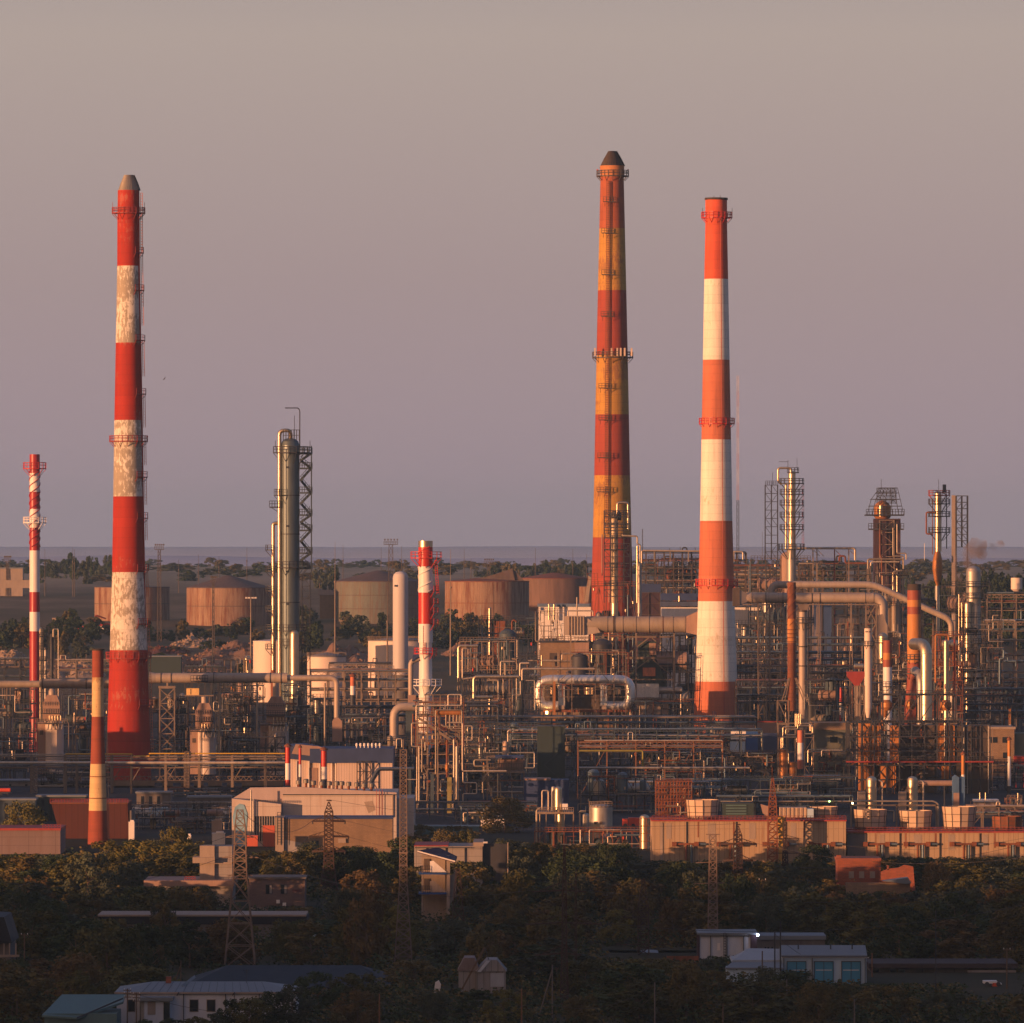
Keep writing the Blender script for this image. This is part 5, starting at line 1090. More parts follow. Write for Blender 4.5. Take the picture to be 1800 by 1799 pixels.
# off-centre edge: teal wall and yard
t = Thing('teal_wall', 'long low teal painted wall in front of the pipe tower', 'wall', 1345, 790); t.part('wall', TEALG).box(716, t.gy+2, 842, 1452, 0, 0.4); t.part('coping', PALEBL).box(715, 1453, 843, 1450.5, -0.1, 0.5)
rack('low blue grey pipe rack at the foot of the pipe tower', 1440, 728, 945, [1411, 1424], 63, 5, 26, 4, STEELB, rr=(.6, 1.3), truss=False)
unit('low yard of blue grey bends and small tanks behind the round yellow bush', 1425, 805, 940, 1418, 64, 6, 8, 2, STEELB, nv=8, npip=16, vm=[PIPEB, SILVER2])
for i, (x, y) in enumerate(((811, 1418), (822, 1424), (851, 1418), (858, 1422))):
    t = Thing('bent_pipe', f'{["first","second","third","fourth"][i]} pale blue upright pipe in the yard behind the yellow bush', 'pipe', 1410, x, 'pale blue upright pipes'); t.part('pipe', PIPEB).tube([(x, t.gy, 0), (x, y, 0), (x-4, y, 0)], 1.4, 8)

# ------------------------------------------------------------------ middle plant
t = Thing('horizontal_flue', 'very wide horizontal flue of riveted sections joining the clean striped chimney', 'duct', 1955, 1100)
p = t.part('duct', DUCT); p.tube([(1030, 1098, 0), (1213, 1098, 0)], 14.3, 26)
for x in (1067, 1079, 1094, 1117, 1140, 1164, 1182, 1204): t.part('flange', SOOT if x == 1079 else DUCT, p).tube([(x-(1.6 if x == 1079 else .6), 1098, 0), (x+(1.6 if x == 1079 else .6), 1098, 0)], 15.2, 26)
t.part('rust_band', RUST).tube([(1163.5, 1098, 0), (1166, 1098, 0)], 14.6, 26)
bx_ = t.part('inlet_box', DUCT2); bx_.box(992, 1117, 1028, 1083, -2.6, 3); bx_.poly([(1028, 1117), (1055, 1112), (1045, 1095), (1028, 1084)], -2.2, 2.4); t.part('outlet_box', HEATER).poly([(1206, 1112), (1206, 1084), (1226, 1075), (1228, 1117)], -2.6, 2.8)
for i in range(6): t.part('rib', STEEL, bx_).box(1000+i*5.2, 1117, 1001+i*5.2, 1084, -2.9, -2.6)
t.part('pipe', PIPE).tube([(998, 1083, -1), (998, 1074, -1), (1042, 1074, -1), (1042, 1083, -1)], 1.2, 8)
for x in (1003, 1060, 1118, 1185): t.part('leg', STEEL).bar((x, t.gy, 0), (x, 1112, 0), 2.4); 
t = Thing('hopper_frame', 'tall tan frame around a dark cone hopper beneath the wide flue', 'hopper', 1960, 1140)
f_ = t.part('frame', STEEL); f_.bar((1184, t.gy, 0), (1184, 1120, 0), 3.0).bar((1096, t.gy, 0), (1096, 1120, 0), 2.2).bar((1093, 1120, 0), (1186, 1120, 0), 2.6).bar((1096, 1157, 0), (1184, 1157, 0), 4.2).bar((1096, 1195, 0), (1184, 1195, 0), 2)
for a in (((1140, 1122), (1100, 1152)), ((1146, 1122), (1184, 1154)), ((1140, 1160), (1100, 1190)), ((1148, 1160), (1184, 1192))): f_.bar((*a[0], -0.1), (*a[1], -0.1), 1.8)
f_.bar((1184, t.gy, 9), (1184, 1120, 9), 2).bar((1096, t.gy, 9), (1096, 1120, 9), 2); t.part('railing', STEELD).rail(1093, 1186, 1118.5, 7, 0, .8, 5)
h_ = t.part('hopper', GREENCL); h_.box(1122, 1160, 1154, 1128, 1, 7); h_.poly([(1122, 1160), (1154, 1160), (1172, 1200), (1104, 1200)], 1, 7); h_.box(1104, 1208, 1172, 1200, 1, 7)
t.part('tan_panel', HEATER).box(1141, 1152, 1153, 1131, 0.6, 1); t.part('red_panel', mat('red_marked_panel', (0.5, 0.17, 0.08), 0.6, var=0.5, scale=1.5)).box(1130, 1189, 1152, 1174, 0.2, 0.5)  # plain tan panel on the hopper face
t.part('box_duct', FOIL).box(1118, 1226, 1158, 1202, -1.5, 2); t.part('stub_duct', SILVER2).hcyl(1158, 1198, 1214, 6.5, 16, 0); t.part('lower_casing', CONC).box(1120, 1256, 1176, 1228, 1, 6); t.part('bracket', STEEL).bar((1210, 1200, 0), (1210, 1228, 0), 1.4).bar((1210, 1228, 0), (1192, 1256, 0), 1.4).bar((1184, 1200, 0), (1211, 1200, 0), 1.2)
t.part('ladder', STEEL).scaf(1194, 1142, 1200, 1196, 0, 0.6, 1, 12, 1, 0.8, 0)
t = Thing('heat_exchanger_loop', 'big oval loop of crumpled silver cladding around two golden drums', 'heat exchanger', 1900, 1027)
p = t.part('loop_duct', FOIL); p.tube([(1026, 1196, 0), (1108, 1196, 0), (1108, 1242, 0), (1060, 1242, 0)], 9.2, 18, bend=2.0); p.tube([(1026, 1196, 0), (948, 1196, 0), (948, 1242, 0), (985, 1242, 0)], 9.2, 18, bend=2.0)
for a, b in ((961, 972), (1006, 1018), (1027, 1045), (1076, 1092)): t.part('drum', SILVER).lathe((a+b)/2, [(1221, (b-a)/2), (1209, (b-a)/2)], 16, 2)
for x in (987, 1061): q = t.part('valve_body', FOIL); q.box(x-6, 1242, x+6, 1206, -1.6, 1.6); q.lathe(x, [(1212, 6), (1204, 9), (1200, 6)], 12); t.part('door', CONC, q).box(x-5, 1247, x+5, 1240, -2, -1.4)
t.part('dark_box', SOOT).box(957, 1247, 1102, 1204, 4, 9); f_ = t.part('frame', RUST); f_.scaf(952, 1203, 1100, 1224, -2.2, 5, 4, 1, 1, 1.5, 0.3); f_ = t.part('frame', STEEL)  # dark box added behind the drums to darken the loop's inside
for x in (972, 1005, 1046, 1079, 1100): f_.bar((x, t.gy, -2.6), (x, 1160, -2.6), 1.4)
f_.bar((955, 1212, -2.6), (1100, 1212, -2.6), 1.1).bar((955, 1225, -2.6), (1100, 1225, -2.6), 1.1).bar((982, 1200, -2.6), (1008, 1172, -2.6), 1.2).bar((1048, 1172, -2.6), (1072, 1200, -2.6), 1.2)
t.part('post', AMBER).bar((974.5, 1275, -3), (974.5, 1198, -3), 3.6); t.part('deck', RUST).box(955, 1252, 1110, 1248, -2, 6)
l = t.part('working_lamp', lamp_mat('warm_lamp', (1.0, 0.62, 0.2), 9)); l.box(959, 1255, 963, 1250, -3.2, -2.8)
unit('dark pipework filling the frame under the silver oval loop', 1925, 940, 1120, 1250, 71, 8, 9, 2, STEELD, nv=6, npip=12)
t = Thing('tan_building', 'tan flat building with pipes and fans on its roof behind the silver loop', 'building', 1985, 1013)
t.part('wall', WALLTAN).box(950, t.gy, 1077, 1130, 0, 12); t.part('roof', STEELD).box(948, 1130, 1079, 1127, -0.3, 12.3); t.part('railing', STEEL).rail(952, 1058, 1127, 8, -0.2, .8, 6)
for x in (966, 1058): t.part('opening', SOOT).box(x, 1162, x+13, 1148, -0.1, 0.1)
t.part('casing', HEATER).box(1010, 1170, 1035, 1130, -2.4, -0.2); t.part('truss', STEEL).truss(1008, 1036, 1130, 9, 1, 1.4, -1)
for pts, q, mm in (([(945, 1162), (1075, 1162), (1075, 1144), (1087, 1144), (1087, 1186)], 1.2, PIPE), ([(928, 1161), (988, 1161), (988, 1149), (1047, 1149), (1047, 1168)], 1.4, PIPE), ([(1041, 1128), (1041, 1112), ], 1.2, SILVER), ([(940, 1175), (1046, 1175)], 1.6, PIPE), ([(952, 1170), (952, 1152)], 1.4, SILVER), ([(1040, 1165), (1040, 1140)], 1.4, SILVER), ([(1070, 1128), (1070, 1112)], 1.0, PIPE)):
    t.part('pipe', mm).tube([(x, y, -3.2) for x, y in pts], q, 8)
unit('maze of small pipes and red boxes between the tan building and the hopper frame', 1990, 1060, 1100, 1118, 72, 5, 4, 6, RUST, nv=8, npip=14)
unit('shaded tangle of pipes to one side of the hopper frame against the clean striped chimney', 2010, 1186, 1226, 1118, 73, 6, 4, 6, STEELD, nv=6, npip=12)
unit('clutter of fans and pipework above the tan building beside the wide flue', 2060, 945, 992, 1078, 74, 6, 4, 4, STEEL, nv=7, npip=14, vm=[GREENCL, SILVER, STEELB])
unit('dark frame under the wide flue crossing to the striped chimney', 2000, 1040, 1225, 1116, 75, 6, 12, 3, STEELD, nv=8, npip=16)
# looping pipes left of centre
t = Thing('pipe_loops', 'pale loops of large pipe beside the stout striped stack', 'pipework', 1800, 850)
for pts, q in (([(806, 1192), (806, 1136), (840, 1136)], 2.6), ([(813, 1192), (813, 1140), (820, 1140)], 1.6), ([(814, 1238), (814, 1190), (846, 1190)], .1), ([(833, 1228), (833, 1190), (912, 1190)], 3.2), ([(833, 1200), (833, 1226), (866, 1226)], 3.0), ([(812, 1235), (876, 1235), (876, 1196), (856, 1196)], 1.7), ([(808, 1241), (875, 1241), (875, 1270)], 2.0), ([(914, 1190), (914, 1166), (930, 1166)], 1.6), ([(918, 1196), (918, 1176), (1045, 1176)], 1.9), ([(901, 1248), (901, 1222), (915, 1222), (915, 1198)], 1.2), ([(908, 1250), (908, 1190)], 1.1), ([(880, 1191), (880, 1163), (905, 1163)], 1.3), ([(888, 1190), (888, 1166)], 1.2), ([(845, 1190), (812, 1194)], 1.6)):
    if q > .5: t.part('pipe', SILVER if q > 2.5 else PIPE).tube([(x, y, (hash((pts[0], q)) % 5)*0.0) for x, y in pts], q, 12, bend=2.0)
t.part('support_frame', STEELD).scaf(806, 1186, 918, t.gy, 1.5, 6, 6, 4, 1, 1.2, 0.2)
unit('tan pipe frame with many close uprights above the pale loops', 1920, 808, 905, 1128, 76, 8, 10, 4, STEEL, nv=10, npip=24)
unit('pipe frame with a short golden vessel behind the tan one', 2100, 845, 945, 1090, 77, 8, 6, 6, STEELD, nv=9, npip=18, vm=[SILVER, RUST, STEELB])
t = Thing('hooked_vent', 'rusty vent pipe with a hooked top standing above the pipe frames', 'vent', 2050, 900); t.part('pipe', RUST).tube([(900, t.gy, 0), (900, 1092, 0), (904, 1090, 0), (908, 1094, 0)], 1.5, 10)
t = Thing('small_column', 'short golden column with a rusty box and thin mast above the pipe frames', 'column', 2200, 862); column(t, 861, t.gy, 1070, 2.8, SILVER); t.part('box', RUST).box(868, t.gy, 888, 1092, 0, 3); t.part('mast', SOOT).bar((868, 1100, -.4), (868, 1028, -.4), 1.1); t.part('riser', PIPE).bar((845, 1112), (845, 1064), 1.6)
# blue and white hall behind
t = Thing('control_building', 'white walled hall with a pale blue bay beyond the wide flue', 'building', 2290, 1030)
t.part('wall', GLWHT).box(947, t.gy, 1100, 1067, 0, 15); t.part('roof', mat('blue_grey_roof', (0.12, 0.17, 0.25), 0.6)).box(945, 1067, 1102, 1062, -0.5, 16); t.part('blue_bay', mat('sky_blue_panel', (0.10, 0.30, 0.50), 0.6)).box(1060, 1086, 1098, 1069, -0.6, -0.1); t.part('corner_panel', BLUEB).box(950, 1073, 955, 1068, -0.2, -0.05)
for x in (965, 974): t.part('vent_stack', SILVER).lathe(x, [(1090, 2), (1062, 2)], 10, -3)
for x, y, q in ((1050, 1040, 3), (1014, 1050, 1.4), (1082, 1034, 5)): t.part('flue', DUCT2).lathe(x, [(1084, q), (y, q)], 14, -4)
t = Thing('dark_block', 'dark maroon clad block above the wide flue', 'building', 2250, 1140); t.part('wall', MAROON).box(1120, t.gy, 1160, 1042, 0, 8); t.part('upper_wall', BLUE).box(1124, 1042, 1162, 1027, 0.5, 8); t.part('frame', SOOT).scaf(1120, 1042, 1160, 1100, -0.4, 0, 2, 3, 1, 1.0, 1.0)
t = Thing('blue_roofed_hall', 'long low hall with blue grey roofs beyond the clean striped chimney', 'hall', 2330, 1250); t.part('wall', GLWHT).box(1163, t.gy, 1345, 1068, 0, 12); t.part('roof', mat('slate_blue_roof', (0.06, 0.08, 0.14), 0.6)).box(1161, 1066, 1347, 1058, -0.5, 14); t.part('roof', BLUE).box(1163, 1056, 1340, 1044, 4, 20); t.part('roof_light', SILVER).lathe(1194, [(1058, 2), (1048, 2)], 10, -1)
# pipe deck on stilts beyond
rack('very long high pipe deck on stilts running behind the two striped chimneys', 2380, 1120, 1312, [972, 986, 998, 1010, 1022, 1034], 78, 10, 16, 6, SOOT, truss=False, rr=(.6, 1.6), pm=[SILVER2, DUCT, STEELD, STEELD, RUST, STEELD], post=1.6)
unit('dark crowded exchanger deck under the high pipe deck', 2400, 1140, 1235, 985, 79, 10, 8, 5, STEELD, nv=14, npip=24, vm=[STEELD, RUST, SOOT])
rack('stack of long horizontal pipes beyond the clean striped chimney', 2360, 1288, 1420, [995, 1004, 1012, 1020, 1028, 1036, 1044], 80, 8, 22, 3, SOOT, truss=False, rr=(1, 1.8), pm=[DUCT, STEELD, RUST, HEATER], loops=0)
t = Thing('high_header', 'slim silver header pipe on posts along the top of the high deck', 'pipe', 2370, 1220); t.part('pipe', PIPE).tube([(1128, 990), (1128, 968), (1306, 970), (1306, 984)], 1.6, 8)
for x in (1150, 1178, 1210, 1290): t.part('post', SILVER).bar((x, 988), (x, 970), 2.2)
# clad column beside the ochre chimney
t = Thing('clad_column', 'golden clad column in a dark cage with an arched top pipe beside the ochre chimney', 'column', 2080, 1085)
column(t, 1080, t.gy, 912, 6.5, SILVER, seams=10); t.part('cage', STEELD).scaf(1062, 898, 1108, 1060, -3, 4, 4, 14, 1, 1.2, 0.4); t.part('top_vessel', SOOT).lathe(1083, [(915, 9), (905, 10), (898, 6)], 14, 1)
t.part('overhead_pipe', PIPE).tube([(1094, 940, -3.2), (1094, 942, -3.2), (1120, 943, -3.2), (1120, 957, -3.2), (1125, 958, -3.2), (1125, 988, -3.2)], 1.5, 8); t.part('arch_pipe', SILVER).tube([(1085, 905, -1), (1085, 884, -1), (1104, 884, -1), (1104, 930, -1)], 2.2, 10); t.part('riser', SILVER).tube([(1120, 960, -2), (1120, 1060, -2)], 2.0, 8); t.part('riser', HEATER).tube([(1058, 940, -3.4), (1058, 1012, -3.4)], 1.0, 8); t.part('side_vessel', SILVER2).lathe(1124, [(1100, 4), (996, 4), (990, 2)], 12, 0)
for y in (910, 928, 947, 967, 998, 1030): t.part('gallery', STEELD).ringdeck(1082, y, 7, 20, 7, .8, 12, brack=False)
t.part('mast', STEELD).bar((1129, 1000, 0), (1129, 930, 0), 0.8); t.part('ladder', RUST).scaf(1033, 1008, 1050, 1030, -6, -4, 3, 2, 1, .8, .3)
t.part('conveyor_leg', CONC).poly([(1028, 1058), (1034, 1058), (1040, 1016), (1034, 1012)], 2, 4)

# ------------------------------------------------------------------ near centre racks
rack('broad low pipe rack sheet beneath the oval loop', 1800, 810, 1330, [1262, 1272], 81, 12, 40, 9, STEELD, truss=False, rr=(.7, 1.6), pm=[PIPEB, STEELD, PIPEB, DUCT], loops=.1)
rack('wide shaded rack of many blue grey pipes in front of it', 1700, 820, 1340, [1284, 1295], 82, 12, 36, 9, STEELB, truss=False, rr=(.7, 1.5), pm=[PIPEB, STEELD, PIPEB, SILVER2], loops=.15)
rack('orange lit truss rack carrying a yellow pipe across the middle', 1560, 1016, 1270, [1303, 1313], 83, 5, 52, 4, mat('orange_truss_steel', (0.20, 0.09, 0.045), 0.6), truss=True, rr=(.7, 1.2))
t = Thing('yellow_pipe', 'dull yellow pipe dropping at its end beneath the orange truss rack', 'pipe', 1545, 1075); t.part('pipe', mat('olive_yellow_pipe', (0.22, 0.19, 0.03), 0.5)).tube([(1018, 1320), (1130, 1320), (1130, 1352)], 1.6, 8); t.part('stand', STEELD).bar((1040, t.gy), (1040, 1320), 1.2).bar((1100, t.gy), (1100, 1320), 1.2)
t = Thing('long_pipe', 'very long pale pipe line crossing the middle of the plant', 'pipe', 1530, 1200); t.part('pipe', SILVER2).tube([(1018, 1350), (1318, 1350)], 2.0, 8); t.part('pipe', PIPEB).tube([(1050, 1370, 1), (1450, 1370, 1)], 1.4, 8)
for i in range(11): t.part('stand', STEELD).bar((1030+i*40, t.gy), (1030+i*40, 1372 if i > 7 else 1351), 1.4)
unit('tall dark green clad equipment tower with an open dark frame beside it', 1600, 945, 1014, 1290, 84, 6, 3, 5, STEELB, nv=4, npip=6)
t = Thing('green_clad_box', 'tall plain dark green clad box standing behind the small silver tanks', 'casing', 1590, 968); t.part('casing', GREENCL).box(945, t.gy, 993, 1277, 0, 6); t.part('bracing', STEELB).bar((957, 1345, -.2), (990, 1315, -.2), 1).bar((957, 1345, -.2), (990, 1375, -.2), 1); t.part('cap', STEELB).box(944, 1278, 994, 1276, -.3, 6.3)
unit('low crowded pipe rack hung with valves under the orange truss', 1580, 1020, 1270, 1322, 85, 8, 14, 3, STEELD, nv=16, npip=36, vm=[RUST, SILVER2, HEATER, STEELB])
unit('dark crowded racks of pumps between the pipe tower and the green clad box', 1640, 820, 945, 1278, 86, 8, 7, 4, STEELB, nv=8, npip=24, vm=[PIPEB, STEELB, SILVER2])
t = Thing('pale_vessel', 'small pale upright vessel with a bent pipe in front of the green clad box', 'vessel', 1580, 888); column(t, 888, 1328, 1306, 4.6, mat('peach_vessel', (0.55, 0.38, 0.26), 0.6)); t.part('pipe', PIPE).tube([(893, 1325), (893, 1284), (945, 1284)], 1.5, 8); t.part('pipe', PIPEB).tube([(897, 1325, -1), (897, 1290, -1), (945, 1290, -1)], 1.2, 8); t.part('leg', STEELB).box(884, t.gy, 892, 1328, -.5, .5)
t = Thing('navy_wall', 'dark navy clad block behind the small silver tanks', 'building', 1500, 960); t.part('wall', BLUE).box(921, t.gy, 1000, 1371, 0, 8); t.part('roof_edge', HEATER).box(921, 1372, 968, 1369, -.2, 8)
unit('low shaded pipe yard with lit uprights behind the first cooling fan', 1480, 1020, 1150, 1368, 87, 8, 8, 2, STEELD, nv=7, npip=22, vm=[PIPEB, SILVER2])
rack('bundle of bluish pipes bending down behind the first cooling fan', 1500, 1085, 1300, [1376, 1386], 88, 10, 30, 8, STEELB, truss=False, rr=(.8, 1.5), pm=[PIPEB, PIPEB, SILVER2])
unit('rusty scaffold block lit by the sun beside the first cooling fan', 1440, 1153, 1216, 1374, 89, 6, 12, 6, RUST, nv=2, npip=4)
t = Thing('conveyor_gallery', 'dark inclined gallery sloping down across the middle of the plant', 'gallery', 1650, 1300); t.part('gallery', STEELD).bar((1252, 1304, 0), (1352, 1362, 0), 5, 14).bar((1240, 1320, 0), (1330, 1368, 0), 1.5); t.part('trestle', STEELD).bar((1300, t.gy), (1300, 1334), 2).bar((1345, t.gy), (1345, 1360), 2)
t = Thing('container_stack', 'blue and white site cabins stacked beside the rusty finned stack', 'cabin', 1750, 1325)
t.part('cabin', GLWHT).box(1285, 1300, 1311, 1285, 0, 3); t.part('cabin', BLUEB).box(1311, 1324, 1332, 1286, 0, 3); t.part('cabin', PALEBL).box(1284, 1322, 1310, 1304, 0, 3); t.part('cabin', BLUE).box(1333, 1322, 1366, 1290, .5, 4); t.part('base', STEELD).box(1284, t.gy, 1366, 1324, 0.2, 3.5)
t = Thing('long_tan_wall', 'long low tan wall behind the site cabins', 'wall', 1850, 1320); t.part('wall', HEATER).box(1240, t.gy, 1376, 1270, 0, 2); t.part('coping', RAILRED).box(1240, 1270, 1376, 1268, -.2, 2.2)
unit('dark crowded frames behind the site cabins below the clean striped chimney', 1700, 1270, 1375, 1325, 90, 6, 6, 3, STEELD, nv=8, npip=20)
# silver tanks at the near edge
t = Thing('small_tank_group', 'cluster of small golden tanks with a railed platform and pipe loops beyond the trees', 'tank', 1325, 975)
column(t, 981, 1424, 1388, 6.8, SILVER, 'tank'); column(t, 973, 1426, 1386, 4, SILVER2, 'tank', dd=2); column(t, 985, t.gy, 1428, 7, SILVER, 'tank', dd=1); t.part('platform', STEEL).box(944, 1430, 1008, 1427, -2, 5); t.part('railing', STEEL).rail(944, 1008, 1427, 8, -2, .8, 4); t.part('pipe', PIPE).tube([(953, 1425), (953, 1390), (964, 1390), (964, 1425)], 1.4, 8); t.part('pipe', PIPE).tube([(943, t.gy, -1), (943, 1424, -1), (950, 1420, -1)], 1.5, 8); t.part('pipe', PIPE).tube([(949, t.gy, -1), (949, 1430, -1)], 1, 8); t.part('pump_housing', GLWHT).box(988, 1424, 998, 1413, -1, 1); t.part('frame', STEEL).scaf(944, 1430, 1008, t.gy, -2, 5, 4, 1, 1, 1.5, .2)
t = Thing('round_tank', 'squat grey tank with two round dark openings in its side', 'tank', 1315, 1056); q = t.part('shell', SILVER2); q.lathe(1056, [(t.gy, 20.5), (1420, 20.5), (1416, 19), (1414, 4)], 30); t.part('railing', STEEL).ringdeck(1056, 1419, 17, 20.5, 8, .8, 20, brack=False); t.part('manhole', SOOT, q).tube([(1046, 1446, -2.4), (1046, 1446, -2.1)], 2.6, 12); t.part('manhole', SOOT, q).tube([(1056, 1446, -2.5), (1056, 1446, -2.25)], 2.6, 12)
t = Thing('small_tank', 'small golden tank tucked against the end of the cooling building', 'tank', 1300, 1133); column(t, 1133, t.gy, 1439, 9, SILVER, 'shell'); t.part('frame', RUST).scaf(1126, 1438, 1146, t.gy, -2, -1, 2, 4, 1, .9, .5)
t = Thing('small_tank', 'half hidden pale tank beside the squat grey one', 'tank', 1335, 1030); column(t, 1030, t.gy, 1434, 6, SILVER2, 'shell'); t.part('pipe', PIPE).tube([(1019, t.gy), (1019, 1426), (1030, 1426)], 1.2, 8)
unit('low dark frame along the foot of the silver tanks', 1305, 940, 1145, 1462, 91, 3, 12, 1, RUST, nv=6, npip=12)

b_ = [t for t in THINGS if t.name == 'big_white_building'][0]
for x in (690,): b_.part('downpipe', STEEL).box(x, 1437, x+1.4, 1397, -.3, -.1)
b_.part('plaster_patch', CONC).poly([(640, 1410), (655, 1408), (660, 1424), (648, 1430)], -.03, .02); b_.part('gutter', STEELD).box(497, 1398, 697, 1396.3, -.25, -.05)
b_ = [t for t in THINGS if t.name == 'tan_annexe'][0]
b_.part('door', GREENCL).box(548, b_.gy, 560, 1478, -.06, .04); b_.part('plaster_patch', mat('grey_plaster', (.3, .27, .25), .9, var=.2)).poly([(500, b_.gy), (500, 1476), (530, 1482), (560, b_.gy)], -.03, .02)
# ------------------------------------------------------------------ east part of the plant
t = Thing('flue_duct', 'lower thick flue with a square cone end carried on tan lattice towers', 'duct', 1880, 1420)
p = t.part('duct', DUCT2); p.tube([(1312, 1051, 0), (1552, 1051, 0), (1552, 1118, 0)], 8.8, 20, bend=2.0); c = t.part('cone_end', DUCT2); k = t.k
A_ = [Vector(((1300-900)*k, 1880+sy*13*k, H+(HY-1050+sz*13)*k)) for sy, sz in ((-1, -1), (1, -1), (1, 1), (-1, 1))]; B_ = [Vector(((1314-900)*k, 1880+sy*7*k, H+(HY-1051+sz*7)*k)) for sy, sz in ((-1, -1), (1, -1), (1, 1), (-1, 1))]
c.add(A_+B_, [(3, 2, 1, 0), (0, 1, 5, 4), (1, 2, 6, 5), (2, 3, 7, 6), (3, 0, 4, 7)]); t.part('collar', SOOT).box(1288, 1066, 1300, 1034, -2.2, 2.2)
for x in (1321, 1346, 1351, 1368, 1376, 1427, 1441, 1520, 1535): t.part('flange', SOOT if x in (1346, 1376, 1427, 1441) else DUCT, p).tube([(x-.6, 1051, 0), (x+.6, 1051, 0)], 9.6, 20)
b_ = t.part('bridge', STEEL); b_.bar((1300, 1063, -1.5), (1545, 1063, -1.5), 1.4).bar((1400, 1042, -1.5), (1520, 1042, -1.5), 1.2); t.part('railing', STEEL).rail(1300, 1520, 1062, 4, 1.8, .6, 8); b_.poly([(1402, 1064), (1422, 1064), (1417, 1075), (1407, 1075)], -1.5, 1.5)
tw = t.part('lattice_tower', STEEL); tw.lattice(1343, t.gy, 1064, 10, 10, 7, 2.0, 1.2); tw = t.part('lattice_tower', STEEL); tw.lattice(1531, t.gy, 1062, 9, 9, 8, 1.8, 1.1)
t = Thing('flue_duct', 'upper bent flue sloping down behind the orange stack', 'duct', 1960, 1500)
t.part('duct', DUCT2).tube([(1355, 1060, 0), (1355, 1028, 0), (1536, 1028, 0), (1672, 1090, 0), (1672, 1120, 0)], 6.6, 18, bend=2.4, r2=5)
for x, h in ((1378, 1036), (1440, 1036), (1496, 1036), (1600, 1062), (1640, 1082)): s_ = t.part('support', STEEL); s_.bar((x-5, t.gy, 0), (x, h, 0), 1.5).bar((x+5, t.gy, 0), (x, h, 0), 1.5)
t = Thing('rusty_finned_stack', 'slim rusty stack with a spiral fin and strutted foot in front of the thick flues', 'stack', 1760, 1391)
s_ = t.part('shaft', RUST); s_.lathe(1391.5, [(1250, 7.6), (1175, 7.2), (1040, 7.3), (1026, 7.3)], 20); s_.lathe(1391.5, [(1028, 7.5), (1024, 7.5)], 20)
t.part('orange_band', mat('orange_patch', (0.48, 0.19, 0.05), 0.7, var=0.4, grime=.4)).lathe(1391.5, [(1130, 7.4), (1088, 7.35)], 20, cap=False)  # brighter orange ring round the shaft
for ph in (0, 2.1, 4.2): t.part('spiral_fin', RUST).helix(1391.5, 1100, 1030, 7.3, 7.3, 1.4, 1.0, 2.5, ph=ph)
for y in range(1108, 1240, 7): t.part('hoop', RUST).ringdeck(1391.5, y, 6.8, 7.9, .2, .5, 14, brack=False, th=1)
for a in ((1386, 1192, 1374, 1232), (1388, 1192, 1379, 1232), (1397, 1192, 1412, 1232), (1399, 1192, 1419, 1234)): t.part('strut', STEEL).bar((a[0], a[1], -1), (a[2], a[3], -1), 1.6)
f_ = t.part('base_frame', STEEL); f_.scaf(1367, 1232, 1386, t.gy, -1, 3, 1, 3, 1, 2.2, 1.0)
t = Thing('pale_stack', 'plain pale pipe stack with a dark gallery beside the slim rusty stack', 'stack', 1830, 1411); t.part('shaft', DUCT2).lathe(1411, [(t.gy, 7), (1075, 7)], 18); t.part('collar', SOOT).lathe(1411, [(1076, 8), (1073, 8)], 18); t.part('gallery', STEELD).ringdeck(1413, 1096, 7, 18, 9, .9, 14); t.part('riser', STEELD).tube([(1420, 1240, -1), (1420, 1074, -1), (1424, 1074, -1)], 1, 6)
for y in (1138, 1172): t.part('hoop', SOOT).ringdeck(1411, y, 6.6, 8, .2, .5, 14, brack=False)
t = Thing('pipe_tree', 'tan vessel stand with symmetrical bright pipe loops at the foot of the slim rusty stack', 'pipework', 1690, 1395)
t.part('vessel', AMBER).lathe(1378, [(t.gy, 8), (1318, 8)], 14, 1); t.part('vessel', AMBER).lathe(1394, [(t.gy, 8), (1340, 8)], 14, 1)
for i in range(4):
    x = 1398+i*3; t.part('pipe', SILVER).tube([(x, 1255, -1), (x, 1274-i*.5, -1)], 1.2, 8)
for pts in ([(1399, 1274), (1399, 1278), (1376, 1278), (1376, 1315), (1372, 1316)], [(1402, 1274), (1402, 1282), (1381, 1282), (1381, 1292), (1398, 1292)], [(1405, 1274), (1405, 1276), (1428, 1276), (1428, 1290), (1414, 1290)], [(1408, 1272), (1424, 1272), (1424, 1285)], [(1373, 1316), (1373, 1296), (1400, 1296), (1400, 1305)], [(1386, 1342), (1386, 1325)], [(1420, 1340), (1420, 1318), (1432, 1318)], [(1427, 1345), (1427, 1330)]): t.part('pipe', SILVER).tube([(x, y, -1.4) for x, y in pts], 1.4, 8)
t.part('frame', STEEL).scaf(1368, 1272, 1430, t.gy, 0, 5, 4, 4, 1, 1.3, .3)
mini_stack('red and white latticed short stack standing in the bright pipe loops', 1680, 1407, 5.2, 1352, 1306, 1284, cap=False, low=1336, mt=(mat('salmon_paint', (0.60, 0.18, 0.10), 0.6), GLWHT))
mini_stack('slim red and white stack alone against the dark racks beyond the beige building', 1850, 1478, 2.9, 1268, 1236, 1209, cap=False, low=1262)
mini_stack('orange and white short stack on the roof of the far tan building', 1800, 1775.5, 2.3, 1281, 1274, 1246, cap=False, mt=(STACKOR, GLWHT))
mini_stack('orange and white pipe stack at the frame edge in front of the tan building', 1600, 1774, 3.0, 1382, 1330, 1302, mt=(STACKOR, GLWHT))
mini_stack('orange stack with a rain cap behind the tall blue box', 1540, 1693, 3.2, 1402, 1362, 1328, mt=(STACKOR, GLWHT))
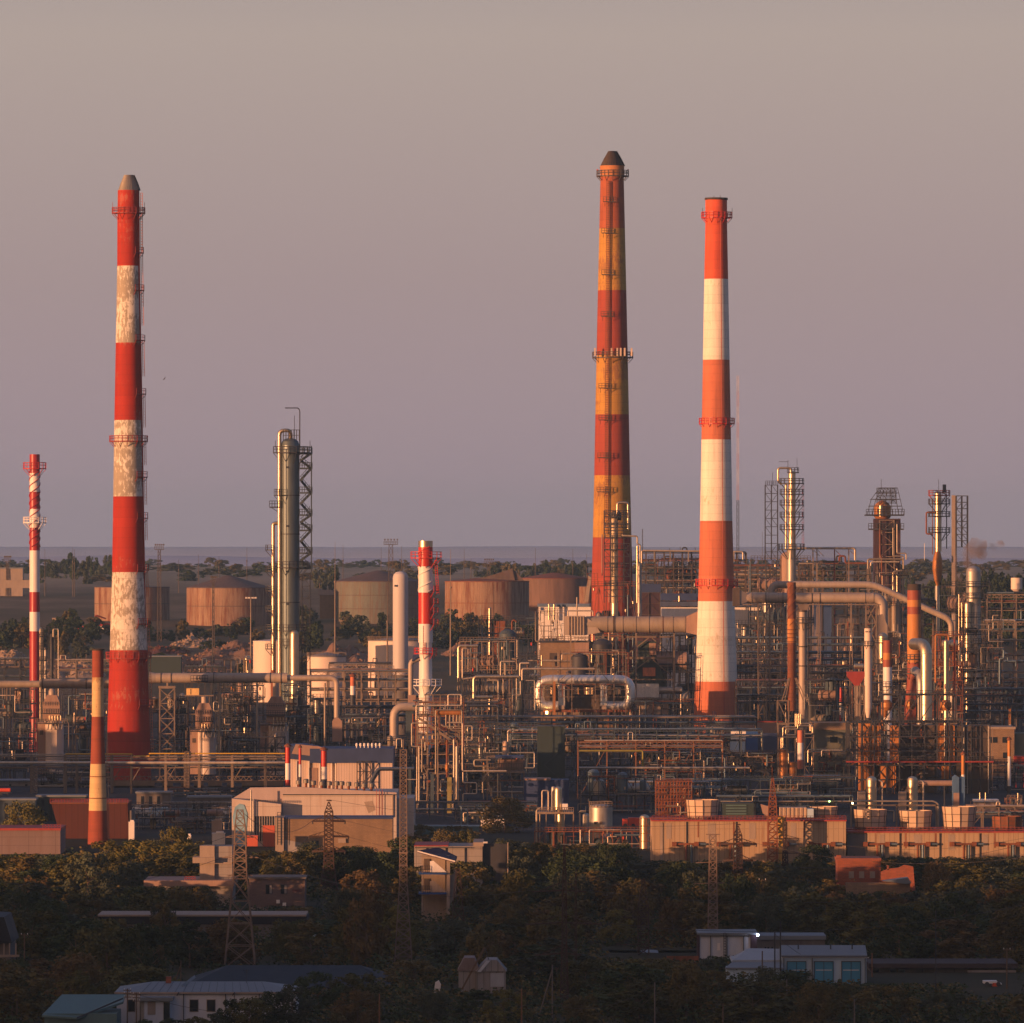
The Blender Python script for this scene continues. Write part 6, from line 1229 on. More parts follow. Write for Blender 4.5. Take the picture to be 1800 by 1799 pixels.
# stacks of the big furnace house
t = Thing('banded_stack', 'broad orange stack with dull red bands and a sooty rim over the big furnace frame', 'stack', 1790, 1607)
s_ = t.part('shaft', [STACKOR, STACKRED, STACKDRK]); D0 = [(1200, 1165, 1), (1165, 1080, 0), (1080, 1067, 1), (1067, 1055, 0), (1055, 1038, 1), (1038, 1027, 2)]
for yb_, yt_, mi in D0: s_.lathe(1607, [(yb_, 12.3+(yb_-1080)*.004), (yt_, 12.3)], 24, 0, [mi], cap=False)
s_.lathe(1607, [(t.gy, 16), (1240, 17), (1200, 12.6)], 24, 0, [1, 1]); t.part('gallery', STEELD).ringdeck(1607, 1160, 12, 19, 8, .9, 16); t.part('gallery', STEELD).ringdeck(1607, 1185, 13, 22, 8, .9, 16)
t = Thing('banded_stack', 'smaller stack banded dark red, orange and white beside the broad orange one', 'stack', 1760, 1560)
s_ = t.part('shaft', [STACKOR, STACKRED, GLWHT])
for yb_, yt_, mi in ((t.gy, 1173, 2), (1173, 1160, 1), (1160, 1148, 0), (1148, 1126, 1)): s_.lathe(1560, [(yb_, 8), (yt_, 7.8)], 20, 0, [mi], cap=(mi == 1))
t.part('gallery', STEELD).ringdeck(1560, 1208, 8, 14, 8, .8, 14)
t = Thing('silver_column', 'thick silver duct column with a big elbow into the orange stack', 'column', 1710, 1628)
t.part('duct', SILVER).tube([(1608, 1133, 6), (1628, 1133, 0), (1628, 1345, 0)], 10.3, 24, bend=2.0); t.part('lower_elbow', SILVER2).tube([(1610, 1180, 5), (1619, 1188, 0), (1619, 1290, 0)], 8, 20); t.part('skirt', AMBER).lathe(1629, [(t.gy, 9), (1346, 9)], 18)
for y in (1150, 1240, 1270): t.part('seam', SILVER2).ringdeck(1628, y, 10, 10.8, .1, .3, 20, brack=False, th=1)
t.part('cage', STEELD).scaf(1615, 1268, 1648, t.gy, -2, 3, 1, 5, 1, 1.4, .9)
t = Thing('pale_stack', 'pale stack with a dotted top and dark gallery in front of the furnace frame', 'stack', 1740, 1526); t.part('shaft', TANKW).lathe(1526, [(1262, 3), (1245, 6.6), (1105, 6.6)], 18); t.part('pedestal', STEELD).lathe(1526, [(t.gy, 5), (1262, 5)], 12); t.part('gallery', STEELD).ringdeck(1526, 1136, 6.6, 11, 7, .8, 12); t.part('pipe', SILVER).bar((1515.5, 1158), (1515.5, 1136), 2)
for i in range(4): t.part('port', SOOT).box(1521+i*3, 1112, 1522.4+i*3, 1109.5, -1, -.93)
t = Thing('tall_casing', 'grey bent duct casing rising beside the pale dotted stack', 'duct', 1820, 1551); t.part('duct', CONC).poly([(1544, 1260), (1560, 1260), (1560, 1100), (1552, 1080), (1543, 1082)], 0, 3)
t = Thing('red_funnel', 'dark red funnel shaped bin with a silver top at the corner of the furnace frame', 'hopper', 1700, 1507)
t.part('bin', RAILRED).poly([(1489, 1181), (1520, 1181), (1520, 1190), (1510, 1206), (1503, 1206), (1490, 1190)], 0, 4); t.part('top', SILVER).hcyl(1503, 1518, 1172, 5, 14, 2); t.part('leg', STEEL).scaf(1504, 1206, 1520, t.gy, 0, 3, 2, 5, 1, 1.3, .3); t.part('tube', CONC).lathe(1510, [(t.gy, 5), (1206, 4)], 14, 1)
# furnace frame
t = Thing('fired_heater', 'huge dark braced furnace frame with amber sunlight put into its casing colour', 'furnace', 1600, 1615)
GLOW = mat('amber_sunlit_casing', (0.50, 0.20, 0.05), 0.7, var=0.4, scale=1.5, grime=.5)  # amber sunlight painted as the casing colour
f_ = t.part('frame', STEELD); f_.scaf(1492, 1270, 1690, t.gy, -2, 12, 9, 5, 2, 2.4, .75); f_ = t.part('upper_frame', STEELD); f_.scaf(1552, 1222, 1680, 1270, 0, 10, 4, 1, 1, 2.6, .9)
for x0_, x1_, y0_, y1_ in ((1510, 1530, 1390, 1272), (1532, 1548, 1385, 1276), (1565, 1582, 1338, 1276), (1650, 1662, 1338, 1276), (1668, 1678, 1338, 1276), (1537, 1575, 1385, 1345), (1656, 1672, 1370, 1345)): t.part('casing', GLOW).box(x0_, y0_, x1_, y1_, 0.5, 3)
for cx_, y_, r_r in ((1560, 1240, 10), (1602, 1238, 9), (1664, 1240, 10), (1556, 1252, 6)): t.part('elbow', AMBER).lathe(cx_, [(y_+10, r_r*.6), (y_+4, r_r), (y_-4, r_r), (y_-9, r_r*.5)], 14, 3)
t.part('dark_box', SOOT).box(1680, t.gy, 1738, 1276, 1, 12); t.part('dark_box', SOOT).box(1585, t.gy, 1648, 1276, 5, 12); t.part('side_frame', STEELD).scaf(1690, 1274, 1740, t.gy, -1, 10, 3, 5, 1, 1.6, .3)
d_ = t.part('red_deck', RAILRED); d_.box(1487, 1340, 1745, 1337.5, -3, 0); t.part('railing', STEELD).rail(1487, 1745, 1337.5, 8, -3, .8, 5)
for y in (1293, 1315, 1270, 1222): t.part('railing', STEELD).rail(1492 if y > 1230 else 1552, 1690, y, 8, -2.4, .8, 5)
for x in (1514, 1518, 1522, 1526, 1545, 1568, 1572, 1660, 1694, 1700, 1737): t.part('riser', AMBER if x < 1600 else SILVER2).tube([(x, t.gy, -1), (x, 1276, -1)], .9, 6)
r_ = random.Random(77)
for i in range(40):
    x = 1495+240*r_.random(); y = 1275+115*r_.random(); d = 4*r_.random()-1; t.part('pipe', r_.choice([RUST, SILVER2, STEELD, AMBER])).tube([(x, y, d), (x+(r_.random()-.5)*50, y, d), (x+(r_.random()-.5)*50, y+(r_.random()-.5)*40, d)], .5+r_.random()*.7, 6)
for x in (1744, 1740): t.part('post', STEEL).bar((x, t.gy, -1), (x, 1280, -1), 1.2)
unit('tall rust coloured pipe frame with clad columns behind the thick silver column', 1780, 1640, 1692, 1118, 101, 8, 4, 9, RUST, nv=8, npip=18, vm=[SILVER, AMBER, RUST])
t = Thing('column', 'slim golden column inside the rust coloured pipe frame', 'column', 1775, 1663); column(t, 1663, t.gy, 1128, 4.6, SILVER); t.part('pipe', AMBER).tube([(1644, 1200, -1), (1644, 1116, -1), (1667, 1116, -1), (1667, 1126, -1)], 1.6, 8); t.part('red_pipe', RAILRED).tube([(1677, 1225, -1.5), (1677, 1124, -1.5)], 1.2, 8)
unit('frame of small lit pipes between the two orange banded stacks', 1800, 1536, 1600, 1130, 102, 6, 4, 6, STEELD, nv=9, npip=20, vm=[SILVER, RUST])
unit('frame hung with silver ducts behind the pale dotted stack', 1850, 1496, 1550, 1200, 103, 6, 4, 4, STEEL, nv=6, npip=12)
# far east columns
t = Thing('reactor_column', 'broad grey column with golden highlights and dark galleries near the smoke', 'column', 1950, 1711); column(t, 1711, t.gy, 1005, 13, SILVER2, seams=5, seg=24); column(t, 1700, t.gy, 1062, 6, SILVER, dd=-2.4)
for y in (1032, 1052, 1132, 1150): t.part('gallery', STEELD).ringdeck(1709, y, 13, 26, 8, .9, 16)
for x in (1685, 1690, 1696): t.part('pipe', SILVER).tube([(x, 1190, -2), (x, 1045+(x-1685)*3, -2)], 1.2, 7)
t = Thing('framed_column', 'golden column with stepped galleries beside an open lattice stair tower', 'column', 2250, 1392)
column(t, 1392, 1000, 833, 6.5, SILVER, seams=8); column(t, 1381.5, 965, 852, 2.0, SILVER); t.part('skirt', SILVER2).lathe(1391, [(t.gy, 8), (965, 8)], 18)
for y in (851, 870, 889, 910, 932): t.part('gallery', STEELD).ringdeck(1392, y, 7, 21, 8, .9, 14)
t.part('gallery', STEELD).ringdeck(1391, 967, 8, 23, 9, 1, 16); t.part('top_gallery', STEELD).ringdeck(1394, 832, 5, 10, 8, .8, 10, brack=False); tw = t.part('stair_tower', STEELD); tw.scaf(1345, 853, 1367, 985, -2, 2, 2, 9, 1, 1.2, .7); tw.rail(1345, 1367, 853, 7, -2, .7, 4)
tw.scaf(1347, 985, 1365, t.gy, -1, 1, 1, 4, 1, 1.2, .5); t.part('overhead_pipe', SILVER).tube([(1374, 852, -1), (1367.5, 846, -1), (1367.5, 823, -1), (1390, 823, -1), (1390, 832, -1)], 2.0, 10); t.part('davit', STEELD).bar((1385, 825), (1385, 809), .8).bar((1369, 812), (1386, 812), .8).bar((1401, 825), (1401, 805), .6); t.part('red_ladder', RAILRED).scaf(1410, 850, 1413, 965, 0, .4, 1, 20, 1, .5, 0); t.part('lightning_rod', STEELD).bar((1358, 853), (1358, 831), .7)
t = Thing('transfer_line', 'long high transfer pipe on trestles between the framed column and the caged reactor', 'pipe', 2260, 1450); t.part('pipe', PIPE).tube([(1400, 964), (1503, 964), (1503, 985)], 2.0, 10); 
for x in (1429, 1436, 1467, 1492): t.part('trestle', STEELR if x == 1467 else STEEL).bar((x, t.gy), (x, 966), 2).bar((x+2, 968), (x+12, 978), 1)
t.part('drum', SILVER).hcyl(1445, 1450, 996, 4, 12, 0); t.part('drum', SILVER).hcyl(1460, 1464, 996, 4, 12, 0); t.part('platform', SOOT).box(1440, 990, 1475, 986, 0, 4)
rack('dark deck of exchangers at the skyline between the framed column and the reactor', 2300, 1405, 1530, [992, 1002, 1014, 1026], 104, 8, 20, 5, SOOT, truss=False, pm=[STEELD, SOOT, RUST, DUCT], rr=(.8, 1.8))
t = Thing('caged_reactor', 'dark clad reactor block topped by a golden vessel in a tapering cage', 'reactor', 2250, 1556)
t.part('block', MAROON).box(1537, t.gy, 1583, 912, 0, 8); v = t.part('vessel', AMBER); v.lathe(1552, [(912, 12), (908, 15), (890, 15), (884, 10), (880, 3)], 20, 3); t.part('bright_vessel', SILVER).lathe(1548, [(908, 4), (889, 4)], 12, -1.2)
c = t.part('cage', STEELD)
for a, m_, b2 in ((1524, 1531, 1546), (1533, 1539, 1550), (1543, 1546, 1555), (1556, 1556, 1560), (1568, 1566, 1565), (1579, 1575, 1571), (1588, 1582, 1577)): c.bar((a, 905, -1.5), (m_, 878, -1.5), 1.0).bar((m_, 878, -1.5), (b2, 858, -1.5), 1.0)
for y, a, b2 in ((858, 1546, 1577), (867, 1540, 1579), (878, 1531, 1582), (890, 1528, 1585)): c.bar((a, y, -1.5), (b2, y, -1.5), 1.2); c.bar((a, y, 7), (b2, y, 7), 1.1)
c.scaf(1543, 858, 1575, 886, -1, 6, 6, 4, 1, 1.0, .5); t.part('platform', STEELD).box(1522, 907, 1589, 904.5, -2.5, 9); t.part('railing', STEELD).rail(1522, 1589, 904.5, 9, -2.5, .9, 5); t.part('platform', STEELD).box(1526, 932, 1588, 929.5, -2.5, 0); t.part('railing', STEELD).rail(1526, 1588, 929.5, 9, -2.5, .9, 5)
f_ = t.part('frame', STEEL); f_.scaf(1546, 915, 1571, 1000, -2, -.3, 1, 4, 1, 1.6, 1.0); f_.scaf(1526, 985, 1588, t.gy, -1, 6, 4, 3, 1, 1.6, .4)
for pts, q, mm in (([(1546, 930), (1546, 975), (1549, 982), (1549, 1030), (1554, 1030)], 1.3, RUST), ([(1569, 928), (1569, 978), (1587, 978), (1587, 1000)], 1.3, PIPE), ([(1576, 922), (1576, 973), (1592, 973), (1592, 984)], 1.2, PIPE), ([(1525, 1000), (1525, 983), (1587, 983)], 1.5, PIPE), ([(1530, 995), (1530, 988), (1580, 988)], 1.3, PIPE), ([(1569, 1100), (1569, 1005), (1585, 1003)], 1.6, SILVER), ([(1576, 1098), (1576, 1000)], 1.4, SILVER)): t.part('pipe', mm).tube([(x, y, -3) for x, y in pts], q, 8)
t.part('mast', STEELD).bar((1549, 858), (1549, 843), .8); t.part('lightning_rod', GLWHT).bar((1625, 985), (1625, 955), .8)
t = Thing('clad_column', 'slim brilliant column with a bulging middle beside a pale upright slab', 'column', 2240, 1650)
column(t, 1649, 970, 868, 6, SILVER, seams=6); t.part('bulge', AMBER).lathe(1648, [(1030, 2), (1020, 6), (1000, 9), (985, 8.5), (970, 5)], 18); t.part('foot', SILVER2).lathe(1648, [(t.gy, 5), (1030, 4.6)], 14)
for y in (872, 887, 909, 937): t.part('gallery', STEELR if y == 872 else STEELD).ringdeck(1651, y, 6, 19, 8, .9, 14, brack=(y != 909))
t.part('pipe', RUST).tube([(1644, 901, -1), (1628, 901, -1), (1628, 939, -1), (1640, 939, -1)], 1.4, 8); t.part('rusty_pipe', RUST).tube([(1639, 975, -1), (1639, 880, -1)], .8, 6); t.part('mast', STEELD).bar((1650, 862), (1650, 843), .7); t.part('winch', STEELD).box(1657, 866, 1663, 852, -.5, .5); t.part('pipe', STEELD).tube([(1664, 965, 0), (1664, 870, 0), (1656, 866, 0)], .9, 6)
t = Thing('slab_tower', 'pale upright slab with a dark lattice stair behind it', 'stair tower', 2260, 1685); t.part('slab', CONC).box(1673, t.gy, 1679, 871, -1, 1); t.part('stair_tower', STEELD).scaf(1681, 872, 1701, 962, -1, 3, 2, 8, 1, 1.6, .8); t.part('stair_tower', STEELD).scaf(1681, 962, 1701, t.gy, -1, 3, 1, 6, 1, 1.2, .5); t.part('beam', STEEL).box(1620, 1034, 1680, 1031, -.5, 0); t.part('brace', STEEL).bar((1636, 1032), (1622, 1075), 2).bar((1660, 1032), (1676, 1070), 2)
SMK = bpy.data.materials.new('smoke_volume'); SMK.use_nodes = True; st = SMK.node_tree; st.nodes.clear(); sv = N(st, 'ShaderNodeVolumePrincipled'); sv.inputs['Color'].default_value = (.50, .40, .37, 1)
cc = N(st, 'ShaderNodeTexCoord'); sn = noise(st, cc.outputs['Object'], .3, 4); L(st, math_n(st, 'MULTIPLY', math_n(st, 'SUBTRACT', sn, .36, True), 1.3), sv.inputs['Density']); so = N(st, 'ShaderNodeOutputMaterial'); L(st, sv.outputs[0], so.inputs['Volume'])
t = Thing('smoke', 'drifting brown smoke above the broad grey column', None, 2050, 1710, one=True, kind='stuff'); p = PB(t, 'smoke', SMK)
def ball(p, cx, cy, rx, ry, dd=0, seg=14):
    prf = [(cy+ry*math.cos(a), max(.05, rx*math.sin(a))) for a in [math.pi*i/8 for i in range(9)]]; p.lathe(cx, prf, seg, dd, cap=False)
for cx_, cy_, rx, ry, dd in ((1717, 966, 19, 17, 0), (1703, 984, 10, 20, 8), (1714, 1000, 8, 16, 18), (1730, 975, 9, 10, 12), (1690, 996, 6, 22, 26), (1700, 1012, 7, 14, 30), (1732, 958, 8, 9, 6), (1745, 962, 9, 8, 2), (1758, 956, 9, 6, 0)):
    b0 = len(p.v); ball(p, cx_, cy_, rx, ry, dd, 18)
    for q in range(b0, len(p.v)): v = p.v[q]; c_ = p.P((cx_, cy_, dd)); d_ = v-c_; p.v[q] = c_+d_*(1+.55*mn.noise(v*.35)+.3*mn.noise(v*.9))
# fill of the eastern racks
rack('tan lit pipe racks on the skyline beyond the broad grey column', 2120, 1735, 1812, [1044, 1058, 1072], 105, 8, 24, 5, STEEL, rr=(.7, 1.8))
rack('lower tan pipe racks at the frame edge beyond the broad grey column', 2050, 1730, 1812, [1092, 1108, 1126], 106, 8, 28, 4, STEEL)
rack('dark many tiered racks behind the bent flue and the reactor', 2150, 1465, 1645, [1056, 1070, 1084, 1100], 107, 8, 22, 5, STEELD, pm=[PIPEB, STEELD, STEELD, RUST])
unit('small lit plant of drums on the dark rack beside the large white tank', 2140, 1476, 1512, 1096, 108, 5, 3, 3, STEEL, nv=7, npip=9, vm=[SILVER, HEATER])
unit('dark frame of pipes in front of the long blue roofed hall', 2200, 1292, 1340, 1098, 109, 6, 5, 4, STEELD, nv=7, npip=12)
unit('dark dome shaped casing and white bellows below the large white tank', 2180, 1354, 1386, 1098, 110, 6, 3, 3, STEELD, nv=5, npip=8, vm=[STEELD, GLWHT])
for i, (x0_, x1_, y_, D_, l) in enumerate(((1296, 1530, 1122, 2080, 'upper blue grey pipe bridge across the dark yard beside the rusty finned stack'), (1296, 1520, 1148, 2000, 'pale pipe bridge across the dark yard behind the lattice tower'), (1296, 1500, 1172, 1950, 'dark pipe bridge below the pale one beside the lattice tower'), (1296, 1500, 1198, 1900, 'dark crowded pipe bridge beside the foot of the lattice tower'), (1296, 1500, 1224, 1870, 'lowest dark pipe bridge before the long tan wall'), (1690, 1812, 1152, 1980, 'upper dark pipe bridge at the frame edge below the tan racks'), (1690, 1812, 1182, 1900, 'pale topped dark pipe bridge at the frame edge'), (1690, 1812, 1212, 1850, 'dark pipe bridge at the frame edge above the tan building'), (1690, 1812, 1240, 1820, 'lowest dark pipe bridge just above the tan building roof'))):
    rack(l, D_, x0_, x1_, [y_, y_+12], 120+i, 14, 26, 7, STEELD, truss=False, rr=(.7, 1.5), pm=[STEELD, STEELD, PIPEB, RUST, PIPEB], loops=.2, post=1.6)
unit('very dark crowded frame in the yard beyond the rusty finned stack', 2020, 1296, 1500, 1160, 141, 12, 12, 4, STEELD, nv=16, npip=30, vm=[STEELD, SOOT, PIPEB])
unit('very dark frame at the frame edge under the pale topped bridge', 1930, 1730, 1812, 1200, 142, 12, 5, 4, STEELD, nv=8, npip=14, vm=[STEELD, SOOT, PIPEB])
t = Thing('tank_group', 'small pale vat on a stand at the frame edge above the racks', 'vat', 2150, 1786); t.part('vat', TANKW).lathe(1787, [(1040, 5), (1036, 10), (1016, 10)], 16)
# tan buildings
t = Thing('beige_building', 'flat building with sunlit top and shaded walls put in colour beside the furnace frame', 'building', 1720, 1462)
t.part('wall', mat('beige_wall_shade_tone', (0.12, 0.12, 0.09), 0.8)).box(1430, t.gy, 1496, 1282, 0, 14); t.part('band', WALLTAN).box(1428, 1283, 1498, 1271, -.3, 14.3); w_ = t.part('window', GLASS); w_.box(1459, 1306, 1472, 1295, -.1, .1); t.part('window', GLASS).box(1440, 1332, 1450, 1322, -.1, .1)  # sunlit top strip and shaded lower wall put into the colours
t = Thing('tan_building', 'flat tan building with dark windows beyond the furnace frame at the frame edge', 'building', 1710, 1765)
t.part('wall', WALLTAN).box(1735, t.gy, 1783, 1281, 0, 14); t.part('cornice', CONC).box(1733, 1282, 1785, 1278, -.5, 14.5); t.part('wing', mat('olive_render', (0.17, 0.16, 0.11), 0.8)).box(1783, t.gy, 1810, 1290, 2, 14)
for x, y in ((1741, 1306), (1762, 1306), (1763, 1333)): t.part('window', GLASS).box(x, y, x+12, y-10, -.1, .1)
b = one('red_tank', 'bright red box tank at the frame edge beside the orange and white pipe stack', 'tank', 1640, 1792, REDCAB); b.box(1783, 1345, 1802, 1331, 0, 3); b.box(1782, 1331, 1803, 1329.5, -.1, 3.1); b.bar((1786, b.t.gy), (1786, 1345), 1.5); b.bar((1799, b.t.gy), (1799, 1345), 1.5)
# between furnace frame and cooling buildings
for i, (cx_, l) in enumerate(((1532, 'upright silver tank with a bent pipe in front of the amber furnace frame'), (1604, 'twin of the upright silver tank, standing nearer the tall blue box'))):
    t = Thing('silver_tank', l, 'tank', 1480, cx_, 'upright silver tanks'); column(t, cx_, t.gy, 1372, 9.2, SILVER, 'shell', seams=1); t.part('outlet_pipe', PIPE).tube([(cx_+11, 1372, 0), (cx_+19, 1374, 0), (cx_+19, t.gy, 0)], 1.3, 8); t.part('side_box', CONC).box(cx_-24, t.gy, cx_-11, 1392, -1, 2)
t = Thing('thick_pipe', 'thick rusty horizontal pipe running into the tall blue box', 'pipe', 1500, 1648); t.part('pipe', HEATER).tube([(1614, 1377), (1676, 1377)], 5.0, 14); t.part('leg', STEELD).bar((1625, t.gy), (1625, 1380), 2.2); t.part('leg', STEELD).bar((1660, t.gy), (1660, 1380), 2.2)
t = Thing('blue_box', 'tall narrow blue clad box with an angled top behind the cooling fans', 'casing', 1420, 1685); t.part('casing', mat('slate_blue_cladding', (0.07, 0.14, 0.26), 0.55)).poly([(1675, t.gy), (1675, 1367), (1680, 1363), (1686, 1367), (1686, t.gy)], 0, 3); t.part('casing', MATS['slate_blue_cladding']).poly([(1687, t.gy), (1687, 1371), (1690, 1365), (1696, 1367), (1696, t.gy)], 0.4, 3); t.part('louvre', HEATER).box(1676, 1416, 1686, 1394, -.3, -.05)
t = Thing('pipe_portal', 'tan portal frame carrying silver pipes behind the cooling fans', 'frame', 1400, 1570); f_ = t.part('frame', STEEL); f_.bar((1495, 1416), (1648, 1416), 3.0)
for x in (1496, 1576, 1646): f_.bar((x, t.gy), (x, 1415), 3.0); t.part('pipe', PIPE)
t.part('pipe', PIPE).tube([(1500, 1409, 1), (1642, 1409, 1), (1650, 1414, 1), (1650, t.gy, 1)], 1.6, 8); t.part('pipe', PIPE).tube([(1510, 1426, 1), (1572, 1426, 1), (1572, 1445, 1)], 1.2, 8); t.part('pipe', PIPE).tube([(1585, 1430, 1), (1640, 1430, 1)], 1.2, 8)
t.part('lamp', lamp_mat('amber_lamp', (1.0, .7, .3), 12)).box(1496.5, 1413, 1499, 1410.5, -2, -1.8); 
t = Thing('site_lamp', 'tiny green lamp glowing over the dark yard behind the cooling fans', 'lamp', 1420, 1458, one=True, z=H+(HY-1409)*1420/F); p = PB(t, 'site_lamp', lamp_mat('green_lamp', (.45, 1.0, .2), 14)); p.lathe(1458, [(1410, .8), (1409, 1.2), (1408, .8)], 8)
rack('pale pipes over low blue roofs at the frame edge behind the last cooling fan', 1380, 1700, 1812, [1419, 1430], 143, 5, 28, 4, STEEL, rr=(.9, 1.8), truss=False, pm=[PIPE, HEATER, PIPEB])
t = Thing('low_building', 'low pale building with two small roof vents behind the last cooling fan', 'building', 1450, 1734); t.part('wall', CONC).box(1713, t.gy, 1755, 1410, 0, 5); t.part('roof', GLWHT).box(1712, 1410, 1756, 1406, -.3, 5.3); t.part('vent', SILVER).lathe(1723, [(1406, 1.3), (1394, 1.3)], 8, 1); t.part('vent', SILVER).lathe(1733, [(1406, 1.3), (1394, 1.3)], 8, 1); t.part('vent', SILVER).lathe(1790, [(1420, 1.3), (1395, 1.3)], 8, 1)
unit('small railed machinery platform with a drum at the frame edge behind the fans', 1390, 1770, 1796, 1405, 144, 4, 3, 3, STEEL, nv=4, npip=6)
unit('low dark yard of pipes and blue roofs behind the cooling buildings', 1500, 1380, 1500, 1368, 145, 8, 8, 3, STEELB, nv=8, npip=18, vm=[PIPEB, STEELB, SILVER2])
rack('long pale pipe bridge over the yard behind the first cooling building', 1420, 1260, 1500, [1401, 1410], 146, 4, 34, 4, STEELD, truss=False, rr=(.8, 1.4), pm=[PIPE, PIPEB])
unit('shadowy frame of short bright pipes right beside the beige building', 1620, 1428, 1495, 1322, 147, 6, 5, 4, STEELD, nv=7, npip=16, vm=[SILVER, RUST])
unit('shadowy pipe yard under the tan building at the frame edge', 1620, 1742, 1812, 1342, 148, 6, 5, 3, STEELD, nv=6, npip=12)
unit('dark yard with short lit pipes below the inclined gallery', 1480, 1270, 1420, 1372, 149, 6, 9, 2, STEELB, nv=8, npip=18, vm=[SILVER, PIPEB])
t = Thing('flat_roof_shed', 'low slate blue flat roof with a pale edge beside the furnace frame', 'shed', 1540, 1440); t.part('wall', STEELB).box(1418, t.gy, 1475, 1372, 0, 6); t.part('roof', ROOFG).box(1415, 1372, 1478, 1364, -.4, 6.4)
t = Thing('dark_green_sheds', 'dark green louvred box behind the first cooling building', 'casing', 1330, 1296); t.part('casing', GREENCL).box(1270, t.gy, 1325, 1412, 0, 5)
for i in range(4): t.part('louvre', TEALG).box(1276, 1432-i*5, 1312, 1430-i*5, -.2, -.05)

# ------------------------------------------------------------------ cooling buildings with their fans
def cooling(label, D, x0, x1, ytop, groups, hd=41):
    t = Thing('cooling_building', label, 'building', D, (x0+x1)/2, 'cooling buildings'); t.part('wall', WALLC).box(x0, t.gy+2, x1, ytop, 0, 14); t.part('roof_edge', RAILRED).box(x0-1, ytop+1, x1+1, ytop-1.5, -.4, 14.4); t.part('railing', STEELR).rail(x0, x1, ytop-1.5, 7, -.2, .7, 7)
    t.part('roof_kerb', RUST).box(x0, ytop-1.5, x1, ytop-3.5, 5, 6)
    for a in groups:
        h_ = t.part('header_pipe', RUST); h_.tube([(a, ytop+hd, -.6), (a+44, ytop+hd, -.6)], 2.0, 8); h_.box(a-3, ytop+hd+4, a+5, ytop+hd-4, -1.0, -.2); h_.box(a+36, ytop+hd+4, a+44, ytop+hd-4, -1.0, -.2)
        t.part('header_pipe', PIPEB).tube([(a+44, ytop+hd, -.6), (a+57, ytop+hd, -.6)], 2.0, 8)
        t.part('drop_pipe', RUST).tube([(a+22, t.gy+1, -.6), (a+22, ytop+hd, -.6)], 1.9, 8); t.part('drop_pipe', PIPEB).tube([(a+31, t.gy+1, -.6), (a+31, ytop+hd+1, -.6)], 2.4, 8)
    return t
t = cooling('long tan corrugated cooling building with one big fan on its roof', 1238, 1146, 1487, 1443, (1184, 1262, 1343, 1424)); t.part('corner_strip', CONC).box(1160, t.gy, 1165, 1446, -.15, -.05)
t = cooling('lower tan corrugated cooling building with three big fans in a row', 1241, 1489, 1812, 1463, (1520, 1591, 1672, 1750), 21); t.part('shade_strip', CONCD).box(1489, t.gy, 1521, 1466, -.3, -.05)  # dark strip painted where the first building's shadow falls
def fan(label, cx, yt, yb, rt, rb, D, m=FANW):
    t = Thing('cooling_fan', label, 'cooling fan', D, cx, 'flared cooling fans', z=H+(HY-yb)*D/F); c = t.part('cowl', m); c.lathe(cx, [(yb, rb), (yb-(yb-yt)*.55, rb+(rt-rb)*.45), (yt, rt)], 12, 0, cap=False, facet=True); c.lathe(cx, [(yt, rt), (yt, rt-1), (yb, rb-1)], 12, 0, cap=False, facet=True)
    f_ = t.part('ribs', SOOT); c0 = f_.P((cx, 0, 0))
    for i in range(12):
        a = 2*math.pi*i/12; q = [Vector((c0.x+(r_+.3)*t.k*math.cos(a), c0.y+(r_+.3)*t.k*math.sin(a), H+(HY-y)*t.k)) for y, r_ in ((yb, rb), (yt, rt))]; f_.barw(q[0], q[1], .09)
    for u in (.12, .38, .68): f_.ringdeck(cx, yb+(yt-yb)*u, rb+(rt-rb)*u-.2, rb+(rt-rb)*u+.5, .1, .2, 12, brack=False, th=.7)
    h_ = t.part('hub', STEELD); h_.lathe(cx, [(yb, 3), (yt+6, 3)], 10)
    for i in range(6): a = math.pi*i/3+.3; t.part('blade', STEELD, h_).bar((cx, yt+8, 0), (cx+(rb-3)*math.cos(a), yt+8, (rb-3)*math.sin(a)*t.k), 3, 1)
    t.part('railing', STEELD).ringdeck(cx, yb+1, rb+1, rb+4, 6, .7, 16, brack=False); return t
fan('big flared fan cowl alone on the first cooling building', 1235, 1406, 1442, 29, 26, 1244)
fan('fan cowl with a shaded foot, first of the three on the lower cooling building', 1530, 1423, 1460, 29, 26, 1249)
fan('middle fan cowl of the three on the lower cooling building', 1609, 1425, 1460, 29, 26, 1249)
fan('tallest fan cowl of the three, nearest the blue box', 1686, 1418, 1460, 30, 26, 1249)
fan('rusty dark squat fan cowl at the end of the lower cooling building', 1770, 1435, 1460, 26, 25, 1249, RUST)
fan('pale low fan cowl at the far end of the first cooling building', 1448, 1418, 1441, 25, 22, 1250)
t = Thing('panel_box', 'row of pale fan panels beside the floodlight mast on the first cooling building', 'casing', 1246, 1400, z=H+(HY-1441)*1246/F); t.part('panel', FANW).box(1371, 1441, 1418, 1420, 0, 4); t.part('panel', PALEBL).box(1419, 1441, 1430, 1422, -.5, 3); f_ = t.part('frame', SOOT)
for i in range(7): f_.bar((1372+i*7.5, 1441, -.2), (1372+i*7.5, 1420, -.2), .8)
b = one('yellow_cabinet', 'small yellow cabinet on the wall behind the floodlight mast', 'cabinet', 1232, 1373, mat('yellow_sheet', (.6, .32, .06), .6)); b.box(1367, 1468, 1379, 1437, 0, 1); b.box(1366, 1437, 1380, 1435.5, -.1, 1.1); b.box(1369, b.t.gy, 1377, 1468, .1, .9)
